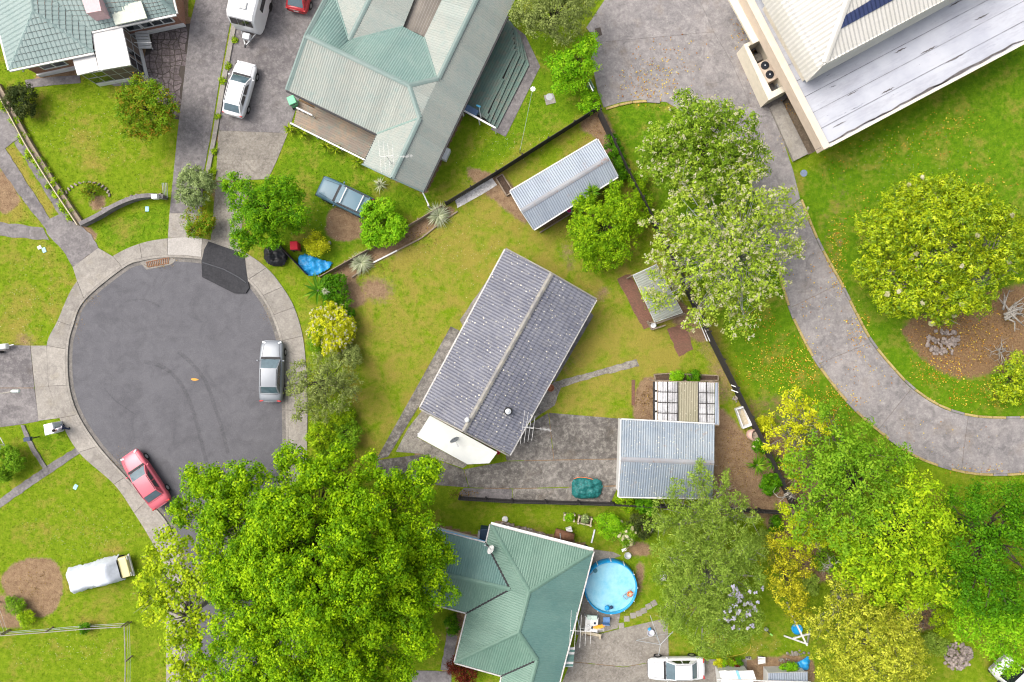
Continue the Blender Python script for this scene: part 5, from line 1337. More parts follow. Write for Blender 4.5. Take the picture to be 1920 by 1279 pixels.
# ================================================================== VEGETATION
def leaf_object(name, C, Nn, size, rnd, aspect, mat, parent, fold=0.18, tdir=None):
    """N leaf blades as one mesh: centres C, normals Nn, lengths size, colour seed rnd"""
    N = len(C)
    if N == 0: return None
    if tdir is None: tdir = rng.normal(size=(N, 3))
    T = tdir - Nn*np.sum(tdir*Nn, 1)[:, None]; T /= (np.linalg.norm(T, axis=1)[:, None] + 1e-9); B = np.cross(Nn, T)
    l = size[:, None]/2; w = l*aspect
    V = np.stack([C - T*l, C + B*w + Nn*l*fold, C + T*l - Nn*l*0.1, C - B*w + Nn*l*fold], 1).reshape(-1, 3)
    cen = V.mean(0); V = V - cen
    me = bpy.data.meshes.new(name); me.vertices.add(4*N); me.vertices.foreach_set("co", V.astype(np.float32).ravel())
    me.loops.add(4*N); me.loops.foreach_set("vertex_index", np.arange(4*N, dtype=np.int32))
    me.polygons.add(N); me.polygons.foreach_set("loop_start", np.arange(0, 4*N, 4, dtype=np.int32)); me.polygons.foreach_set("loop_total", np.full(N, 4, dtype=np.int32))
    me.update(calc_edges=True)
    a = me.attributes.new("rnd", 'FLOAT', 'FACE'); a.data.foreach_set("value", np.clip(rnd, 0, 1).astype(np.float32))
    me.materials.append(mat)
    o = bpy.data.objects.new(name, me); link(o, parent); WLOC[o] = Vector(cen)
    o.location = Vector(cen) - (WLOC[parent] if parent is not None else Vector((0,0,0)))
    return o
LEAFK = 0.86
def unit(a): return a/(np.linalg.norm(a, axis=-1, keepdims=True)+1e-9)
def clumps_on(lobes, clump_r, cover):
    """clump centres and outward directions over lobes (x,y,z,rx,ry,rz)"""
    Cs, Ds = [], []
    for lx, ly_, lz, rx, ry, rz in lobes:
        n = max(4, int(COVERK*cover*2.2*rx*ry*math.pi/(math.pi*clump_r**2)))
        d = unit(rng.normal(size=(n, 3))); d[:, 2] = np.abs(d[:, 2])*np.where(rng.random(n) < 0.85, 1, -0.5)
        k = 1 - 0.32*rng.random(n)**1.6
        Cs.append(np.array([lx, ly_, lz]) + d*np.array([rx, ry, rz])*k[:, None]); Ds.append(d)
    return np.concatenate(Cs), np.concatenate(Ds)
def crown_leaves(Cc, Dd, per, clump_r, leaf, up=0.5, outw=0.7, rand=0.6, flat=0.7):
    M = len(Cc); per = int(per*1.25); off = rng.normal(size=(M, per, 3)); off = off/ (np.linalg.norm(off, axis=2, keepdims=True)+1e-9) * (rng.random((M, per, 1))**0.45)
    off[..., 2] *= flat
    C = Cc[:, None, :] + off*clump_r*(0.75+0.5*rng.random((M, 1, 1)))
    Nn = unit(outw*off + 0.35*Dd[:, None, :] + np.array([0, 0, up]) + rand*rng.normal(size=(M, per, 3))*0.6)
    sz = leaf*LEAFK*(0.6+0.8*rng.random((M, per)))
    rn = 0.62*rng.random((M, 1)) + 0.38*rng.random((M, per))
    return C.reshape(-1, 3), Nn.reshape(-1, 3), sz.ravel(), rn.ravel(), (off + 0.01).reshape(-1, 3)
def limb_mesh(mb, base, tips, r0, zsplit, jitter=0.4, twigs=0):
    base = Vector(base)
    for tpt in tips:
        t_ = Vector(tpt); s = base.lerp(Vector((base.x, base.y, zsplit)), 0.6+0.4*random.random())
        m1 = s.lerp(t_, 0.35) + Vector((random.uniform(-1,1), random.uniform(-1,1), random.uniform(0,.8)))*jitter
        m2 = s.lerp(t_, 0.7) + Vector((random.uniform(-1,1), random.uniform(-1,1), random.uniform(0,.6)))*jitter
        mb.tube([s, m1, m2, t_], [r0*.55, r0*.38, r0*.22, r0*.08], 6)
        for _ in range(twigs):
            f = random.uniform(.4, .95); q = m1.lerp(t_, f); e = q + Vector((random.uniform(-1,1), random.uniform(-1,1), random.uniform(.1,.8))).normalized()*random.uniform(.5,1.4)
            mb.tube([q, q.lerp(e, .5)+Vector((random.uniform(-.1,.1), random.uniform(-.1,.1), .05)), e], [r0*.13, r0*.09, r0*.04], 4)
def tree(name, label, cat, lobes_px, base_px, mat, leaf=0.24, clump=0.45, per=16, cover=1.0, trunk_r=0.2, aspect=0.5, bark=None, twigs=2, group=None, up=0.5, outw=0.7, rand=0.6, flat=0.7, rzk=0.8, blossom=None, subl=3, core=.86, limb_top=-.1, limb_r=.7):
    """lobes_px: (px, py, radius_px, z of lobe centre)"""
    o = thing(name, label, cat, P(*base_px), 0, group)
    lobes = []
    for px, py, r, z in lobes_px:
        k = GSD*(CAM_H-z)/CAM_H; c = P(px, py, z); rr = r*k; lobes.append((c.x, c.y, c.z, rr*core, rr*core, rr*rzk*core*.87))
        for _ in range(subl):
            a = random.random()*6.283; e = random.uniform(.1, 1.1); s = random.uniform(.26, .46)*rr
            lobes.append((c.x+math.cos(a)*math.cos(e)*rr*.74, c.y+math.sin(a)*math.cos(e)*rr*.74, c.z+math.sin(e)*rr*rzk*.78, s, s, s*.8))
    Cc, Dd = clumps_on(lobes, clump, cover)
    C, Nn, sz, rn, td = crown_leaves(Cc, Dd, per, clump, leaf, up, outw, rand, flat)
    C[:, 2] = np.maximum(C[:, 2], 0.12)
    leaf_object("crown", C, Nn, sz, rn, aspect, mat, o, tdir=td)
    zs = min(z for *_, z in lobes_px)*0.75; b = P(*base_px)
    tm = MB(); tm.tube([b, b+Vector((.05,.03,zs*.5)), Vector((b.x, b.y, zs))], [trunk_r*1.3, trunk_r, trunk_r*.8], 9)
    tm.build("trunk", bark or M_bark, o, smooth=True)
    lm = MB(); limb_mesh(lm, b, [(l[0], l[1], l[2]+l[5]*limb_top) for l in lobes], trunk_r*limb_r, zs, 0.3, twigs); lm.build("limbs", bark or M_bark, o, smooth=True)
    if blossom:
        bmat, frac, bsz, per_b = blossom[:4]
        sel = rng.random(len(Cc)) < frac
        if len(blossom) > 4:
            fc = P(blossom[4][0], blossom[4][1], 4.0); sel &= ((Cc[:, 0]-fc.x)**2 + (Cc[:, 1]-fc.y)**2) < (blossom[4][2]*GSD*(.5+.7*rng.random(len(Cc))))**2
        cc = Cc[sel] + Dd[sel]*clump*.75 + np.array([0,0,clump*.3]); dd = Dd[sel]
        C, Nn, sz, rn, td = crown_leaves(cc, dd, per_b, clump*.45, bsz, .9, .4, .5); leaf_object("blossom", C, Nn, sz, rn, .9, bmat, o, fold=.1)
    return o
def bush(name, label, cat, px, py, rpx, h, mat, seed_lobes=4, **kw):
    """rounded shrub seen at crown height h"""
    L = [(px, py, rpx*1.0, h*.45)]
    for _ in range(seed_lobes):
        a = random.random()*6.283; L.append((px+math.cos(a)*rpx*.55, py+math.sin(a)*rpx*.55, rpx*random.uniform(.42,.55), h*random.uniform(.4,.65)))
    cx, cy = 960+(px-960)*(CAM_H-h*.5)/CAM_H, 639.5+(py-639.5)*(CAM_H-h*.5)/CAM_H
    d = dict(leaf=.14, clump=.22, per=17, trunk_r=.07, twigs=0, subl=3); d.update(kw)
    return tree(name, label, cat, L, (cx, cy), mat, **d)
lf = leafmat
def G(r, g, b, k=.84):
    c = sc(lin((r, g, b)), k)
    return c if k != .84 else (c[0]*1.0, c[1]*1.12, c[2]*.55)
L_maple = lf("maple_leaf", G(64,106,8), G(126,162,16), G(186,206,30))
L_maple2 = lf("young_maple_leaf", G(104,130,20), G(156,172,34), G(200,202,50))
L_white = lf("flowering_tree_leaf", G(112,132,46), G(156,172,72), G(190,198,104))
L_petal = lf("pale_petal", G(186,184,128,.66), G(204,200,156,.7), G(220,214,188,.74), .3)
L_bloomgreen = lf("dense_green_leaf", G(84,112,34), G(126,150,50), G(168,182,86))
L_citrus = lf("citrus_leaf", G(78,116,12), G(124,158,20), G(180,198,46), .25)
L_magnolia = lf("magnolia_leaf", G(62,98,24), G(152,168,30), G(212,210,52), .2, .45, .25)
L_darkgreen = lf("deep_green_leaf", G(48,92,8), G(78,126,14), G(114,154,26))
L_lime = lf("lime_leaf", G(96,130,16), G(148,174,30), G(196,206,50))
L_midgreen = lf("mid_green_leaf", G(84,124,26), G(116,152,40), G(152,176,64))
L_yellow = lf("yellow_blossom_leaf", G(70,90,26), G(176,164,44), G(238,218,84), .3)
L_wattle = lf("wattle_bloom", G(92,112,42), G(180,176,66), G(242,230,126), .3)
L_olive = lf("grey_olive_leaf", G(98,106,76), G(132,138,102), G(166,168,134))
L_sage = lf("sage_leaf", G(104,116,102), G(142,152,134), G(178,184,168))
L_willow = lf("willow_leaf", G(104,126,58), G(138,158,80), G(172,184,112))
L_redgreen = lf("red_tipped_leaf", G(84,120,20), G(122,148,32), G(158,112,48), .25)
L_dark = lf("dark_shrub_leaf", G(40,52,32), G(62,72,44), G(96,98,66), .15)
L_maroon = lf("maroon_leaf", G(70,24,24), G(104,38,36), G(136,58,48), .25)
L_yelgreen = lf("yellow_green_leaf", G(140,146,26), G(196,190,40), G(232,218,78))
L_hedge = lf("fresh_green_leaf", G(90,144,18), G(130,176,30), G(170,200,52))
L_flax = lf("silver_flax", G(150,160,120,.8), G(186,192,158,.8), G(216,218,192,.8), .15)
L_palm = lf("palm_leaf", G(60,100,20), G(92,130,34), G(140,160,60), .2)
L_cordy = lf("cordyline_leaf", G(84,110,18), G(134,152,34), G(182,184,70), .2)

COVERK = 1.45
# ---- large street tree and its neighbour
tree("maple_tree", "huge bright green maple covering the road and the bottom boundary", "tree",
     [(600,1080,125,8.0),(520,1010,95,8.5),(690,1030,100,8.2),(610,930,80,7.0),(700,920,62,6.2),(780,905,52,5.6),(560,890,55,6.0),(480,920,70,6.5),(410,930,60,6.0),(780,1000,70,6.5),(805,1090,62,6.2),(760,1160,70,6.5),(680,1180,85,7.6),(560,1190,95,8.0),(640,1270,80,7.0),(540,1290,80,6.6),(470,1120,90,7.8),(450,1230,80,6.8),(730,1250,50,5.8),(380,900,38,5.4),(640,850,30,5.2),(590,1110,70,11.6),(640,1010,58,11.0),(530,1070,56,11.2),(670,1110,56,11.4),(600,1180,52,10.6),(500,1000,44,9.8),(720,1060,46,10.0),(560,960,44,9.8),(690,960,40,9.0),(480,1170,46,9.6),(640,1240,44,9.0),(420,960,36,8.0),(760,1110,40,8.8),(420,1020,70,6.6),(820,1030,40,5.6),(350,960,30,5.4)],
     (600,1050), L_maple, leaf=.175, clump=.36, per=28, cover=1.0, subl=9, core=.7, trunk_r=.45, aspect=.7, twigs=1, up=.4, outw=1.0, limb_r=.4)
tree("maple_tree", "sparser yellow green maple at the road edge with asphalt showing through", "tree",
     [(345,1070,62,6.5),(300,1090,45,5.8),(340,1150,58,6.4),(290,1135,36,5.4),(390,1180,50,6.2),(350,1220,46,6.0),(390,1060,55,6.8),(330,1010,40,5.6),(380,1270,52,5.8),(330,1275,34,5.4),(285,1050,30,5.2)],
     (395,1120), L_maple2, leaf=.24, clump=.42, per=16, cover=.52, trunk_r=.22, aspect=.7, twigs=2, bark=M_palebark, up=.6)
# ---- flowering tree on the east boundary
tree("flowering_tree", "sparse tree full of pale blossom with grey branches over the east fence", "tree",
     [(1340,440,62,5.5),(1290,400,55,5.0),(1400,400,62,5.4),(1440,440,55,5.0),(1460,390,40,4.6),(1380,500,62,5.4),(1310,500,58,5.2),(1430,510,48,4.8),(1260,470,46,4.8),(1250,540,36,4.4),(1340,570,46,4.8),(1400,570,44,4.6),(1230,420,30,4.2),(1380,615,26,4.0),(1490,405,22,4.2),(1300,340,48,5.0),(1380,340,50,5.2),(1220,560,26,4.0),(1300,600,22,3.8),(1480,460,26,4.2),(1230,500,26,4.2)],
     (1365,480), L_white, leaf=.20, clump=.34, per=11, cover=.62, trunk_r=.22, aspect=.55, twigs=4, bark=plain('grey_bark', (.34,.33,.32), .9), blossom=(L_petal,.5,.11,9), subl=5, limb_top=.35, limb_r=.38)
tree("blossom_topped_tree", "dense green tree with scattered white blossom beside the church yard", "tree",
     [(1310,255,75,5.5),(1250,270,52,4.8),(1370,260,62,5.2),(1410,300,45,4.6),(1290,210,40,4.6),(1350,215,32,4.4),(1230,310,40,4.4),(1320,310,60,5.2),(1380,325,48,4.8),(1270,330,44,4.6),(1220,285,26,4.0)],
     (1300,290), L_bloomgreen, leaf=.21, clump=.34, per=15, cover=1.0, trunk_r=.25, twigs=2, blossom=(L_petal,.35,.10,7))
tree("citrus_tree", "round bright green citrus tree between the long shed and the grey tiled house", "tree",
     [(1132,430,58,2.4),(1100,400,36,2.1),(1165,395,40,2.3),(1105,455,40,2.0),(1160,460,40,2.2),(1115,490,26,1.8),(1085,430,24,1.8),(1190,420,26,2.0),(1150,360,26,1.9),(1150,490,22,1.8)],
     (1128,432), L_citrus, leaf=.17, clump=.26, per=16, cover=1.15, trunk_r=.12, twigs=0, rand=.8)
tree("magnolia_tree", "broad yellow green magnolia on the church lawn with a few white flowers", "tree",
     [(1750,460,100,4.6),(1680,440,70,4.0),(1650,490,60,3.6),(1690,540,64,3.8),(1760,545,64,3.9),(1820,520,72,4.2),(1860,450,66,4.2),(1820,400,66,4.2),(1750,385,62,4.0),(1690,390,52,3.7),(1640,430,44,3.4),(1625,510,34,3.2),(1890,500,44,3.8),(1770,590,26,3.2),(1890,430,40,3.9),(1720,350,30,3.5),(1770,350,26,3.5),(1660,560,34,3.3)],
     (1800,540), L_magnolia, leaf=.20, clump=.28, per=15, cover=1.05, trunk_r=.35, aspect=.42, subl=6, twigs=1, bark=M_palebark, up=.35, outw=1.1, rand=.35, flat=.55, blossom=(L_petal,.008,.3,8))
# ---- lower right woodland
tree("lime_green_tree", "tall light green tree at the inside of the lane bend", "tree",
     [(1600,900,80,6.5),(1560,850,58,5.6),(1650,940,66,6.4),(1540,920,58,5.6),(1600,980,66,6.4),(1620,830,48,5.0),(1500,870,40,4.8),(1660,870,50,5.4),(1520,980,40,5.0),(1560,780,34,4.4)],
     (1570,890), L_midgreen, leaf=.22, clump=.38, per=15, cover=.85, trunk_r=.25, twigs=2, up=.5)
tree("lime_green_tree", "bright yellow green tree in front of the dark trees at the lane", "tree",
     [(1680,1000,85,7.0),(1730,940,58,6.2),(1640,1050,66,6.6),(1720,1060,70,6.6),(1750,1000,48,6.0),(1600,1060,48,5.8),(1680,910,44,5.8),(1700,1110,44,5.6),(1590,1000,46,6.2),(1740,1110,34,5.2),(1650,1100,40,5.6)],
     (1640,980), L_lime, leaf=.24, clump=.40, per=15, cover=.8, trunk_r=.25, twigs=2, up=.6)
tree("dark_green_tree", "deep green tree filling the right edge below the lane", "tree",
     [(1860,960,70,6.4),(1820,1030,66,6.2),(1900,1040,70,6.6),(1850,1100,66,6.4),(1900,940,46,5.6),(1810,940,42,5.4),(1920,1120,60,6.2),(1790,1080,42,5.4),(1940,980,60,6.2)],
     (1800,980), L_darkgreen, leaf=.20, clump=.42, per=18, cover=1.1, trunk_r=.3, twigs=1, up=.5)
tree("leaning_green_tree", "fresh green tree leaning over the white truck in the bottom corner", "tree",
     [(1860,1150,60,5.6),(1900,1190,56,5.4),(1820,1160,46,5.2),(1880,1230,40,4.6),(1930,1160,50,5.4),(1830,1110,40,5.2),(1850,1195,36,4.8),(1800,1130,32,4.8)],
     (1850,1110), L_hedge, leaf=.2, clump=.38, per=16, cover=.95, trunk_r=.22, twigs=1)
tree("golden_tree", "sparse golden leafed tree with pale bare branches by the east fence", "tree",
     [(1490,750,30,4.0),(1470,790,34,3.8),(1520,770,30,4.0),(1455,820,32,3.4),(1500,820,32,3.6),(1480,860,26,3.2),(1540,800,24,3.8),(1490,905,20,3.0)],
     (1480,805), L_yelgreen, leaf=.2, clump=.32, per=13, cover=.6, trunk_r=.16, twigs=5, bark=M_palebark)
tree("golden_tree", "yellow orange leafed tree behind the end of the bottom fence", "tree",
     [(1520,985,36,4.0),(1490,1000,32,3.6),(1550,1010,26,3.8),(1480,960,24,3.2),(1515,1015,28,3.8)],
     (1500,970), lf('golden_green_leaf', G(112,134,22), G(168,178,34), G(216,208,58)), leaf=.2, clump=.32, per=14, cover=.9, trunk_r=.14, twigs=2, bark=M_palebark)
tree("wattle_tree", "large pale yellow flowering tree at the bottom edge", "tree",
     [(1620,1210,78,4.6),(1570,1230,56,4.0),(1680,1200,52,4.2),(1640,1260,70,4.4),(1570,1280,56,4.0),(1700,1250,44,3.8),(1600,1170,36,3.8),(1690,1150,36,3.8),(1640,1160,40,4.0),(1720,1290,40,3.6)],
     (1600,1190), L_wattle, leaf=.16, clump=.27, per=14, cover=.85, trunk_r=.2, twigs=3, bark=M_palebark, outw=.9, subl=6)
tree("wattle_tree", "smaller yellow flowering tree between the grey green tree and the swing", "tree",
     [(1470,1080,44,3.8),(1450,1040,34,3.4),(1480,1120,34,3.4),(1505,1060,30,3.4),(1460,1010,24,3.2),(1500,1150,24,3.0)],
     (1455,1060), L_yellow, leaf=.15, clump=.26, per=13, cover=.9, trunk_r=.12, twigs=3)
tree("wattle_tree", "yellow flowering tree above the white swing frame", "tree",
     [(1590,1110,34,3.6),(1610,1130,30,3.4),(1530,1160,30,3.2),(1560,1130,28,3.4),(1545,1180,24,3.0),(1570,1090,24,3.6)],
     (1560,1110), L_wattle, leaf=.15, clump=.26, per=13, cover=.85, trunk_r=.12, twigs=3, bark=M_palebark)
tree("feathery_tree", "feathery grey green tree with pale flower sprays beside the pool lawn", "tree",
     [(1320,1080,68,5.0),(1280,1030,54,4.4),(1360,1020,54,4.6),(1390,1080,46,4.4),(1290,1130,54,4.4),(1360,1140,56,4.4),(1260,1080,40,4.0),(1330,1190,42,3.8),(1390,1160,40,3.9),(1260,1150,30,3.6),(1320,1000,40,4.2),(1410,1030,32,4.0)],
     (1310,1040), L_willow, leaf=.2, clump=.30, per=18, cover=.95, trunk_r=.2, aspect=.28, twigs=3, bark=M_palebark, rand=.9, subl=6, blossom=(lf("lilac_petal", G(176,168,190,.7), G(200,194,214,.75), G(216,212,226,.78), .3),  .34, .15, 9, (1385,1125,48)))
tree("feathery_tree", "grey green tree spreading over the corner of the garage roof", "tree",
     [(1290,935,44,4.4),(1250,955,36,3.8),(1330,930,36,4.2),(1310,890,24,4.0),(1370,950,32,3.6),(1340,965,38,3.8),(1400,965,22,3.2),(1355,895,18,3.6),(1290,975,40,3.8),(1230,975,24,3.4),(1310,872,12,4.0)],
     (1310,955), L_willow, leaf=.22, clump=.30, per=13, cover=.85, trunk_r=.16, aspect=.3, twigs=4, bark=M_palebark, rand=.9)
for i, (x, y, r, m, lb) in enumerate(((1545,1050,26,L_midgreen,"green undergrowth between the yellow flowering trees"),(1520,1095,20,L_willow,"grey green undergrowth left of the upper flowering tree"),(1450,985,18,L_darkgreen,"dark undergrowth at the end of the bottom fence"),(1740,1105,24,L_darkgreen,"dark undergrowth below the bright yellow green tree"),(1765,1165,24,L_lime,"light undergrowth right of the steel handrail"),(1750,1205,26,L_willow,"grey green undergrowth above the rubble heap"),(1530,940,22,L_midgreen,"green undergrowth behind the end of the east fence"),(1430,1010,18,L_willow,"grey green undergrowth below the bottom fence"),(1660,1130,26,L_midgreen,"green undergrowth above the large flowering tree"),(1710,1210,22,L_wattle,"low yellow flowering undergrowth at the bottom edge"))):
    bush("undergrowth_shrub", lb, "shrub", x, y, r, 1.6, m, cover=.8)
# ---- left hand gardens
tree("green_tree", "glossy bright green tree at the driveway of the green roofed house", "tree",
     [(500,395,52,3.8),(460,370,36,3.3),(540,400,40,3.4),(470,420,42,3.4),(520,360,36,3.2),(455,455,28,2.8),(550,365,24,3.0),(505,445,30,3.0),(435,345,22,2.8),(560,420,20,2.6)],
     (525,405), lf('glossy_leaf', G(54,98,8), G(96,142,14), G(150,182,30), .22), leaf=.17, clump=.29, per=20, cover=1.35, trunk_r=.16, twigs=0)
bush("sage_shrub", "round grey green shrub at the kerb between the two driveways", "shrub", 370, 350, 42, 2.4, L_sage, leaf=.16, per=16)
bush("red_tipped_shrub", "red tipped shrub at the footpath end of the driveway", "shrub", 371, 414, 34, 1.8, L_redgreen)
tree("red_tipped_tree", "round tree with red tipped green leaves on the lawn by the glazed porch", "tree",
     [(272,206,48,2.8),(245,190,28,2.4),(300,190,34,2.6),(255,235,30,2.4),(298,225,34,2.5),(278,250,22,2.2),(270,165,28,2.4),(318,205,20,2.3)],
     (300,220), L_redgreen, leaf=.17, clump=.26, per=15, cover=1.1, trunk_r=.1, twigs=1)
bush("dark_shrub", "dark purplish green round shrub beside the garden wall", "shrub", 46, 191, 33, 1.9, L_dark, leaf=.15)
bush("small_red_shrub", "small red tipped shrub inside the curved retaining wall", "shrub", 171, 360, 20, 1.0, L_redgreen, leaf=.13, per=8, cover=.7)
bush("bright_shrub", "bright green rounded shrub by the rear of the off-roader", "shrub", 716, 424, 47, 2.2, L_hedge, leaf=.17, per=16, cover=1.15)
bush("yellow_shrub", "small yellow green shrub between the red bin and the bare soil", "shrub", 593, 457, 24, 1.7, L_yelgreen, leaf=.15)
bush("flowering_shrub", "yellow leafed shrub sprinkled with white flowers at the street boundary", "shrub", 622, 618, 50, 2.0, L_yelgreen, leaf=.16, blossom=(L_petal,.4,.10,6))
bush("hedge_shrub", "dense green shrub at the street corner of the boundary", "shrub", 628, 545, 30, 1.8, L_darkgreen, leaf=.16, per=16)
bush("hedge_shrub", "lower dense green shrub above the white flowered one", "shrub", 642, 578, 26, 1.6, L_darkgreen, leaf=.16, per=16)
tree("grey_tree", "sparse grey green tree leaning over the footpath by the silver sedan", "tree",
     [(600,715,44,3.0),(565,700,28,2.6),(640,690,34,2.8),(575,745,32,2.6),(630,745,36,2.8),(552,725,20,2.4),(660,720,24,2.6),(610,680,26,2.7),(560,775,14,2.2),(600,770,24,2.4)],
     (620,715), L_olive, leaf=.16, clump=.27, per=13, cover=.75, trunk_r=.12, twigs=3)
bush("wild_shrub", "ragged green shrub left of the yellow leafed flowering shrub", "shrub", 597, 640, 24, 1.4, L_midgreen, leaf=.15, cover=.7)
bush("wild_shrub", "ragged olive shrub between the flowering shrub and the grey tree", "shrub", 655, 665, 24, 1.5, L_olive, leaf=.14, cover=.7)
bush("wild_shrub", "loose lime shrub below the grey green tree", "shrub", 640, 772, 26, 1.3, L_lime, leaf=.15, cover=.6)
bush("wild_shrub", "loose yellow green undergrowth along the street boundary", "shrub", 605, 815, 36, 1.4, L_lime, leaf=.15, cover=.6)
bush("wild_shrub", "darker green undergrowth below the grey green tree", "shrub", 648, 812, 30, 1.4, L_midgreen, leaf=.15, cover=.7)
bush("wild_shrub", "low green undergrowth at the top edge of the huge maple", "shrub", 620, 852, 26, 1.2, L_midgreen, leaf=.15, cover=.7)
tree("olive_tree", "large grey olive tree at the top edge beside the church yard", "tree",
     [(1045,20,54,4.2),(1000,15,38,3.8),(1090,10,36,3.8),(1060,55,34,3.6),(1010,50,30,3.4),(1095,-15,30,3.8),(975,25,24,3.3),(1030,-15,44,4.0)],
     (1035,60), L_olive, leaf=.15, clump=.28, per=17, cover=1.1, trunk_r=.2, twigs=1)
tree("fresh_green_tree", "vivid green tree below the grey olive tree", "tree",
     [(1085,110,36,2.8),(1060,130,30,2.4),(1100,90,28,2.7),(1105,130,22,2.4),(1050,155,22,1.9),(1080,155,24,2.0),(1040,115,20,2.0)],
     (1075,130), L_hedge, leaf=.18, clump=.3, per=16, cover=1.0, trunk_r=.12, twigs=0)
bush("corner_shrub", "small vivid shrub at the top corner of the boundary fence", "shrub", 1107, 192, 24, 1.6, L_hedge, leaf=.14)
for i, (x, y, r) in enumerate(((1146,268,16),(1156,292,18),(1163,318,18),(1195,340,20),(1205,372,20),(1212,400,18))):
    bush("fence_creeper", ["small creeper high on the east fence near its top corner","creeper on the east fence behind the long shed","creeper on the east fence at the corner of the long shed","creeper on the east fence between shed and citrus tree","creeper on the east fence behind the citrus tree","lowest creeper on the east fence beside the citrus tree"][i], "creeper", x, y, r, 1.6, L_darkgreen if i < 3 else L_citrus, leaf=.14, seed_lobes=3, group="creepers on the east fence")
bush("round_shrub", "large loose green shrub at the left edge below the dark driveway", "shrub", 10, 868, 38, 1.8, L_midgreen, leaf=.15)
tree("gloss_shrub", "glossy yellow green shrub at the right edge below the magnolia", "shrub", [(1890,710,34,1.6),(1915,690,30,1.7),(1870,735,22,1.3),(1905,735,26,1.5),(1935,715,30,1.6)], (1880,708), L_magnolia, leaf=.2, clump=.27, per=13, trunk_r=.06, aspect=.42, twigs=0)
bush("maroon_maple", "dark red leafed maple at the corner of the sea green house", "shrub", 866, 1254, 32, 1.8, L_maroon, leaf=.14, per=14)
bush("rose_bush", "bright green bush left of the white roses", "shrub", 1140, 985, 26, 1.5, L_hedge, leaf=.14)
bush("rose_bush", "white flowering rose bush between pool and bottom fence", "shrub", 1172, 1000, 24, 1.5, L_midgreen, leaf=.14, blossom=(L_petal,.35,.2,5))
bush("rose_bush", "dark leafed bush right of the white roses", "shrub", 1205, 985, 26, 1.7, L_dark, leaf=.14, cover=.8)
bush("leafy_shrub", "broad leafed green shrub along the bottom wall of the garage", "shrub", 1212, 942, 22, 1.4, L_darkgreen, leaf=.26, aspect=.6)
bush("leafy_shrub", "yellow green shrub at the bottom left corner of the garage", "shrub", 1172, 944, 18, 1.2, L_citrus, leaf=.14)
bush("potted_shrub", "small round bright shrub in the bed behind the greenhouse", "shrub", 1267, 705, 13, .9, L_hedge, leaf=.12)
bush("bed_plant", "sparse dark plants in the bed right of the bright round shrub", "plant", 1300, 708, 14, .6, L_darkgreen, leaf=.12, cover=.5)
bush("fern_bush", "bright green ferny bush beside the blue tarpaulin at the bottom edge", "shrub", 1477, 1258, 18, 1.1, L_hedge, leaf=.15)
bush("wall_shrub", "grassy clump at the left edge beside the bare soil patch", "shrub", 28, 1135, 20, .8, L_midgreen, leaf=.2, aspect=.2, cover=.7)
bush("wall_shrub", "second grassy clump below the bare soil patch", "shrub", 50, 1160, 18, .8, L_lime, leaf=.2, aspect=.2, cover=.6)
bush("fence_shrub", "small dark shrub growing through the wire fence", "shrub", 160, 1177, 10, .9, L_darkgreen, leaf=.12)
bush("wall_shrub", "shrub beside the deck steps under the sea green eave", "shrub", 848, 1172, 18, 1.0, L_darkgreen, leaf=.14, cover=.7)
bush("dark_shrub", "dark green shrub in the shade of the east fence beside the palm", "shrub", 1445, 905, 22, 1.5, L_darkgreen, leaf=.18)
bush("white_dotted_shrub", "green shrub with a white flower below the pink pot", "shrub", 1424, 838, 14, 1.0, L_darkgreen, leaf=.2, blossom=(L_petal,.02,.14,5))
bush("yellow_bush", "small yellow bush outside the east fence below the lawn", "shrub", 1432, 795, 16, 1.2, L_yelgreen, leaf=.15)
# creeping shrubs along the left garden wall
for i, (x, y) in enumerate(((8,200),(28,228),(45,258),(58,290),(72,305),(85,325),(98,345),(110,362),(122,385),(134,402))):
    bush("wall_creeper", ["topmost","second","third","fourth","fifth","sixth","seventh","eighth","ninth","lowest"][i] + " pale green creeper along the low wall of the strip driveway", "creeper", x, y, 11, .35, L_lime, seed_lobes=3, leaf=.14, clump=.2, per=8, cover=.55, trunk_r=.02, group="creepers along the low garden wall")
for i, (x, y) in enumerate(((440,75),(428,120),(420,150),(408,215),(402,285),(398,320))):
    bush("driveway_weed", ["topmost","second","third","fourth","fifth","lowest"][i] + " tuft of yellowing weeds along the nib between the driveways", "weed", x, y+3*(i % 2), 4+2*(i % 3), .14, L_lime, seed_lobes=3, leaf=.11, clump=.16, per=6, cover=.35, trunk_r=.02, group="weeds along the driveway nib")

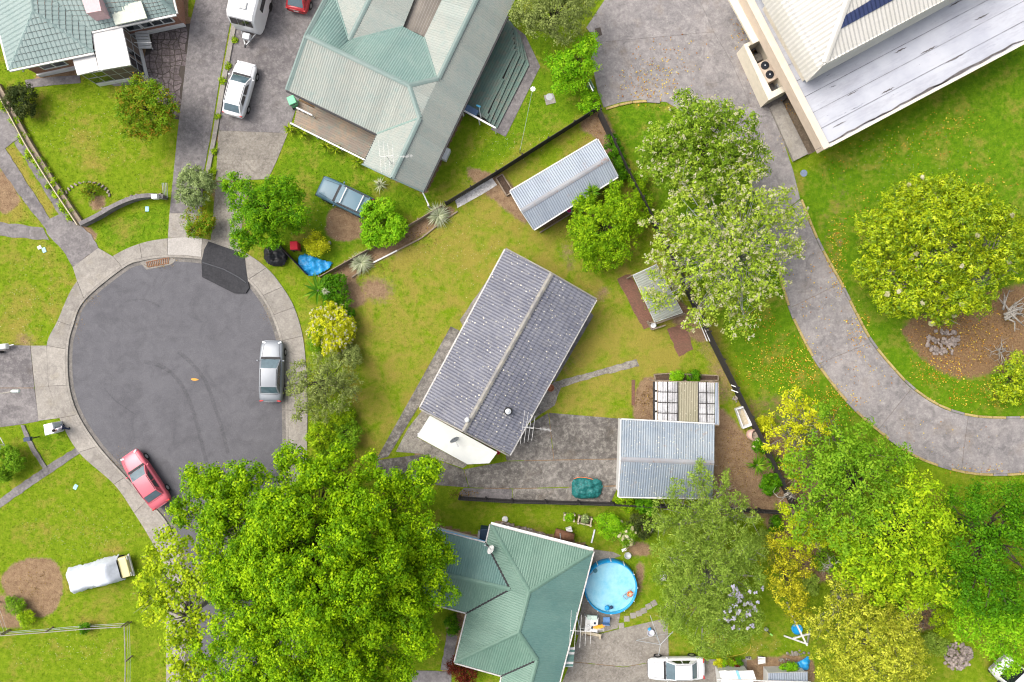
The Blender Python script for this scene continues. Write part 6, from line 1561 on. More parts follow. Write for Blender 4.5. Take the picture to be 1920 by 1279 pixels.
# ---- rosette plants
def rosette(name, label, px, py, z, n, L, w, mat, stem=0.0, droop=.5, cat="plant", group=None, lift=.7, trunkmat=M_bark):
    b = P(px, py, z+stem); o = thing(name, label, cat, Vector((b.x, b.y, z)), 0, group)
    V = []; F = []; rn = []
    for k in range(n):
        a = 6.283*random.random(); e = random.uniform(.05, 1.35)*lift; l = L*random.uniform(.75, 1.1); ww = w*random.uniform(.8, 1.15); seg = 4; side = Vector((-math.sin(a), math.cos(a), 0)); i0 = len(V)
        for s in range(seg+1):
            f = s/seg; r = l*f*math.cos(e); zz = l*f*math.sin(e) - droop*l*f*f*(.3+.7*math.cos(e)); wd = ww*(.55+.45*math.sin(math.pi*min(1, f*1.25)))*(1-f**3)
            c = Vector((b.x+math.cos(a)*r, b.y+math.sin(a)*r, max(b.z+zz, z+.02)))
            V += [c+side*wd/2, c+Vector((0,0,-wd*.25)), c-side*wd/2]
        for s in range(seg): q = i0+3*s; F += [(q,q+1,q+4,q+3),(q+1,q+2,q+5,q+4)]; 
        rn += [random.random()]*(2*seg)
    ob = MB().add(V, F).build("leaves", mat, o)
    at = ob.data.attributes.new("rnd", 'FLOAT', 'FACE'); at.data.foreach_set("value", np.array(rn, dtype=np.float32))
    MB().tube([(b.x, b.y, z-.05), (b.x, b.y, b.z+.05)], [.09, .07], 8).build("stem", trunkmat, o)
    return o
rosette("silver_flax", "round silvery spiky plant in the bed nearest the street corner", 677, 493, 0, 240, 1.1, .06, L_flax, .3, .5, lift=.8)
rosette("silver_flax", "round silvery spiky plant beside the white gravel", 822, 404, 0, 240, 1.15, .06, L_flax, .3, .5, lift=.8)
for i, (x, y, s, d) in enumerate(((543,242,1.0,"spiky yellow green plant at the outer end of the brown deck"),(568,250,.95,"second spiky plant along the brown deck"),(612,275,1.0,"third spiky plant along the brown deck"),(630,280,.9,"dark centred spiky plant along the middle of the brown deck"),(668,303,1.05,"spiky plant at the inner end of the brown deck"))):
    rosette("cordyline", d, x, y, 0, 46, .62*s, .09, L_cordy, .5, .35, "plant", "spiky plants along the brown deck", .9)
rosette("cabbage_palm", "spiky green palm rising over the edge of the long shed roof", 1110, 360, 0, 60, .85, .10, L_palm, 2.4, .35, "palm", lift=.9)
rosette("cycad", "large round green palm in the bare soil beside the east fence", 1419, 872, 0, 52, 1.0, .12, L_palm, .6, .3, "palm", lift=.7)
rosette("cycad", "smaller shaded palm against the east fence", 1450, 868, 0, 40, .85, .11, L_palm, .5, .3, "palm", lift=.7)
rosette("dry_flax", "dry yellow spiky plant below the roof aerial of the faded green roof", 713, 347, 0, 60, .75, .05, L_flax, .2, .5, lift=1.0)
rosette("tree_fern", "feathery palm fronds spreading onto the verge at the street corner", 596, 545, 0, 14, 1.7, .22, L_palm, .9, .5, "palm", lift=.5)
rosette("pale_flax", "small pale spiky plant among the green corner shrubs", 610, 546, 0, 50, .35, .05, L_flax, 1.7, .4, lift=1.0)

# ================================================================== FENCES AND WALLS
def fence(name, label, pts, h, mat, postmat=None, cat="fence", pal=0.14, gap=0.01, rails=True, ztop_px=False, postevery=2.4):
    """pts are photo positions of the fence base"""
    w = [P(x, y, h if ztop_px else 0) for x, y in pts]; w = [Vector((p.x, p.y, 0)) for p in w]
    o = thing(name, label, cat, w[0])
    for a, b in zip(w[:-1], w[1:]):
        L = (b-a).length; d = (b-a)/L; n = Vector((-d.y, d.x, 0)); m = max(1, round(L/postevery))
        for k in range(m):
            s0, s1 = a + d*(L*k/m), a + d*(L*(k+1)/m); mb = MB(); c = s0.copy(); span = (s1-s0).length; kk = int(span/pal)
            for j in range(kk):
                p = s0 + d*(span*(j+.5)/kk); hh = h - random.uniform(0, .03)
                mb.box((p.x, p.y, hh/2), (span/kk-gap, .02, hh), math.atan2(d.y, d.x))
            mb.build("fence_panel", mat, o)
            if rails:
                for z in (.25*h, .8*h): q = n*.04; MB().beam(s0+q+Vector((0,0,z)), s1+q+Vector((0,0,z)), .045, .09).build("rail", mat, o)
            MB().box((s0.x+n.x*.07, s0.y+n.y*.07, h*.5), (.1,.1,h*1.01), math.atan2(d.y, d.x)).build("post", postmat or mat, o)
    return o
fence("boundary_fence", "dark stained fence along the top boundary behind the long shed", [(838,385),(932,328),(1124,206)], 1.25, M_darktimber)
fence("low_fence", "low weathered fence between the off-roader lawn and the flower bed", [(603,521),(700,466),(830,389)], .75, M_timber)
fence("boundary_fence", "long dark fence along the east boundary beside the lane", [(1126,204),(1180,318),(1260,470),(1330,618)], 1.7, M_darktimber, ztop_px=True)
fence("boundary_fence", "lower dark section of the east boundary fence beside the bathtub", [(1332,622),(1385,728),(1440,838),(1500,962)], 1.7, M_darktimber, ztop_px=True)
fence("boundary_fence", "dark fence along the bottom boundary of the yard", [(860,938),(960,944),(1150,949),(1320,956),(1490,966)], 1.35, M_darktimber, ztop_px=True)
br = thing("fence_braces", "pair of white timber brace rails leaning on the east fence", "brace", P(1375,724))
for k in (0, 1): MB().beam(P(1371,722+9*k, 1.0), P(1384,727+9*k, 1.2), .06, .06).build("rail", M_white, br)
wr = thing("loose_rails", "white rails stacked against the east fence under the flowering tree", "rails", P(1322,605))
for k in range(3): MB().beam(P(1308+5*k,596,.4+.1*k), P(1326+5*k,640,.4+.1*k), .06, .05).build("rail", M_white, wr)
# wire fences bottom left
def wirefence(name, label, pts, h=1.0, n=None):
    w = PP(pts); o = thing(name, label, "fence", w[0])
    for a, b in zip(w[:-1], w[1:]):
        L = (b-a).length; m = max(1, round(L/2.2))
        for k in range(m+1): p = a.lerp(b, k/m); MB().box((p.x, p.y, h/2), (.09,.09,h), random.random()).build("post", M_timber, o)
        mb = MB()
        for z in (.3,.6,.95): mb.tube([a+Vector((0,0,z*h)), a.lerp(b,.5)+Vector((0,0,z*h-.02)), b+Vector((0,0,z*h))], .012, 4)
        MB().beam(a+Vector((0,0,h)), b+Vector((0,0,h)), .05, .04).build("top_rail", M_palebark, o); mb.build("wire", M_steel, o)
    return o
wirefence("wire_fence", "sagging wire fence below the bare soil patch", [(-5,1183),(20,1182),(100,1176),(170,1170),(240,1166)])
wirefence("timber_rail_fence", "pale timber rail fence running down to the bottom edge", [(246,1166),(248,1230),(247,1300)])
wirefence("wire_fence", "leaning rail fence at the left edge beside the grassy clumps", [(0,1128),(18,1180)])
lw = thing("garden_wall", "low timber and concrete wall dividing the lawn from the strip driveway", "wall", P(90,310))
pts = [(0,160),(25,205),(60,270),(100,335),(140,395),(158,422)]
for (x0_, y0_), (x1_, y1_) in zip(pts[:-1], pts[1:]):
    MB().beam(P(x0_, y0_)+Vector((0,0,.18)), P(x1_, y1_)+Vector((0,0,.18)), .30, .36).build("wall_section", M_timber, lw)
    MB().beam(P(x0_-5, y0_+2)+Vector((0,0,.3)), P(x1_-5, y1_+2)+Vector((0,0,.3)), .07, .6).build("board", M_paletimber, lw)
rw = thing("retaining_wall", "curved block retaining wall with stone capping beside the driveway", "wall", P(240,395))
cur = smoothloop(PP([(160,423),(190,408),(225,388),(260,374),(290,370),(315,372)]), 7, False)
for i in range(len(cur)-1):
    a, b = cur[i], cur[i+1]
    for zc, w_ in ((.15,.26),(.38,.24),(.6,.22)): MB().beam(a.lerp(b,.02)+Vector((0,0,zc)), a.lerp(b,.98)+Vector((0,0,zc)), w_, .21).build("block", M_oldconc, rw)
    MB().beam(a.lerp(b,.01)+Vector((0,0,.74)), a.lerp(b,.99)+Vector((0,0,.74)), .3, .06).build("capping", M_oldconc, rw)
for x, y in ((195,392),(200,391),(248,370),(258,368),(268,366),(238,374),(302,365)):
    p = P(x, y); MB().box((p.x, p.y, .1), (random.uniform(.2,.4), random.uniform(.15,.25), .2), random.random()*3, taper=.8).build("loose_stone", M_stone, rw, bevel=.03)
ge = thing("garden_edging", "curved stone edging ring round the small red tipped shrub", "edging", P(170,345))
for a in np.linspace(.2, 3.4, 16):
    p = P(165+42*math.cos(a), 372-30*math.sin(a)); MB().box((p.x, p.y, .06), (.26,.12,.14), -a+1.57).build("stone", M_stone, ge, bevel=.02)
be = thing("bed_edging", "timber edging along the flower bed of the central lawn", "edging", P(760,470))
pe_ = [(660,520),(700,493),(745,470),(790,447),(830,415),(858,397)]
for (x0_, y0_), (x1_, y1_) in zip(pe_[:-1], pe_[1:]): MB().beam(P(x0_, y0_)+Vector((0,0,.07)), P(x1_, y1_)+Vector((0,0,.07)), .10, .16).build("board", M_whitegrub if x0_ == 700 else M_timber, be)
for nm, lb, q, h in (("raised_bed", "small timber raised bed beside the corner of the long shed", [(930,335),(942,328),(962,360),(950,368)], .3), ("raised_bed", "low timber edged bed behind the greenhouse", [(1226,702),(1252,700),(1345,704),(1345,713),(1228,713)], .25)):
    o = thing(nm, lb, "raised bed", P(*q[0])); w = PP(q)
    for i in range(len(w)): MB().beam(w[i]+Vector((0,0,h/2)), w[(i+1) % len(w)]+Vector((0,0,h/2)), .07, h).build("board", M_timber, o)
    MB().prism(shrink([(p.x, p.y) for p in w], .05), 0, h-.06).build("soil", M_soilmat, o)
for i, (q, lb) in enumerate((([(1058,962),(1076,963),(1075,974),(1057,972)], "white framed planter with leafy greens nearer the sea green house"), ([(1085,966),(1108,970),(1106,983),(1083,978)], "white framed planter with bluish greens beside the rose bushes"))):
    o = thing("planter_box", lb, "planter", P(*q[0]), 0, "planters below the bottom fence"); w = PP(q)
    for k in range(4): MB().beam(w[k]+Vector((0,0,.25)), w[(k+1) % 4]+Vector((0,0,.25)), .09, .3).build("board", M_paletimber, o); MB().box((w[k].x, w[k].y, .3), (.12,.12,.6)).build("post", M_paletimber, o)
    MB().prism(shrink([(p.x, p.y) for p in w], .05), 0, .3).build("soil", M_soilmat, o)
    c = (w[0]+w[2])/2
    bush("vegetable_plant", ["leafy greens growing in the planter nearer the house", "bluish leafy greens growing in the planter by the roses"][i], "plant", 1067 if i == 0 else 1096, 968 if i == 0 else 976, 7, .9, L_hedge if i == 0 else L_sage, seed_lobes=2, leaf=.16, trunk_r=.02)

# ================================================================== POOL AND BOTTOM YARD
pool = thing("round_pool", "round blue above ground pool beside the sea green house", "pool", P(1143,1096))
M_poolblue = plain("pool_liner_blue", (.01,.26,.55), .35, .12, 3.0); M_poollight = plain("pool_liner_light", (.05,.42,.66), .4, .1, 3.0)
pc_ = P(1143,1096); rp = 1.95
MB().lathe(pc_, [(rp-.02,0),(rp+.06,.1),(rp,.78),(rp-.04,.80),(rp-.07,.78),(rp-.07,.05)], 48, caps=False).build("wall", M_poolblue, pool, smooth=True)
t = NT("pool_water"); vv = t.noise(1.3, 4, .6)
c = t.mix(t.ramp(vv, [(.35,(0,0,0)),(.7,(1,1,1))]), (.30,.56,.62), (.38,.60,.64))
M_poolwater = t.finish(c, .06, t.bump(t.noise(2.5, 3), .12, .03), 0, .5)
t = NT("pool_cover_water"); c = t.mix(t.ramp(t.noise(1.1, 5, .7), [(.35,(0,0,0)),(.7,(1,1,1))]), (.15,.41,.55), (.28,.52,.61))
lx = t.ramp(t.noise(9, 4, .8), [(.74,(0,0,0)),(.78,(1,1,1))]); c = t.mix(t.math('MULTIPLY', lx, .6), c, (.08,.12,.1))
M_poolwater = t.finish(c, .12, t.bump(t.math('ADD', t.noise(3.0, 3), t.noise(9.0, 3, .6, dist=1.0)), .35, .04), 0, .5)
mb = MB(); n = 48; mb.add([(pc_.x+math.cos(k*2*math.pi/n)*(rp-.09), pc_.y+math.sin(k*2*math.pi/n)*(rp-.09), .50) for k in range(n)], [tuple(range(n))]); mb.build("water", M_poolwater, pool)
MB().lathe((pc_.x, pc_.y, .0), [(rp-.075,.49),(rp-.075,.78)], 48, caps=False).build("liner", M_poollight, pool, smooth=True)
for k in range(12):
    a = k*math.pi/6; MB().beam((pc_.x+math.cos(a)*(rp+.06), pc_.y+math.sin(a)*(rp+.06), 0), (pc_.x+math.cos(a)*(rp+.02), pc_.y+math.sin(a)*(rp+.02), .8), .06, .06).build("strut", M_white, pool)
fl = thing("pool_float", "orange ring float in the pool", "float", P(1181,1113,.5))
c = P(1181,1113,.52); V = []; F = []
for i in range(20):
    for j in range(8): a, b = i*2*math.pi/20, j*2*math.pi/8; V.append((c.x+math.cos(a)*(.16+.08*math.cos(b)), c.y+math.sin(a)*(.16+.08*math.cos(b)), c.z+.06+.07*math.sin(b)))
for i in range(20):
    for j in range(8): F.append((i*8+j, ((i+1) % 20)*8+j, ((i+1) % 20)*8+(j+1) % 8, i*8+(j+1) % 8))
MB().add(V, F).build("ring", M_orange, fl, smooth=True); MB().lathe(c+Vector((0,0,.02)), [(.1,0),(.1,.06),(.02,.08)], 12).build("dispenser", plain("pale_orange", (.75,.5,.2), .5), fl)
lad = thing("pool_ladder", "grey pool ladder leaning in the water beside the orange float", "ladder", P(1174,1118,.5))
for s in (-1, 1): MB().tube([P(1186+s*3,1108+s*3,1.0), P(1170+s*3,1121+s*3,.56)], .025, 6).build("rail", M_galv, lad)
for k in range(4): MB().tube([P(1182-4*k-3,1111+3.2*k-3,.9-.11*k), P(1182-4*k+3,1111+3.2*k+3,.9-.11*k)], .02, 6).build("rung", M_galv, lad)
sv = thing("pool_skimmer", "dark pool net leaning across the pool near the house", "net", P(1110,1075,.55))
MB().tube([P(1093,1092,.85), P(1113,1072,.57)], .018, 6).build("pole", M_galv, sv); MB().lathe(P(1116,1070,.54), [(.15,0),(.17,.02),(.15,.04)], 14).build("net", plain("teal_net", (.05,.16,.2), .6), sv)
tb_ = thing("poolside_toys", "blue inflatable toy against the bottom rim of the pool", "toy", P(1143,1139,.5))
MB().lathe(P(1138,1139,.55), [(.05,0),(.18,.04),(.2,.12),(.1,.2),(.02,.2)], 14).build("float_body", M_bluetarp, tb_, smooth=True); MB().lathe(P(1146,1138,.55), [(.05,0),(.12,.04),(.12,.12),(.02,.16)], 12).build("float_head", M_navy, tb_, smooth=True)
for i, (x, y, r_) in enumerate(((1165,1173,.1),(1175,1160,.05),(1187,1154,.1),(1198,1150,.2),(1207,1145,.25),(1216,1137,.4),(1226,1131,.5))):
    p = P(x, y); o = MB().box((p.x, p.y, .02), (.42,.42,.05), r_).build("stepping_stone", M_footpath, None, bevel=.012)
    tag(o, ["stepping stone nearest the concrete yard","second stepping stone from the concrete yard","third stepping stone from the concrete yard","fourth stepping stone from the concrete yard","fifth stepping stone, on the pool lawn","sixth stepping stone, near the feathery tree","stepping stone at the feet of the feathery tree"][i], "stepping stone", "stepping stones across the pool lawn")
# clothesline
cl = thing("rotary_clothesline", "rotary clothesline with long grey arms above the concrete yard", "clothesline", P(1228,1188))
pb = P(1228,1188); MB().tube([(pb.x, pb.y, 0), (pb.x, pb.y, 2.05)], .035, 8).build("pole", M_steel, cl)
top = Vector((pb.x, pb.y, 2.0))
for x, y in ((1219,1154),(1235,1228),(1193,1201),(1262,1184)): MB().tube([top, P(x, y, 2.25)], .022, 6).build("arm", M_steel, cl)
for a, b in (((1193,1201),(1228,1188)),((1228,1192),(1262,1184))): MB().tube([P(*a,2.2), P(b[0],b[1]+3,1.9)], .012, 5).build("strut", M_steel, cl)
lb_ = thing("laundry_basket", "blue and white laundry basket under the clothesline", "basket", P(1219,1184))
MB().lathe(P(1219,1184), [(.2,0),(.27,.3),(.25,.3),(.2,.05)], 16).build("basket", plain("basket_white", (.55,.55,.6), .5), lb_); MB().box(P(1218,1180,.33), (.28,.22,.14), .6, taper=.7).build("washing", M_bluetarp, lb_, bevel=.04)
# patio clutter
tb = thing("patio_table", "white patio table crowded with things beside the house wall", "table", P(1107,1172))
q = PP([(1098,1157),(1122,1160),(1120,1186),(1096,1183)], .75)
MB().prism(q, .71, .75).build("table_top", M_whitegrub, tb, bevel=.01)
for p in q: MB().box((p.x*.999, p.y, .35), (.06,.06,.7)).build("leg", M_white, tb)
tv = thing("storage_tub", "pale green tub lid on the patio table", "tub", P(1110,1157,.75)); MB().box(P(1110,1158,.82), (.8,.35,.14), -.1, taper=.9).build("lid", plain("pale_green_lid", (.45,.55,.48), .5), tv, bevel=.02)
ob = thing("orange_board", "bright orange toy board lying on the patio table", "toy", P(1124,1174,.8)); MB().prism(smoothloop(PP([(1112,1176),(1124,1172),(1135,1171),(1132,1176),(1122,1180),(1114,1179)], .85), 3), .80, .86).build("board", plain("bright_orange", (.75,.30,.02), .5), ob)
pch = thing("patio_chair", "blue folding chair beside the patio table", "chair", P(1137,1165))
MB().box(P(1137,1163,.45), (.5,.45,.05)).build("seat", plain("chair_blue", (.1,.2,.38), .6), pch); MB().box(P(1136,1170,.7), (.5,.05,.5)).build("backrest", plain("chair_blue", (.1,.2,.38), .6), pch)
for x, y in ((1131,1157),(1143,1157),(1131,1170),(1143,1170)): p = P(x, y); MB().box((p.x, p.y, .22), (.035,.035,.44)).build("leg", M_navy, pch)
pn = thing("timber_bench", "long timber plank bench below the patio table", "bench", P(1105,1187))
MB().beam(P(1088,1184,.4), P(1127,1192,.4), .2, .05).build("seat", M_paletimber, pn)
for x, y in ((1091,1186),(1124,1193)): p = P(x, y); MB().box((p.x, p.y, .19), (.12,.16,.38)).build("leg", M_paletimber, pn)
for i, (x, y, s) in enumerate(((1103,1172,.09),(1110,1176,.1),(1115,1168,.08),(1104,1180,.07))):
    o = thing("bowl", ["pale bowl on the patio table","dark pot at the centre of the patio table","blue cup on the patio table","small bowl at the lower corner of the patio table"][i], "bowl", P(x, y, .75)); MB().lathe(P(x, y, .75), [(s*.6,0),(s,.1),(s*.9,.1),(s*.5,.03)], 12).build("bowl", (M_white, M_black, M_navy, M_whitegrub)[i], o)
# clutter along the house wall
bar = thing("rusty_tank", "long rusty brown barrel barbecue beside the sea green house wall", "barbecue", P(1058,1005))
a, b = P(1041,999,.55), P(1075,1008,.55); MB().tube([a-(b-a)*.02, a, b, b+(b-a)*.02], [.2,.34,.34,.2], 14).build("barrel", plain("rust_brown", (.16,.075,.04), .8, .35, 5), bar, smooth=True)
for p in (a.lerp(b,.15), a.lerp(b,.85)): MB().box((p.x, p.y, .15), (.08,.5,.3)).build("leg", M_black, bar)
MB().beam(P(1050,1000,.92), P(1051,1010,.92), .05, .04).build("handle", M_steel, bar)
fw = thing("firewood_stack", "stack of split firewood under the eave of the sea green house", "firewood", P(985,985))
for k in range(46):
    f = k/46; p = P(938+88*f+random.uniform(-2,2), 980+24*f+random.uniform(-4,2)); MB().box((p.x, p.y, .1+random.random()*.35), (random.uniform(.2,.4), .12, .12), random.uniform(-.6,.6), taper=.85).build("log", M_stone if k % 3 else M_timber, fw)
for i, (x, y) in enumerate(((947,973),(1097,1026))):
    o = thing("old_tyre", ["pale ringed pot at the corner of the sea green house","dark tyre against the wall near the pool"][i], ["pot","tyre"][i], P(x, y)); o.name = ["ring_pot","old_tyre"][i]
    MB().lathe(P(x, y), [(.12,.05),(.2,0),(.24,.1),(.2,.2),(.12,.18)], 18).build("ring", M_white if i == 0 else M_tyre, o, smooth=True)
wc = thing("plastic_chair", "white plastic chair beside the rusty barrel", "chair", P(1067,993)); MB().box(P(1067,993,.42), (.42,.42,.04), .3).build("seat", M_white, wc); MB().box(P(1066,990,.65), (.42,.05,.45), .3).build("backrest", M_white, wc)
for dx, dy in ((-4,-4),(4,-4),(-4,4),(4,4)): p = P(1067+dx, 993+dy); MB().box((p.x, p.y, .2), (.04,.04,.4)).build("leg", M_white, wc)
MBo = MB().beam(P(1115,993,.08), P(1109,1018,.08), .10, .08).build("timber_post", M_white, None); tag(MBo, "white timber post lying on the grass near the pool", "timber post")
gn_ = thing("covered_box", "dark blue covered box in the corner of the sea green house", "box", P(912,1000)); MB().box(P(911,1001,.5), (.9,1.0,1.0), -.1, taper=.95).build("box", plain("dark_blue_cover", (.012,.03,.06), .5), gn_, bevel=.06); MB().box(P(899,1004,.3), (.25,.7,.5), -.1).build("panel", M_galv, gn_)
uh = thing("metal_tub", "grey metal tub with paddle beside the rose bed", "tub", P(1176,1040)); MB().lathe(P(1176,1040), [(.2,0),(.26,.3),(.24,.3),(.18,.04)], 18).build("tub", M_steel, uh); MB().beam(P(1168,1034,.3), P(1190,1018,.5), .04, .04).build("handle", M_timber, uh); MB().box(P(1170,1031,.3), (.35,.2,.05), .4).build("blade", M_white, uh)
pc2 = thing("plastic_chair", "white chair at the edge of the feathery tree", "chair", P(1243,1082)); MB().box(P(1243,1082,.42), (.4,.42,.04), .2).build("seat", M_white, pc2); MB().box(P(1242,1087,.65), (.4,.05,.42), .2).build("backrest", M_white, pc2)
for dx, dy in ((-4,-4),(4,-4),(-4,4),(4,4)): p = P(1243+dx, 1082+dy); MB().box((p.x, p.y, .2), (.04,.04,.4)).build("leg", M_white, pc2)
# swing set, paddling pool, tarps
sw = thing("swing_set", "white timber swing frame at the bottom among the yellow flowering trees", "swing set", P(1500,1180))
for a, b in (((1470,1192,.1),(1512,1207,.1)),((1513,1210,2.2),(1484,1152,2.2)),((1487,1197,.9),(1518,1188,.9)),((1512,1207,.1),(1513,1207,2.2)),((1476,1130,.1),(1484,1152,2.2)),((1492,1160,.1),(1484,1152,2.2)),((1519,1180,.1),(1513,1210,2.2))):
    MB().beam(P(*a), P(*b), .11, .11).build("beam", M_whitetrim, sw)
pd = thing("paddling_pool", "small round blue paddling pool beside the swing frame", "paddling pool", P(1493,1178)); MB().lathe(P(1493,1178), [(.36,0),(.40,.05),(.40,.22),(.36,.24),(.35,.1)], 22).build("wall", M_bluetarp, pd, smooth=True); MB().lathe(P(1493,1178), [(.35,.12),(.35,.15)], 22).build("water", M_poolblue, pd)
def tarp(name, label, px, z, mat, seed, h=.25, res=.075, amp=.05):
    w = smoothloop(PP(px), 4); aw = [(p.x, p.y) for p in w]; x0, x1 = min(p[0] for p in aw), max(p[0] for p in aw); y0, y1 = min(p[1] for p in aw), max(p[1] for p in aw)
    o = thing(name, label, "tarpaulin", sum(w, Vector())/len(w)); nx_, ny_ = int((x1-x0)/res)+2, int((y1-y0)/res)+2; V = []; F = []; idx = {}
    cx, cy = (x0+x1)/2, (y0+y1)/2; rs = random.Random(seed); ph = [rs.uniform(0,6) for _ in range(6)]
    X, Y = np.meshgrid(x0+np.arange(nx_)*res, y0+np.arange(ny_)*res, indexing='ij'); ins = inpoly(X, Y, aw)
    for i in range(nx_):
        for j in range(ny_):
            x, y = X[i,j], Y[i,j]; e = max(0, 1-max(abs(x-cx)/((x1-x0)/2), abs(y-cy)/((y1-y0)/2))**2)
            z_ = z + h*e**.6 + amp*(math.sin(5*x+3*y+ph[0])+math.sin(-4*x+7*y+ph[1])+.8*math.sin(11*x+2*y+ph[2])+.6*math.sin(3*x-13*y+ph[3])+1.1*abs(math.sin(6*x+9*y+ph[4]+1.5*math.sin(3*x)))+.9*abs(math.sin(13*x-8*y+ph[5]+1.3*math.sin(5*y))))*(.4+.6*e) + rs.uniform(-.4,.4)*amp
            idx[i,j] = len(V); V.append((x, y, max(.03, z_)))
    for i in range(nx_-1):
        for j in range(ny_-1):
            if ins[i,j] or ins[i+1,j+1]: F.append((idx[i,j], idx[i+1,j], idx[i+1,j+1], idx[i,j+1]))
    MB().add(V, F).build("sheet", mat, o, smooth=True); pave(w); return o
tarp("blue_tarpaulin", "crumpled bright blue tarpaulin beside the red bin", [(561,482),(572,478),(590,484),(606,490),(622,494),(616,505),(600,514),(582,517),(572,505),(562,494)], .1, M_bluetarp, 3)
tarp("blue_tarpaulin", "blue tarpaulin under the yellow flowering tree at the bottom edge", [(1488,1242),(1500,1236),(1514,1232),(1514,1250),(1500,1256),(1490,1254)], .1, M_bluetarp, 4)
tarp("black_tarpaulin", "heap of black plastic sheeting behind the small fence", [(496,472),(512,462),(528,466),(540,480),(536,496),(520,500),(504,492)], .15, plain("black_sheeting", (.012,.012,.014), .4), 5, .4)
gb = tarp("green_net_cover", "green net draped over a low pile in the concrete yard", [(1074,900),(1082,896),(1105,897),(1124,900),(1128,915),(1120,930),(1098,934),(1078,930),(1072,918)], .12, plain("green_netting", (.012,.12,.115), .55, .5, 9.0), 6, .35); gb["category"] = "net"
MB().tube(smoothloop(PP([(1076,898),(1086,895),(1100,896),(1112,899)], .35), 3, False), .02, 5).build("rope", M_orange, gb)
# ================================================================== SMALL THINGS
def bin_(name, label, px, py, mat, rz):
    o = thing(name, label, "bin", P(px, py), rz); MB().box((0,0,.48), (.48,.52,.9), taper=1.12).build("body", mat, o, local=True, bevel=.03); MB().box((0,.02,.97), (.58,.64,.07), taper=.92).build("lid", mat, o, local=True, bevel=.02); MB().tube([(-.25,-.34,.92),(.25,-.34,.92)], .025, 6).build("handle", M_black, o, local=True)
    for s in (-1, 1): MB().lathe((s*.27,-.26,.1), [(.1,-.025),(.1,.025)], 12, Matrix.Rotation(R(90),3,'Y')).build("wheel", M_tyre, o, local=True)
bin_("wheelie_bin", "mint green wheelie bin at the corner of the brown deck", 554, 196, M_greenplastic, .4)
bin_("wheelie_bin", "red wheelie bin beside the blue tarpaulin", 558, 464, M_red, .05)
for i, (x, y, lb) in enumerate(((276,392,"blue service lid in the grass by the retaining wall"),(83,469,"blue service lid beside the white one on the left lawn"),(142,913,"pale blue service lid on the lawn below the garden path"))):
    q = P(x, y); o = MB().box((q.x, q.y, .02), (.28,.38,.05), (.0,.35,-.5)[i]).build("service_lid", plain("pale_blue_lid", (.28,.5,.6), .5), None, bevel=.02); tag(o, lb, "service lid")
o = MB().box(P(74,464,.02), (.3,.26,.05), .5).build("service_lid", M_white, None, bevel=.02); tag(o, "white service lid on the left lawn", "service lid")
o = MB().lathe(P(1507,325), [(.26,-.02),(.26,.02),(.22,.025)], 20).build("manhole_cover", plain("blue_grey_iron", (.16,.2,.3), .6), None); tag(o, "round blue grey manhole cover on the church lawn", "manhole cover")
mc = thing("manhole_cover", "round grey cover in a square concrete pad on the green lawn", "manhole cover", P(1030,185)); MB().box(P(1031,186,.02), (.75,.75,.06), .25).build("pad", M_footpath, mc); MB().lathe(P(1030,182,.05), [(.26,0),(.26,.03)], 20).build("lid", M_galv, mc)
o = MB().box(P(1122,60,.035), (.45,.6,.03), .25).build("drain_grate", plain("drain_iron", (.07,.055,.045), .8), None); tag(o, "dark drain grate in the church yard concrete", "drain grate")
o = MB().lathe(P(1526,260,.03), [(.13,0),(.13,.03)], 14).build("drain_cover", plain("rust_drain", (.15,.05,.035), .7), None); tag(o, "small round rusty drain cover beside the church parapet", "drain cover")
lt = thing("letterbox", "white letterbox on the end of the retaining wall", "letterbox", P(294,369)); MB().box(P(291,369,.95), (.45,.35,.35), .05, taper=.95).build("box", M_white, lt, bevel=.02); MB().box(P(300,370,.6), (.12,.12,.5)).build("post", M_white, lt)
pi = thing("leaning_pipes", "bundle of grey metal pipes leaning at the end of the retaining wall", "pipes", P(313,358))
for k in range(4): MB().tube([P(307+2.5*k,371,.2), P(304+3*k,343,1.0)], .028, 6).build("pipe", M_steel, pi)
lb2 = thing("letterbox", "dark navy letterbox on a post in the small lawn", "letterbox", P(73,819)); q = P(73,819); MB().box((q.x, q.y, .5), (.07,.07,1.0)).build("post", M_black, lb2); MB().box((q.x-.1, q.y-.03, 1.1), (.5,.3,.3), .15).build("box", M_navy, lb2, bevel=.02)
fg_ = thing("yard_seat", "blue grey metal garden frame at the left edge behind the green shrub", "frame", P(2,833))
for a, b in (((0,820,.8),(9,836,.8)),((0,848,.8),(2,833,.8)),((9,836,.8),(9,836,0)),((2,833,.8),(9,836,.8)),((0,848,.8),(1,850,0))): MB().beam(P(*a), P(*b), .05, .05).build("bar", M_galv, fg_)
sl = thing("street_lamp", "street lamp arm reaching in over the dark driveway", "street lamp", P(-60,752)); q = P(-60,752)
MB().tube([q, (q.x, q.y, 7.6)], [.11,.07], 10).build("pole", M_galv, sl); MB().tube([(q.x, q.y, 7.6), P(-40,744,8.0), P(20,735,8.1)], [.05,.045,.04], 8).build("arm", M_palebark, sl)
hd = MB().tube([P(20,734,8.1), P(24,733.5,8.12), P(36,733.5,8.12), P(38,733.5,8.1)], [.05,.12,.12,.06], 10).build("lamp_head", M_steel, sl); 
tr_ = thing("white_trailer", "white trailer drawbar and cover at the left edge of the dark driveway", "trailer", P(8,652)); MB().box(P(4,650,.6), (.9,.45,.35), .1, taper=.8).build("cover", M_white, tr_, bevel=.08); MB().beam(P(12,649,.5), P(26,646,.5), .07, .07).build("drawbar", M_galv, tr_); MB().lathe(P(-1,660,.28), [(.15,-.08),(.27,-.08),(.27,.08),(.15,.08)], 16, Matrix.Rotation(R(90),3,'X')).build("wheel", M_tyre, tr_)
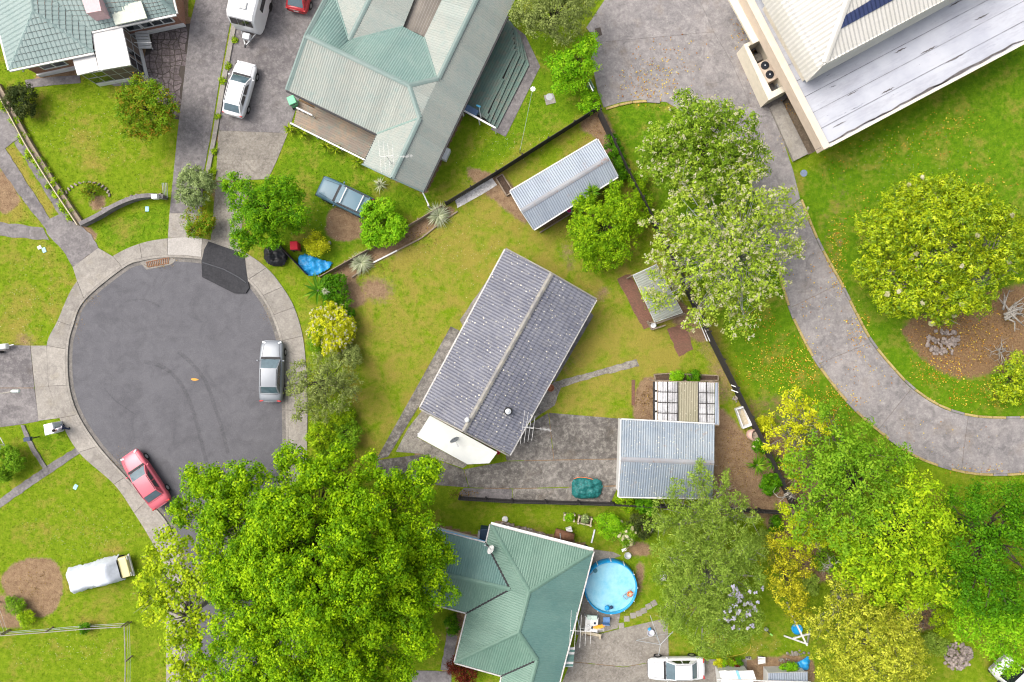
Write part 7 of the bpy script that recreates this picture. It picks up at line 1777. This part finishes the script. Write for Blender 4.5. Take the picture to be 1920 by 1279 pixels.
hp = thing("heat_pump", "white heat pump unit against the wall of the green roofed house", "heat pump", P(836,290)); MB().box(P(836,290,.4), (.42,.9,.7), -.42).build("casing", M_white, hp, bevel=.03); MB().lathe(P(838,291,.42), [(.2,-.02),(.2,.02)], 16, Matrix.Rotation(R(90),3,'Y')).build("fan", M_black, hp)
tm_ = thing("deck_table", "blue grey cushion box with a light blue broom on the green deck", "storage box", P(885,208)); MB().box(P(884,208,.8), (1.0,.5,.4), -.5).build("box", plain("blue_grey_fabric", (.1,.16,.27), .7), tm_, bevel=.05); MB().tube([P(898,200,1.1), P(902,222,.9)], .02, 6).build("broom_handle", M_steel, tm_); MB().box(P(897,199,1.15), (.32,.12,.1), -.4).build("broom_head", plain("light_blue", (.1,.45,.7), .5), tm_)
wm = thing("garden_windmill", "white metal garden windmill on a thin pole by the path", "windmill", P(999,167)); q = P(999,167,1.3)
MB().tube([(q.x, q.y, 0), q], .015, 6).build("pole", M_steel, wm)
for k in range(8): a = k*math.pi/4; MB().beam(q, q+Vector((math.cos(a)*.2, math.sin(a)*.2, .02)), .07, .01).build("blade", M_white, wm)
cs = thing("clothes_wire", "long wire line across the lawn below the windmill", "wire", P(986,230)); MB().tube([P(998,170,1.1), P(986,230,.95), P(975,282,1.1)], .012, 5).build("wire", M_galv, cs); MB().box(P(975,283,.55), (.06,.06,1.1)).build("post", M_timber, cs)
gt = thing("metal_screen", "pale green metal panel standing at the edge of the church yard", "panel", P(1106,162)); MB().beam(P(1103,154,.9), P(1112,172,.9), .05, 1.6).build("sheet", M_tealgreen, gt); MB().beam(P(1103,153,1.72), P(1112,171,1.72), .07, .05).build("rail", M_white, gt)
bt = thing("bathtub", "white old bathtub standing beside the east fence", "bathtub", P(1394,785))
b0, b1_ = P(1388,764,.5), P(1402,801,.5); d = (b1_-b0).normalized(); nn = Vector((-d.y, d.x, 0)); ring = []
for s, wd, zz in ((0,.28,.5),(0,.34,.52),(0,.20,.2)): pass
out = [b0+nn*.34, b0-nn*.34, b1_-nn*.36, b1_+nn*.36]; inn_ = [b0+nn*.26+d*.1, b0-nn*.26+d*.1, b1_-nn*.28-d*.1, b1_+nn*.28-d*.1]; bot = [b0+nn*.2+d*.2-Vector((0,0,.38)), b0-nn*.2+d*.2-Vector((0,0,.38)), b1_-nn*.22-d*.2-Vector((0,0,.38)), b1_+nn*.22-d*.2-Vector((0,0,.38))]
low = [p - Vector((0,0,.48)) for p in out]
MB().add(out+inn_+bot+low, [(0,1,5,4),(1,2,6,5),(2,3,7,6),(3,0,4,7),(4,5,9,8),(5,6,10,9),(6,7,11,10),(7,4,8,11),(8,9,10,11),(0,12,13,1),(1,13,14,2),(2,14,15,3),(3,15,12,0)]).build("shell", M_white, bt)
MB().prism([(p.x, p.y) for p in bot], .2, .26).build("soil", M_paletimber, bt)
MB().tube([P(1385+4*math.cos(a), 772+5*math.sin(a), .56) for a in np.linspace(0,6.0,12)], .015, 5).build("wire_hoop", M_galv, bt)
pk = thing("pink_pot", "large pale pink tipped over pot below the bathtub", "pot", P(1409,815)); MB().lathe(P(1409,815,.3), [(.12,-.3),(.34,-.22),(.42,.1),(.38,.32),(.34,.3),(.36,.1),(.2,-.2)], 20, Matrix.Rotation(R(35),3,'Y')).build("pot", plain("pink_ceramic", (.50,.33,.27), .6), pk, smooth=True); q = PP([(1408,812),(1420,809),(1424,824),(1411,828)], .55); MB().prism(q, .40, .5).build("timber_tray", M_timber, pk)
pt = thing("potted_tree", "brown pot saucer on the path at the east wall of the grey tiled house", "pot", P(1032,727)); MB().lathe(P(1032,727), [(.2,0),(.28,.3),(.25,.3),(.2,.1)], 18).build("pot", M_terracotta, pt)
rp2 = thing("ring_pot", "white ring shaped pot in the planter below the open shelter", "pot", P(1225,612)); MB().lathe(P(1225,610,.35), [(.12,.05),(.18,0),(.22,.08),(.18,.16),(.12,.14)], 18).build("pot", M_white, rp2, smooth=True)
tb3 = thing("toy_table", "pink topped blue toy table at the side of the long shed", "toy", P(1067,395)); MB().lathe(P(1067,395), [(.22,0),(.24,.4),(.2,.42)], 14).build("tub", plain("toy_blue", (.05,.35,.5), .5), tb3); MB().lathe(P(1067,395,.43), [(.16,0),(.17,.06)], 12).build("top", plain("toy_pink", (.65,.03,.2), .5), tb3)
rd = thing("red_bucket", "red bucket at the corner of the white porch roof", "bucket", P(934,847)); MB().lathe(P(934,847), [(.12,0),(.17,.3),(.15,.3),(.1,.04)], 14).build("bucket", M_red, rd)
bb = thing("blue_bucket", "small blue bucket under the grey green tree", "bucket", P(659,779)); MB().lathe(P(659,779), [(.12,0),(.17,.28),(.15,.28),(.1,.04)], 14).build("bucket", plain("teal_bucket", (.03,.2,.26), .5), bb)
cone = thing("garden_ornament", "small grey garden ornament on the lawn by the yellow shrub", "ornament", P(619,456)); MB().lathe(P(619,456), [(.1,0),(.09,.2),(.14,.22),(.1,.35),(.02,.42)], 12).build("figure", M_galv, cone, smooth=True)
fp2 = thing("fence_stub", "short dark fence between the black sheeting and the red bin", "fence", P(545,490))
for k in range(6): a, b = P(520+10*k, 454+10.5*k), P(529.5+10*k, 464+10.5*k); MB().beam(a+Vector((0,0,.4)), b+Vector((0,0,.4)), .04, .8).build("board", M_darktimber, fp2)
sg = thing("side_gate", "white timber gate rails at the corner of the green roofed house", "gate", P(800,372)); MB().beam(P(792,361,.9), P(804,386,.9), .05, .06).build("rail", M_white, sg); MB().beam(P(793,361,.4), P(805,386,.4), .05, .06).build("rail", M_white, sg); MB().box(P(804,387,.5), (.1,.1,1.0)).build("post", M_white, sg)
wl2 = thing("steel_handrail", "long grey handrail rising out of the shrubs at the bottom right", "handrail", P(1725,1140)); MB().tube([P(1692,1161,1.0), P(1760,1120,1.0)], .04, 8).build("rail", M_steel, wl2)
for x, y in ((1697,1158),(1728,1139),(1756,1122)): p = P(x, y); MB().tube([(p.x, p.y, 0), P(x, y, 1.0)], .03, 6).build("post", M_steel, wl2)
def rockpile(name, label, px, py, rx, ry, n, mat=M_stone, h=.5, smin=.2, smax=.42):
    o = thing(name, label, "rock pile", P(px, py)); ms = []
    for k in range(6):
        bm = bmesh.new(); bmesh.ops.create_icosphere(bm, subdivisions=1, radius=.5)
        for v in bm.verts: v.co *= random.uniform(.75, 1.15); v.co.z *= .7
        me = bpy.data.meshes.new("rock"); bm.to_mesh(me); bm.free(); me.materials.append(mat); ms.append(me)
    for k in range(n):
        a = random.random()*6.283; r = random.random()**.75; p = P(px+rx*r*math.cos(a), py+ry*r*math.sin(a)); r_ = bpy.data.objects.new("rock", random.choice(ms)); link(r_, o)
        s = random.uniform(smin, smax); r_.scale = (s*1.3, s, s*.9); r_.rotation_euler = (random.uniform(-.4,.4), random.uniform(-.4,.4), random.random()*6); r_.location = p - WLOC[o] + Vector((0,0,.08+h*(1-r)*random.random()))
    return o
rockpile("rock_pile", "pile of rounded grey stones under the magnolia", 1768, 642, 34, 24, 90, M_stone, .6, .16, .38)
rockpile("rock_pile", "heap of broken pale rubble near the white truck", 1795, 1229, 30, 26, 130, M_stone, .7, .14, .36)
rockpile("stone_scatter", "small scatter of stones at the head of the bathtub", 1378, 748, 9, 8, 14, M_stone, .1, .08, .18)
rockpile("rubble_edge", "row of rubble at the top of the bottom garden bed", 1495, 1225, 22, 6, 16, M_paleconc, .1, .12, .3)
rockpile("stone_scatter", "white stones in the bottom garden bed", 1470, 1236, 12, 5, 18, M_paleconc, .1, .08, .16)
cc = thing("concrete_block", "concrete block in the bottom garden bed", "block", P(1403,1234)); MB().box(P(1403,1234,.1), (.40,.19,.19), .1).build("block", M_footpath, cc); MB().box(P(1401,1233.5,.2), (.10,.09,.02), .1).box(P(1405,1234,.2), (.10,.09,.02), .1).build("hollow_shade", M_black, cc)  # black pads on the solid block paint the shade of its core holes
cr_ = thing("timber_crate", "grey slatted timber crate in the bottom garden bed", "crate", P(1428,1238))
for k in range(5): MB().box(P(1428,1233+2.6*k,.4), (.55,.08,.03), -.05+.06*k).build("slat", M_whitegrub, cr_)
MB().box(P(1428,1238,.2), (.5,.45,.38)).build("base", M_timber, cr_)
pots = [(1347,1243,.16,L_yelgreen,"pot of yellowish plant at the shed corner"),(1356,1240,.14,L_hedge,"pot of green plant above the white shed"),(1363,1237,.16,L_redgreen,"pot of reddish plant in the row above the white shed"),(1372,1244,.14,L_citrus,"pot of bright plant in the second row above the white shed"),(1379,1246,.12,L_maroon,"pot of red flowering plant above the white shed"),(1386,1240,.16,L_darkgreen,"pot of dark leafy plant right of the red flowers")]
for x, y, s, m, lb in pots:
    bush("potted_plant", lb, "potted plant", x, y, 8, .7, m, seed_lobes=2, leaf=.12, clump=.16, per=9, trunk_r=.02, group="potted plants by the white shed")
    pot = MB().lathe(P(x, y), [(s*.7,0),(s,.25),(s*.9,.25),(s*.6,.1)], 12).build("pot", M_terracotta, None); tag(pot, "terracotta " + lb.replace("pot of", "pot holding the"), "pot", "pots by the white shed")
gm = thing("garden_tool", "small lime green and black garden tool lying on the bottom lawn", "tool", P(1441,1185)); MB().lathe(P(1436,1179,.1), [(.12,0),(.16,.1),(.1,.22),(.02,.24)], 12).build("motor", M_galv, gm, smooth=True); MB().tube([P(1437,1181,.15), P(1443,1188,.1)], .035, 6).build("shaft", M_black, gm); MB().box(P(1446,1190,.08), (.26,.12,.1), -.6).build("guard", plain("lime_plastic", (.25,.55,.1), .5), gm, bevel=.02)
hose = thing("garden_hose", "thin yellow hose curving over the bottom lawn", "hose", P(1390,1225)); MB().tube(smoothloop(PP([(1355,1234),(1375,1230),(1395,1225),(1406,1218),(1408,1208)], .03), 5, False), .018, 5).build("hose", plain("hose_yellow", (.45,.35,.03), .5), hose)
o = MB().prism(smoothloop(PP([(358,711),(364,709),(373,712),(364,714)]), 3), .006, .03).build("dry_leaf", plain("dry_leaf_orange", (.55,.27,.05), .7), None); tag(o, "single large dry orange leaf on the asphalt", "leaf")
# fallen branches
def branchwood(name, label, px, py, rpx, z, n, mat=M_palebark, r=.06):
    o = thing(name, label, "branch", P(px, py)); mb = MB()
    for k in range(n):
        a = random.random()*6.283; l = rpx*random.uniform(.5, 1); p0 = P(px+random.uniform(-.2,.2)*rpx, py+random.uniform(-.2,.2)*rpx, z); p1 = P(px+math.cos(a)*l*.5+random.uniform(-3,3), py+math.sin(a)*l*.5+random.uniform(-3,3), z+random.uniform(-.1,.4)); p2 = P(px+math.cos(a+.25)*l, py+math.sin(a+.25)*l, z+random.uniform(-.2,.4))
        mb.tube([p0, p1, p2], [r, r*.65, r*.25], 5)
        for _ in range(2): e = p1.lerp(p2, random.random()) ; f = e + Vector((random.uniform(-.6,.6), random.uniform(-.6,.6), random.uniform(-.1,.3))); mb.tube([e, f], [r*.35, r*.12], 4)
    mb.build("boughs", mat, o, smooth=True); return o
branchwood("bare_branch", "pale bare branches arching over the end of the east fence", 1475, 930, 34, 2.6, 9, r=.05)
branchwood("bare_branch", "bare grey roots and boughs under the right side of the magnolia", 1890, 590, 50, .9, 12, r=.1)
branchwood("bare_branch", "thin bare twigs hanging below the magnolia", 1880, 660, 40, .5, 10, r=.04)
branchwood("bare_branch", "dead brown branches heaped by the steel handrail", 1725, 1160, 30, .5, 22, M_bark, .03)
branchwood("bare_branch", "bare grey twigs between the yellow flowering trees", 1560, 1060, 30, 3.2, 10, r=.035)

# ================================================================== GRASS BLADES AND FALLEN LEAVES
def scatter_mask(X, Y):
    m = np.ones(X.shape, bool)
    for pol in PAVED: m &= ~inpoly(X, Y, pol)
    return m
def sample_cover(X, Y):
    ix = np.clip(((X+42)/.2).round().astype(int), 0, 420) + int(np.argmin(np.abs(GX+42))); iy = np.clip(((Y+29)/.2).round().astype(int), 0, 290) + int(np.argmin(np.abs(GY+29)))
    return W[iy, ix]
PM = np.zeros(XX.shape)
for pol in PAVED: PM = np.maximum(PM, inpoly(XX, YY, pol).astype(float))
W[..., 0] = np.maximum(W[..., 0], (blur(PM, 2) > .93)*1.0)
W[..., 3] *= 1 - (blur(PM, 2) > .93)
_ca = GROUND_MESH.attributes.new("cover", 'FLOAT_COLOR', 'POINT'); _ca.data.foreach_set("color", W.reshape(-1, 4).astype(np.float32).ravel())
NB = 330000
X = rng.uniform(-39.5, 39.5, NB); Y = rng.uniform(-26.5, 26.5, NB); ok = scatter_mask(X, Y); X, Y = X[ok], Y[ok]; cv_ = sample_cover(X, Y)
ok = (cv_[:, 0] + .7*cv_[:, 3]) < rng.uniform(.15, .7, len(X)); X, Y, cv_ = X[ok], Y[ok], cv_[ok]; N = len(X)
h = rng.uniform(.03, .085, N)*(1+.5*cv_[:, 2]); a = rng.uniform(0, 6.283, N); wd = rng.uniform(.012, .03, N); le = rng.uniform(.3, 1.2, N)*h
D = np.stack([np.cos(a), np.sin(a), 0*a], 1); S = np.stack([-np.sin(a), np.cos(a), 0*a], 1); B0 = np.stack([X, Y, 0*X], 1)
V = np.stack([B0 - S*wd[:, None], B0 + S*wd[:, None], B0 + D*le[:, None] + np.array([0,0,1])*h[:, None]], 1).reshape(-1, 3)
me = bpy.data.meshes.new("grass"); me.vertices.add(3*N); me.vertices.foreach_set("co", V.astype(np.float32).ravel()); me.loops.add(3*N); me.loops.foreach_set("vertex_index", np.arange(3*N, dtype=np.int32))
me.polygons.add(N); me.polygons.foreach_set("loop_start", np.arange(0, 3*N, 3, dtype=np.int32)); me.polygons.foreach_set("loop_total", np.full(N, 3, dtype=np.int32)); me.update(calc_edges=True)
ca = me.attributes.new("cover", 'FLOAT_COLOR', 'POINT'); ca.data.foreach_set("color", np.repeat(cv_, 3, 0).astype(np.float32).ravel())
ra = me.attributes.new("rnd", 'FLOAT', 'FACE'); ra.data.foreach_set("value", rng.random(N).astype(np.float32)); me.materials.append(M_blades)
go = bpy.data.objects.new("grass", me); link(go); tag(go, "short grass blades covering the lawns", "grass", kind="stuff")
def litter(name, label, regions, mat, smin, smax):
    C = []
    for px, py, rx, ry, n in regions:
        r = np.sqrt(rng.random(n))*1.0; a = rng.uniform(0, 6.283, n); g = rng.normal(size=(n, 2))*.45
        k = rng.random(n) < .5; dx = np.where(k, r*np.cos(a), g[:, 0]); dy = np.where(k, r*np.sin(a), g[:, 1])
        C.append(np.stack([(px+rx*dx-960)*GSD, (639.5-(py+ry*dy))*GSD, np.full(n, .07)], 1))
    C = np.concatenate(C); n = len(C); Nn = unit(np.array([0,0,1.]) + .35*rng.normal(size=(n, 3))); ob = leaf_object(name, C, Nn, rng.uniform(smin, smax, n), rng.random(n), .6, mat, None); tag(ob, label, "leaf litter", kind="stuff"); return ob
M_litter = lf("fallen_leaf", G(150,84,34), G(200,140,58), G(226,198,110), .1)
litter("fallen_leaves", "fallen orange and yellow leaves over the church lawn and lane", [(1440,690,60,50,260),(1500,690,40,60,300),(1420,610,40,40,120),(1560,760,50,40,260),(1570,470,22,90,230),(1610,620,30,50,140),(1800,620,100,70,520),(1850,740,80,30,260),(1760,700,60,30,220),(1790,230,60,30,90),(1700,270,90,40,90),(1840,340,70,40,70),(1570,300,50,40,40),(1540,560,40,100,60),(1620,700,60,60,50),(1750,820,120,40,40),(1210,160,60,40,160),(1250,120,70,60,120),(1400,60,30,50,130),(1420,110,20,60,80),(1475,240,14,50,90),(1620,400,30,60,70),(1410,20,25,30,30),(1840,880,80,12,60),(1700,1000,60,60,30)], M_litter, .07, .15)
M_soillitter = lf("brown_litter", G(84,58,40), G(120,88,62), G(160,124,90), .05)
litter("leaf_litter", "brown dead leaves lying on the bare soil beds", [(1390,860,45,80,500),(700,500,40,25,120),(780,445,50,20,120),(1110,260,35,50,160),(1500,1040,70,50,260),(1720,1160,40,30,160),(60,1100,50,48,110),(1210,750,20,30,120),(1030,410,40,15,80),(1810,630,90,60,600),(870,925,30,8,120)], M_soillitter, .06, .13)
M_clover = lf("white_clover", G(214,212,196,.8), G(224,222,208,.8), G(236,232,220,.8), .1)
litter("gutter_grit", "leaf bits and grit lying along the kerb channel", [(150,600,12,40,70),(175,560,20,14,60),(300,498,30,6,90),(225,858,18,22,90),(275,925,20,20,90),(528,700,5,60,60),(500,590,14,22,60),(330,485,14,5,30)], M_soillitter, .03, .08)
litter("clover_flowers", "tiny white clover flowers dotted over the lawns", [(180,250,130,80,160),(70,560,70,80,110),(150,1000,110,60,140),(120,1220,110,40,110),(880,480,120,80,120),(1700,300,160,60,140),(950,270,80,40,60),(600,420,60,50,60),(1430,1210,80,20,60)], M_clover, .035, .06)
print("objects", len(bpy.data.objects), "tris", sum(len(o.data.polygons) for o in bpy.data.objects if o.type == 'MESH'))
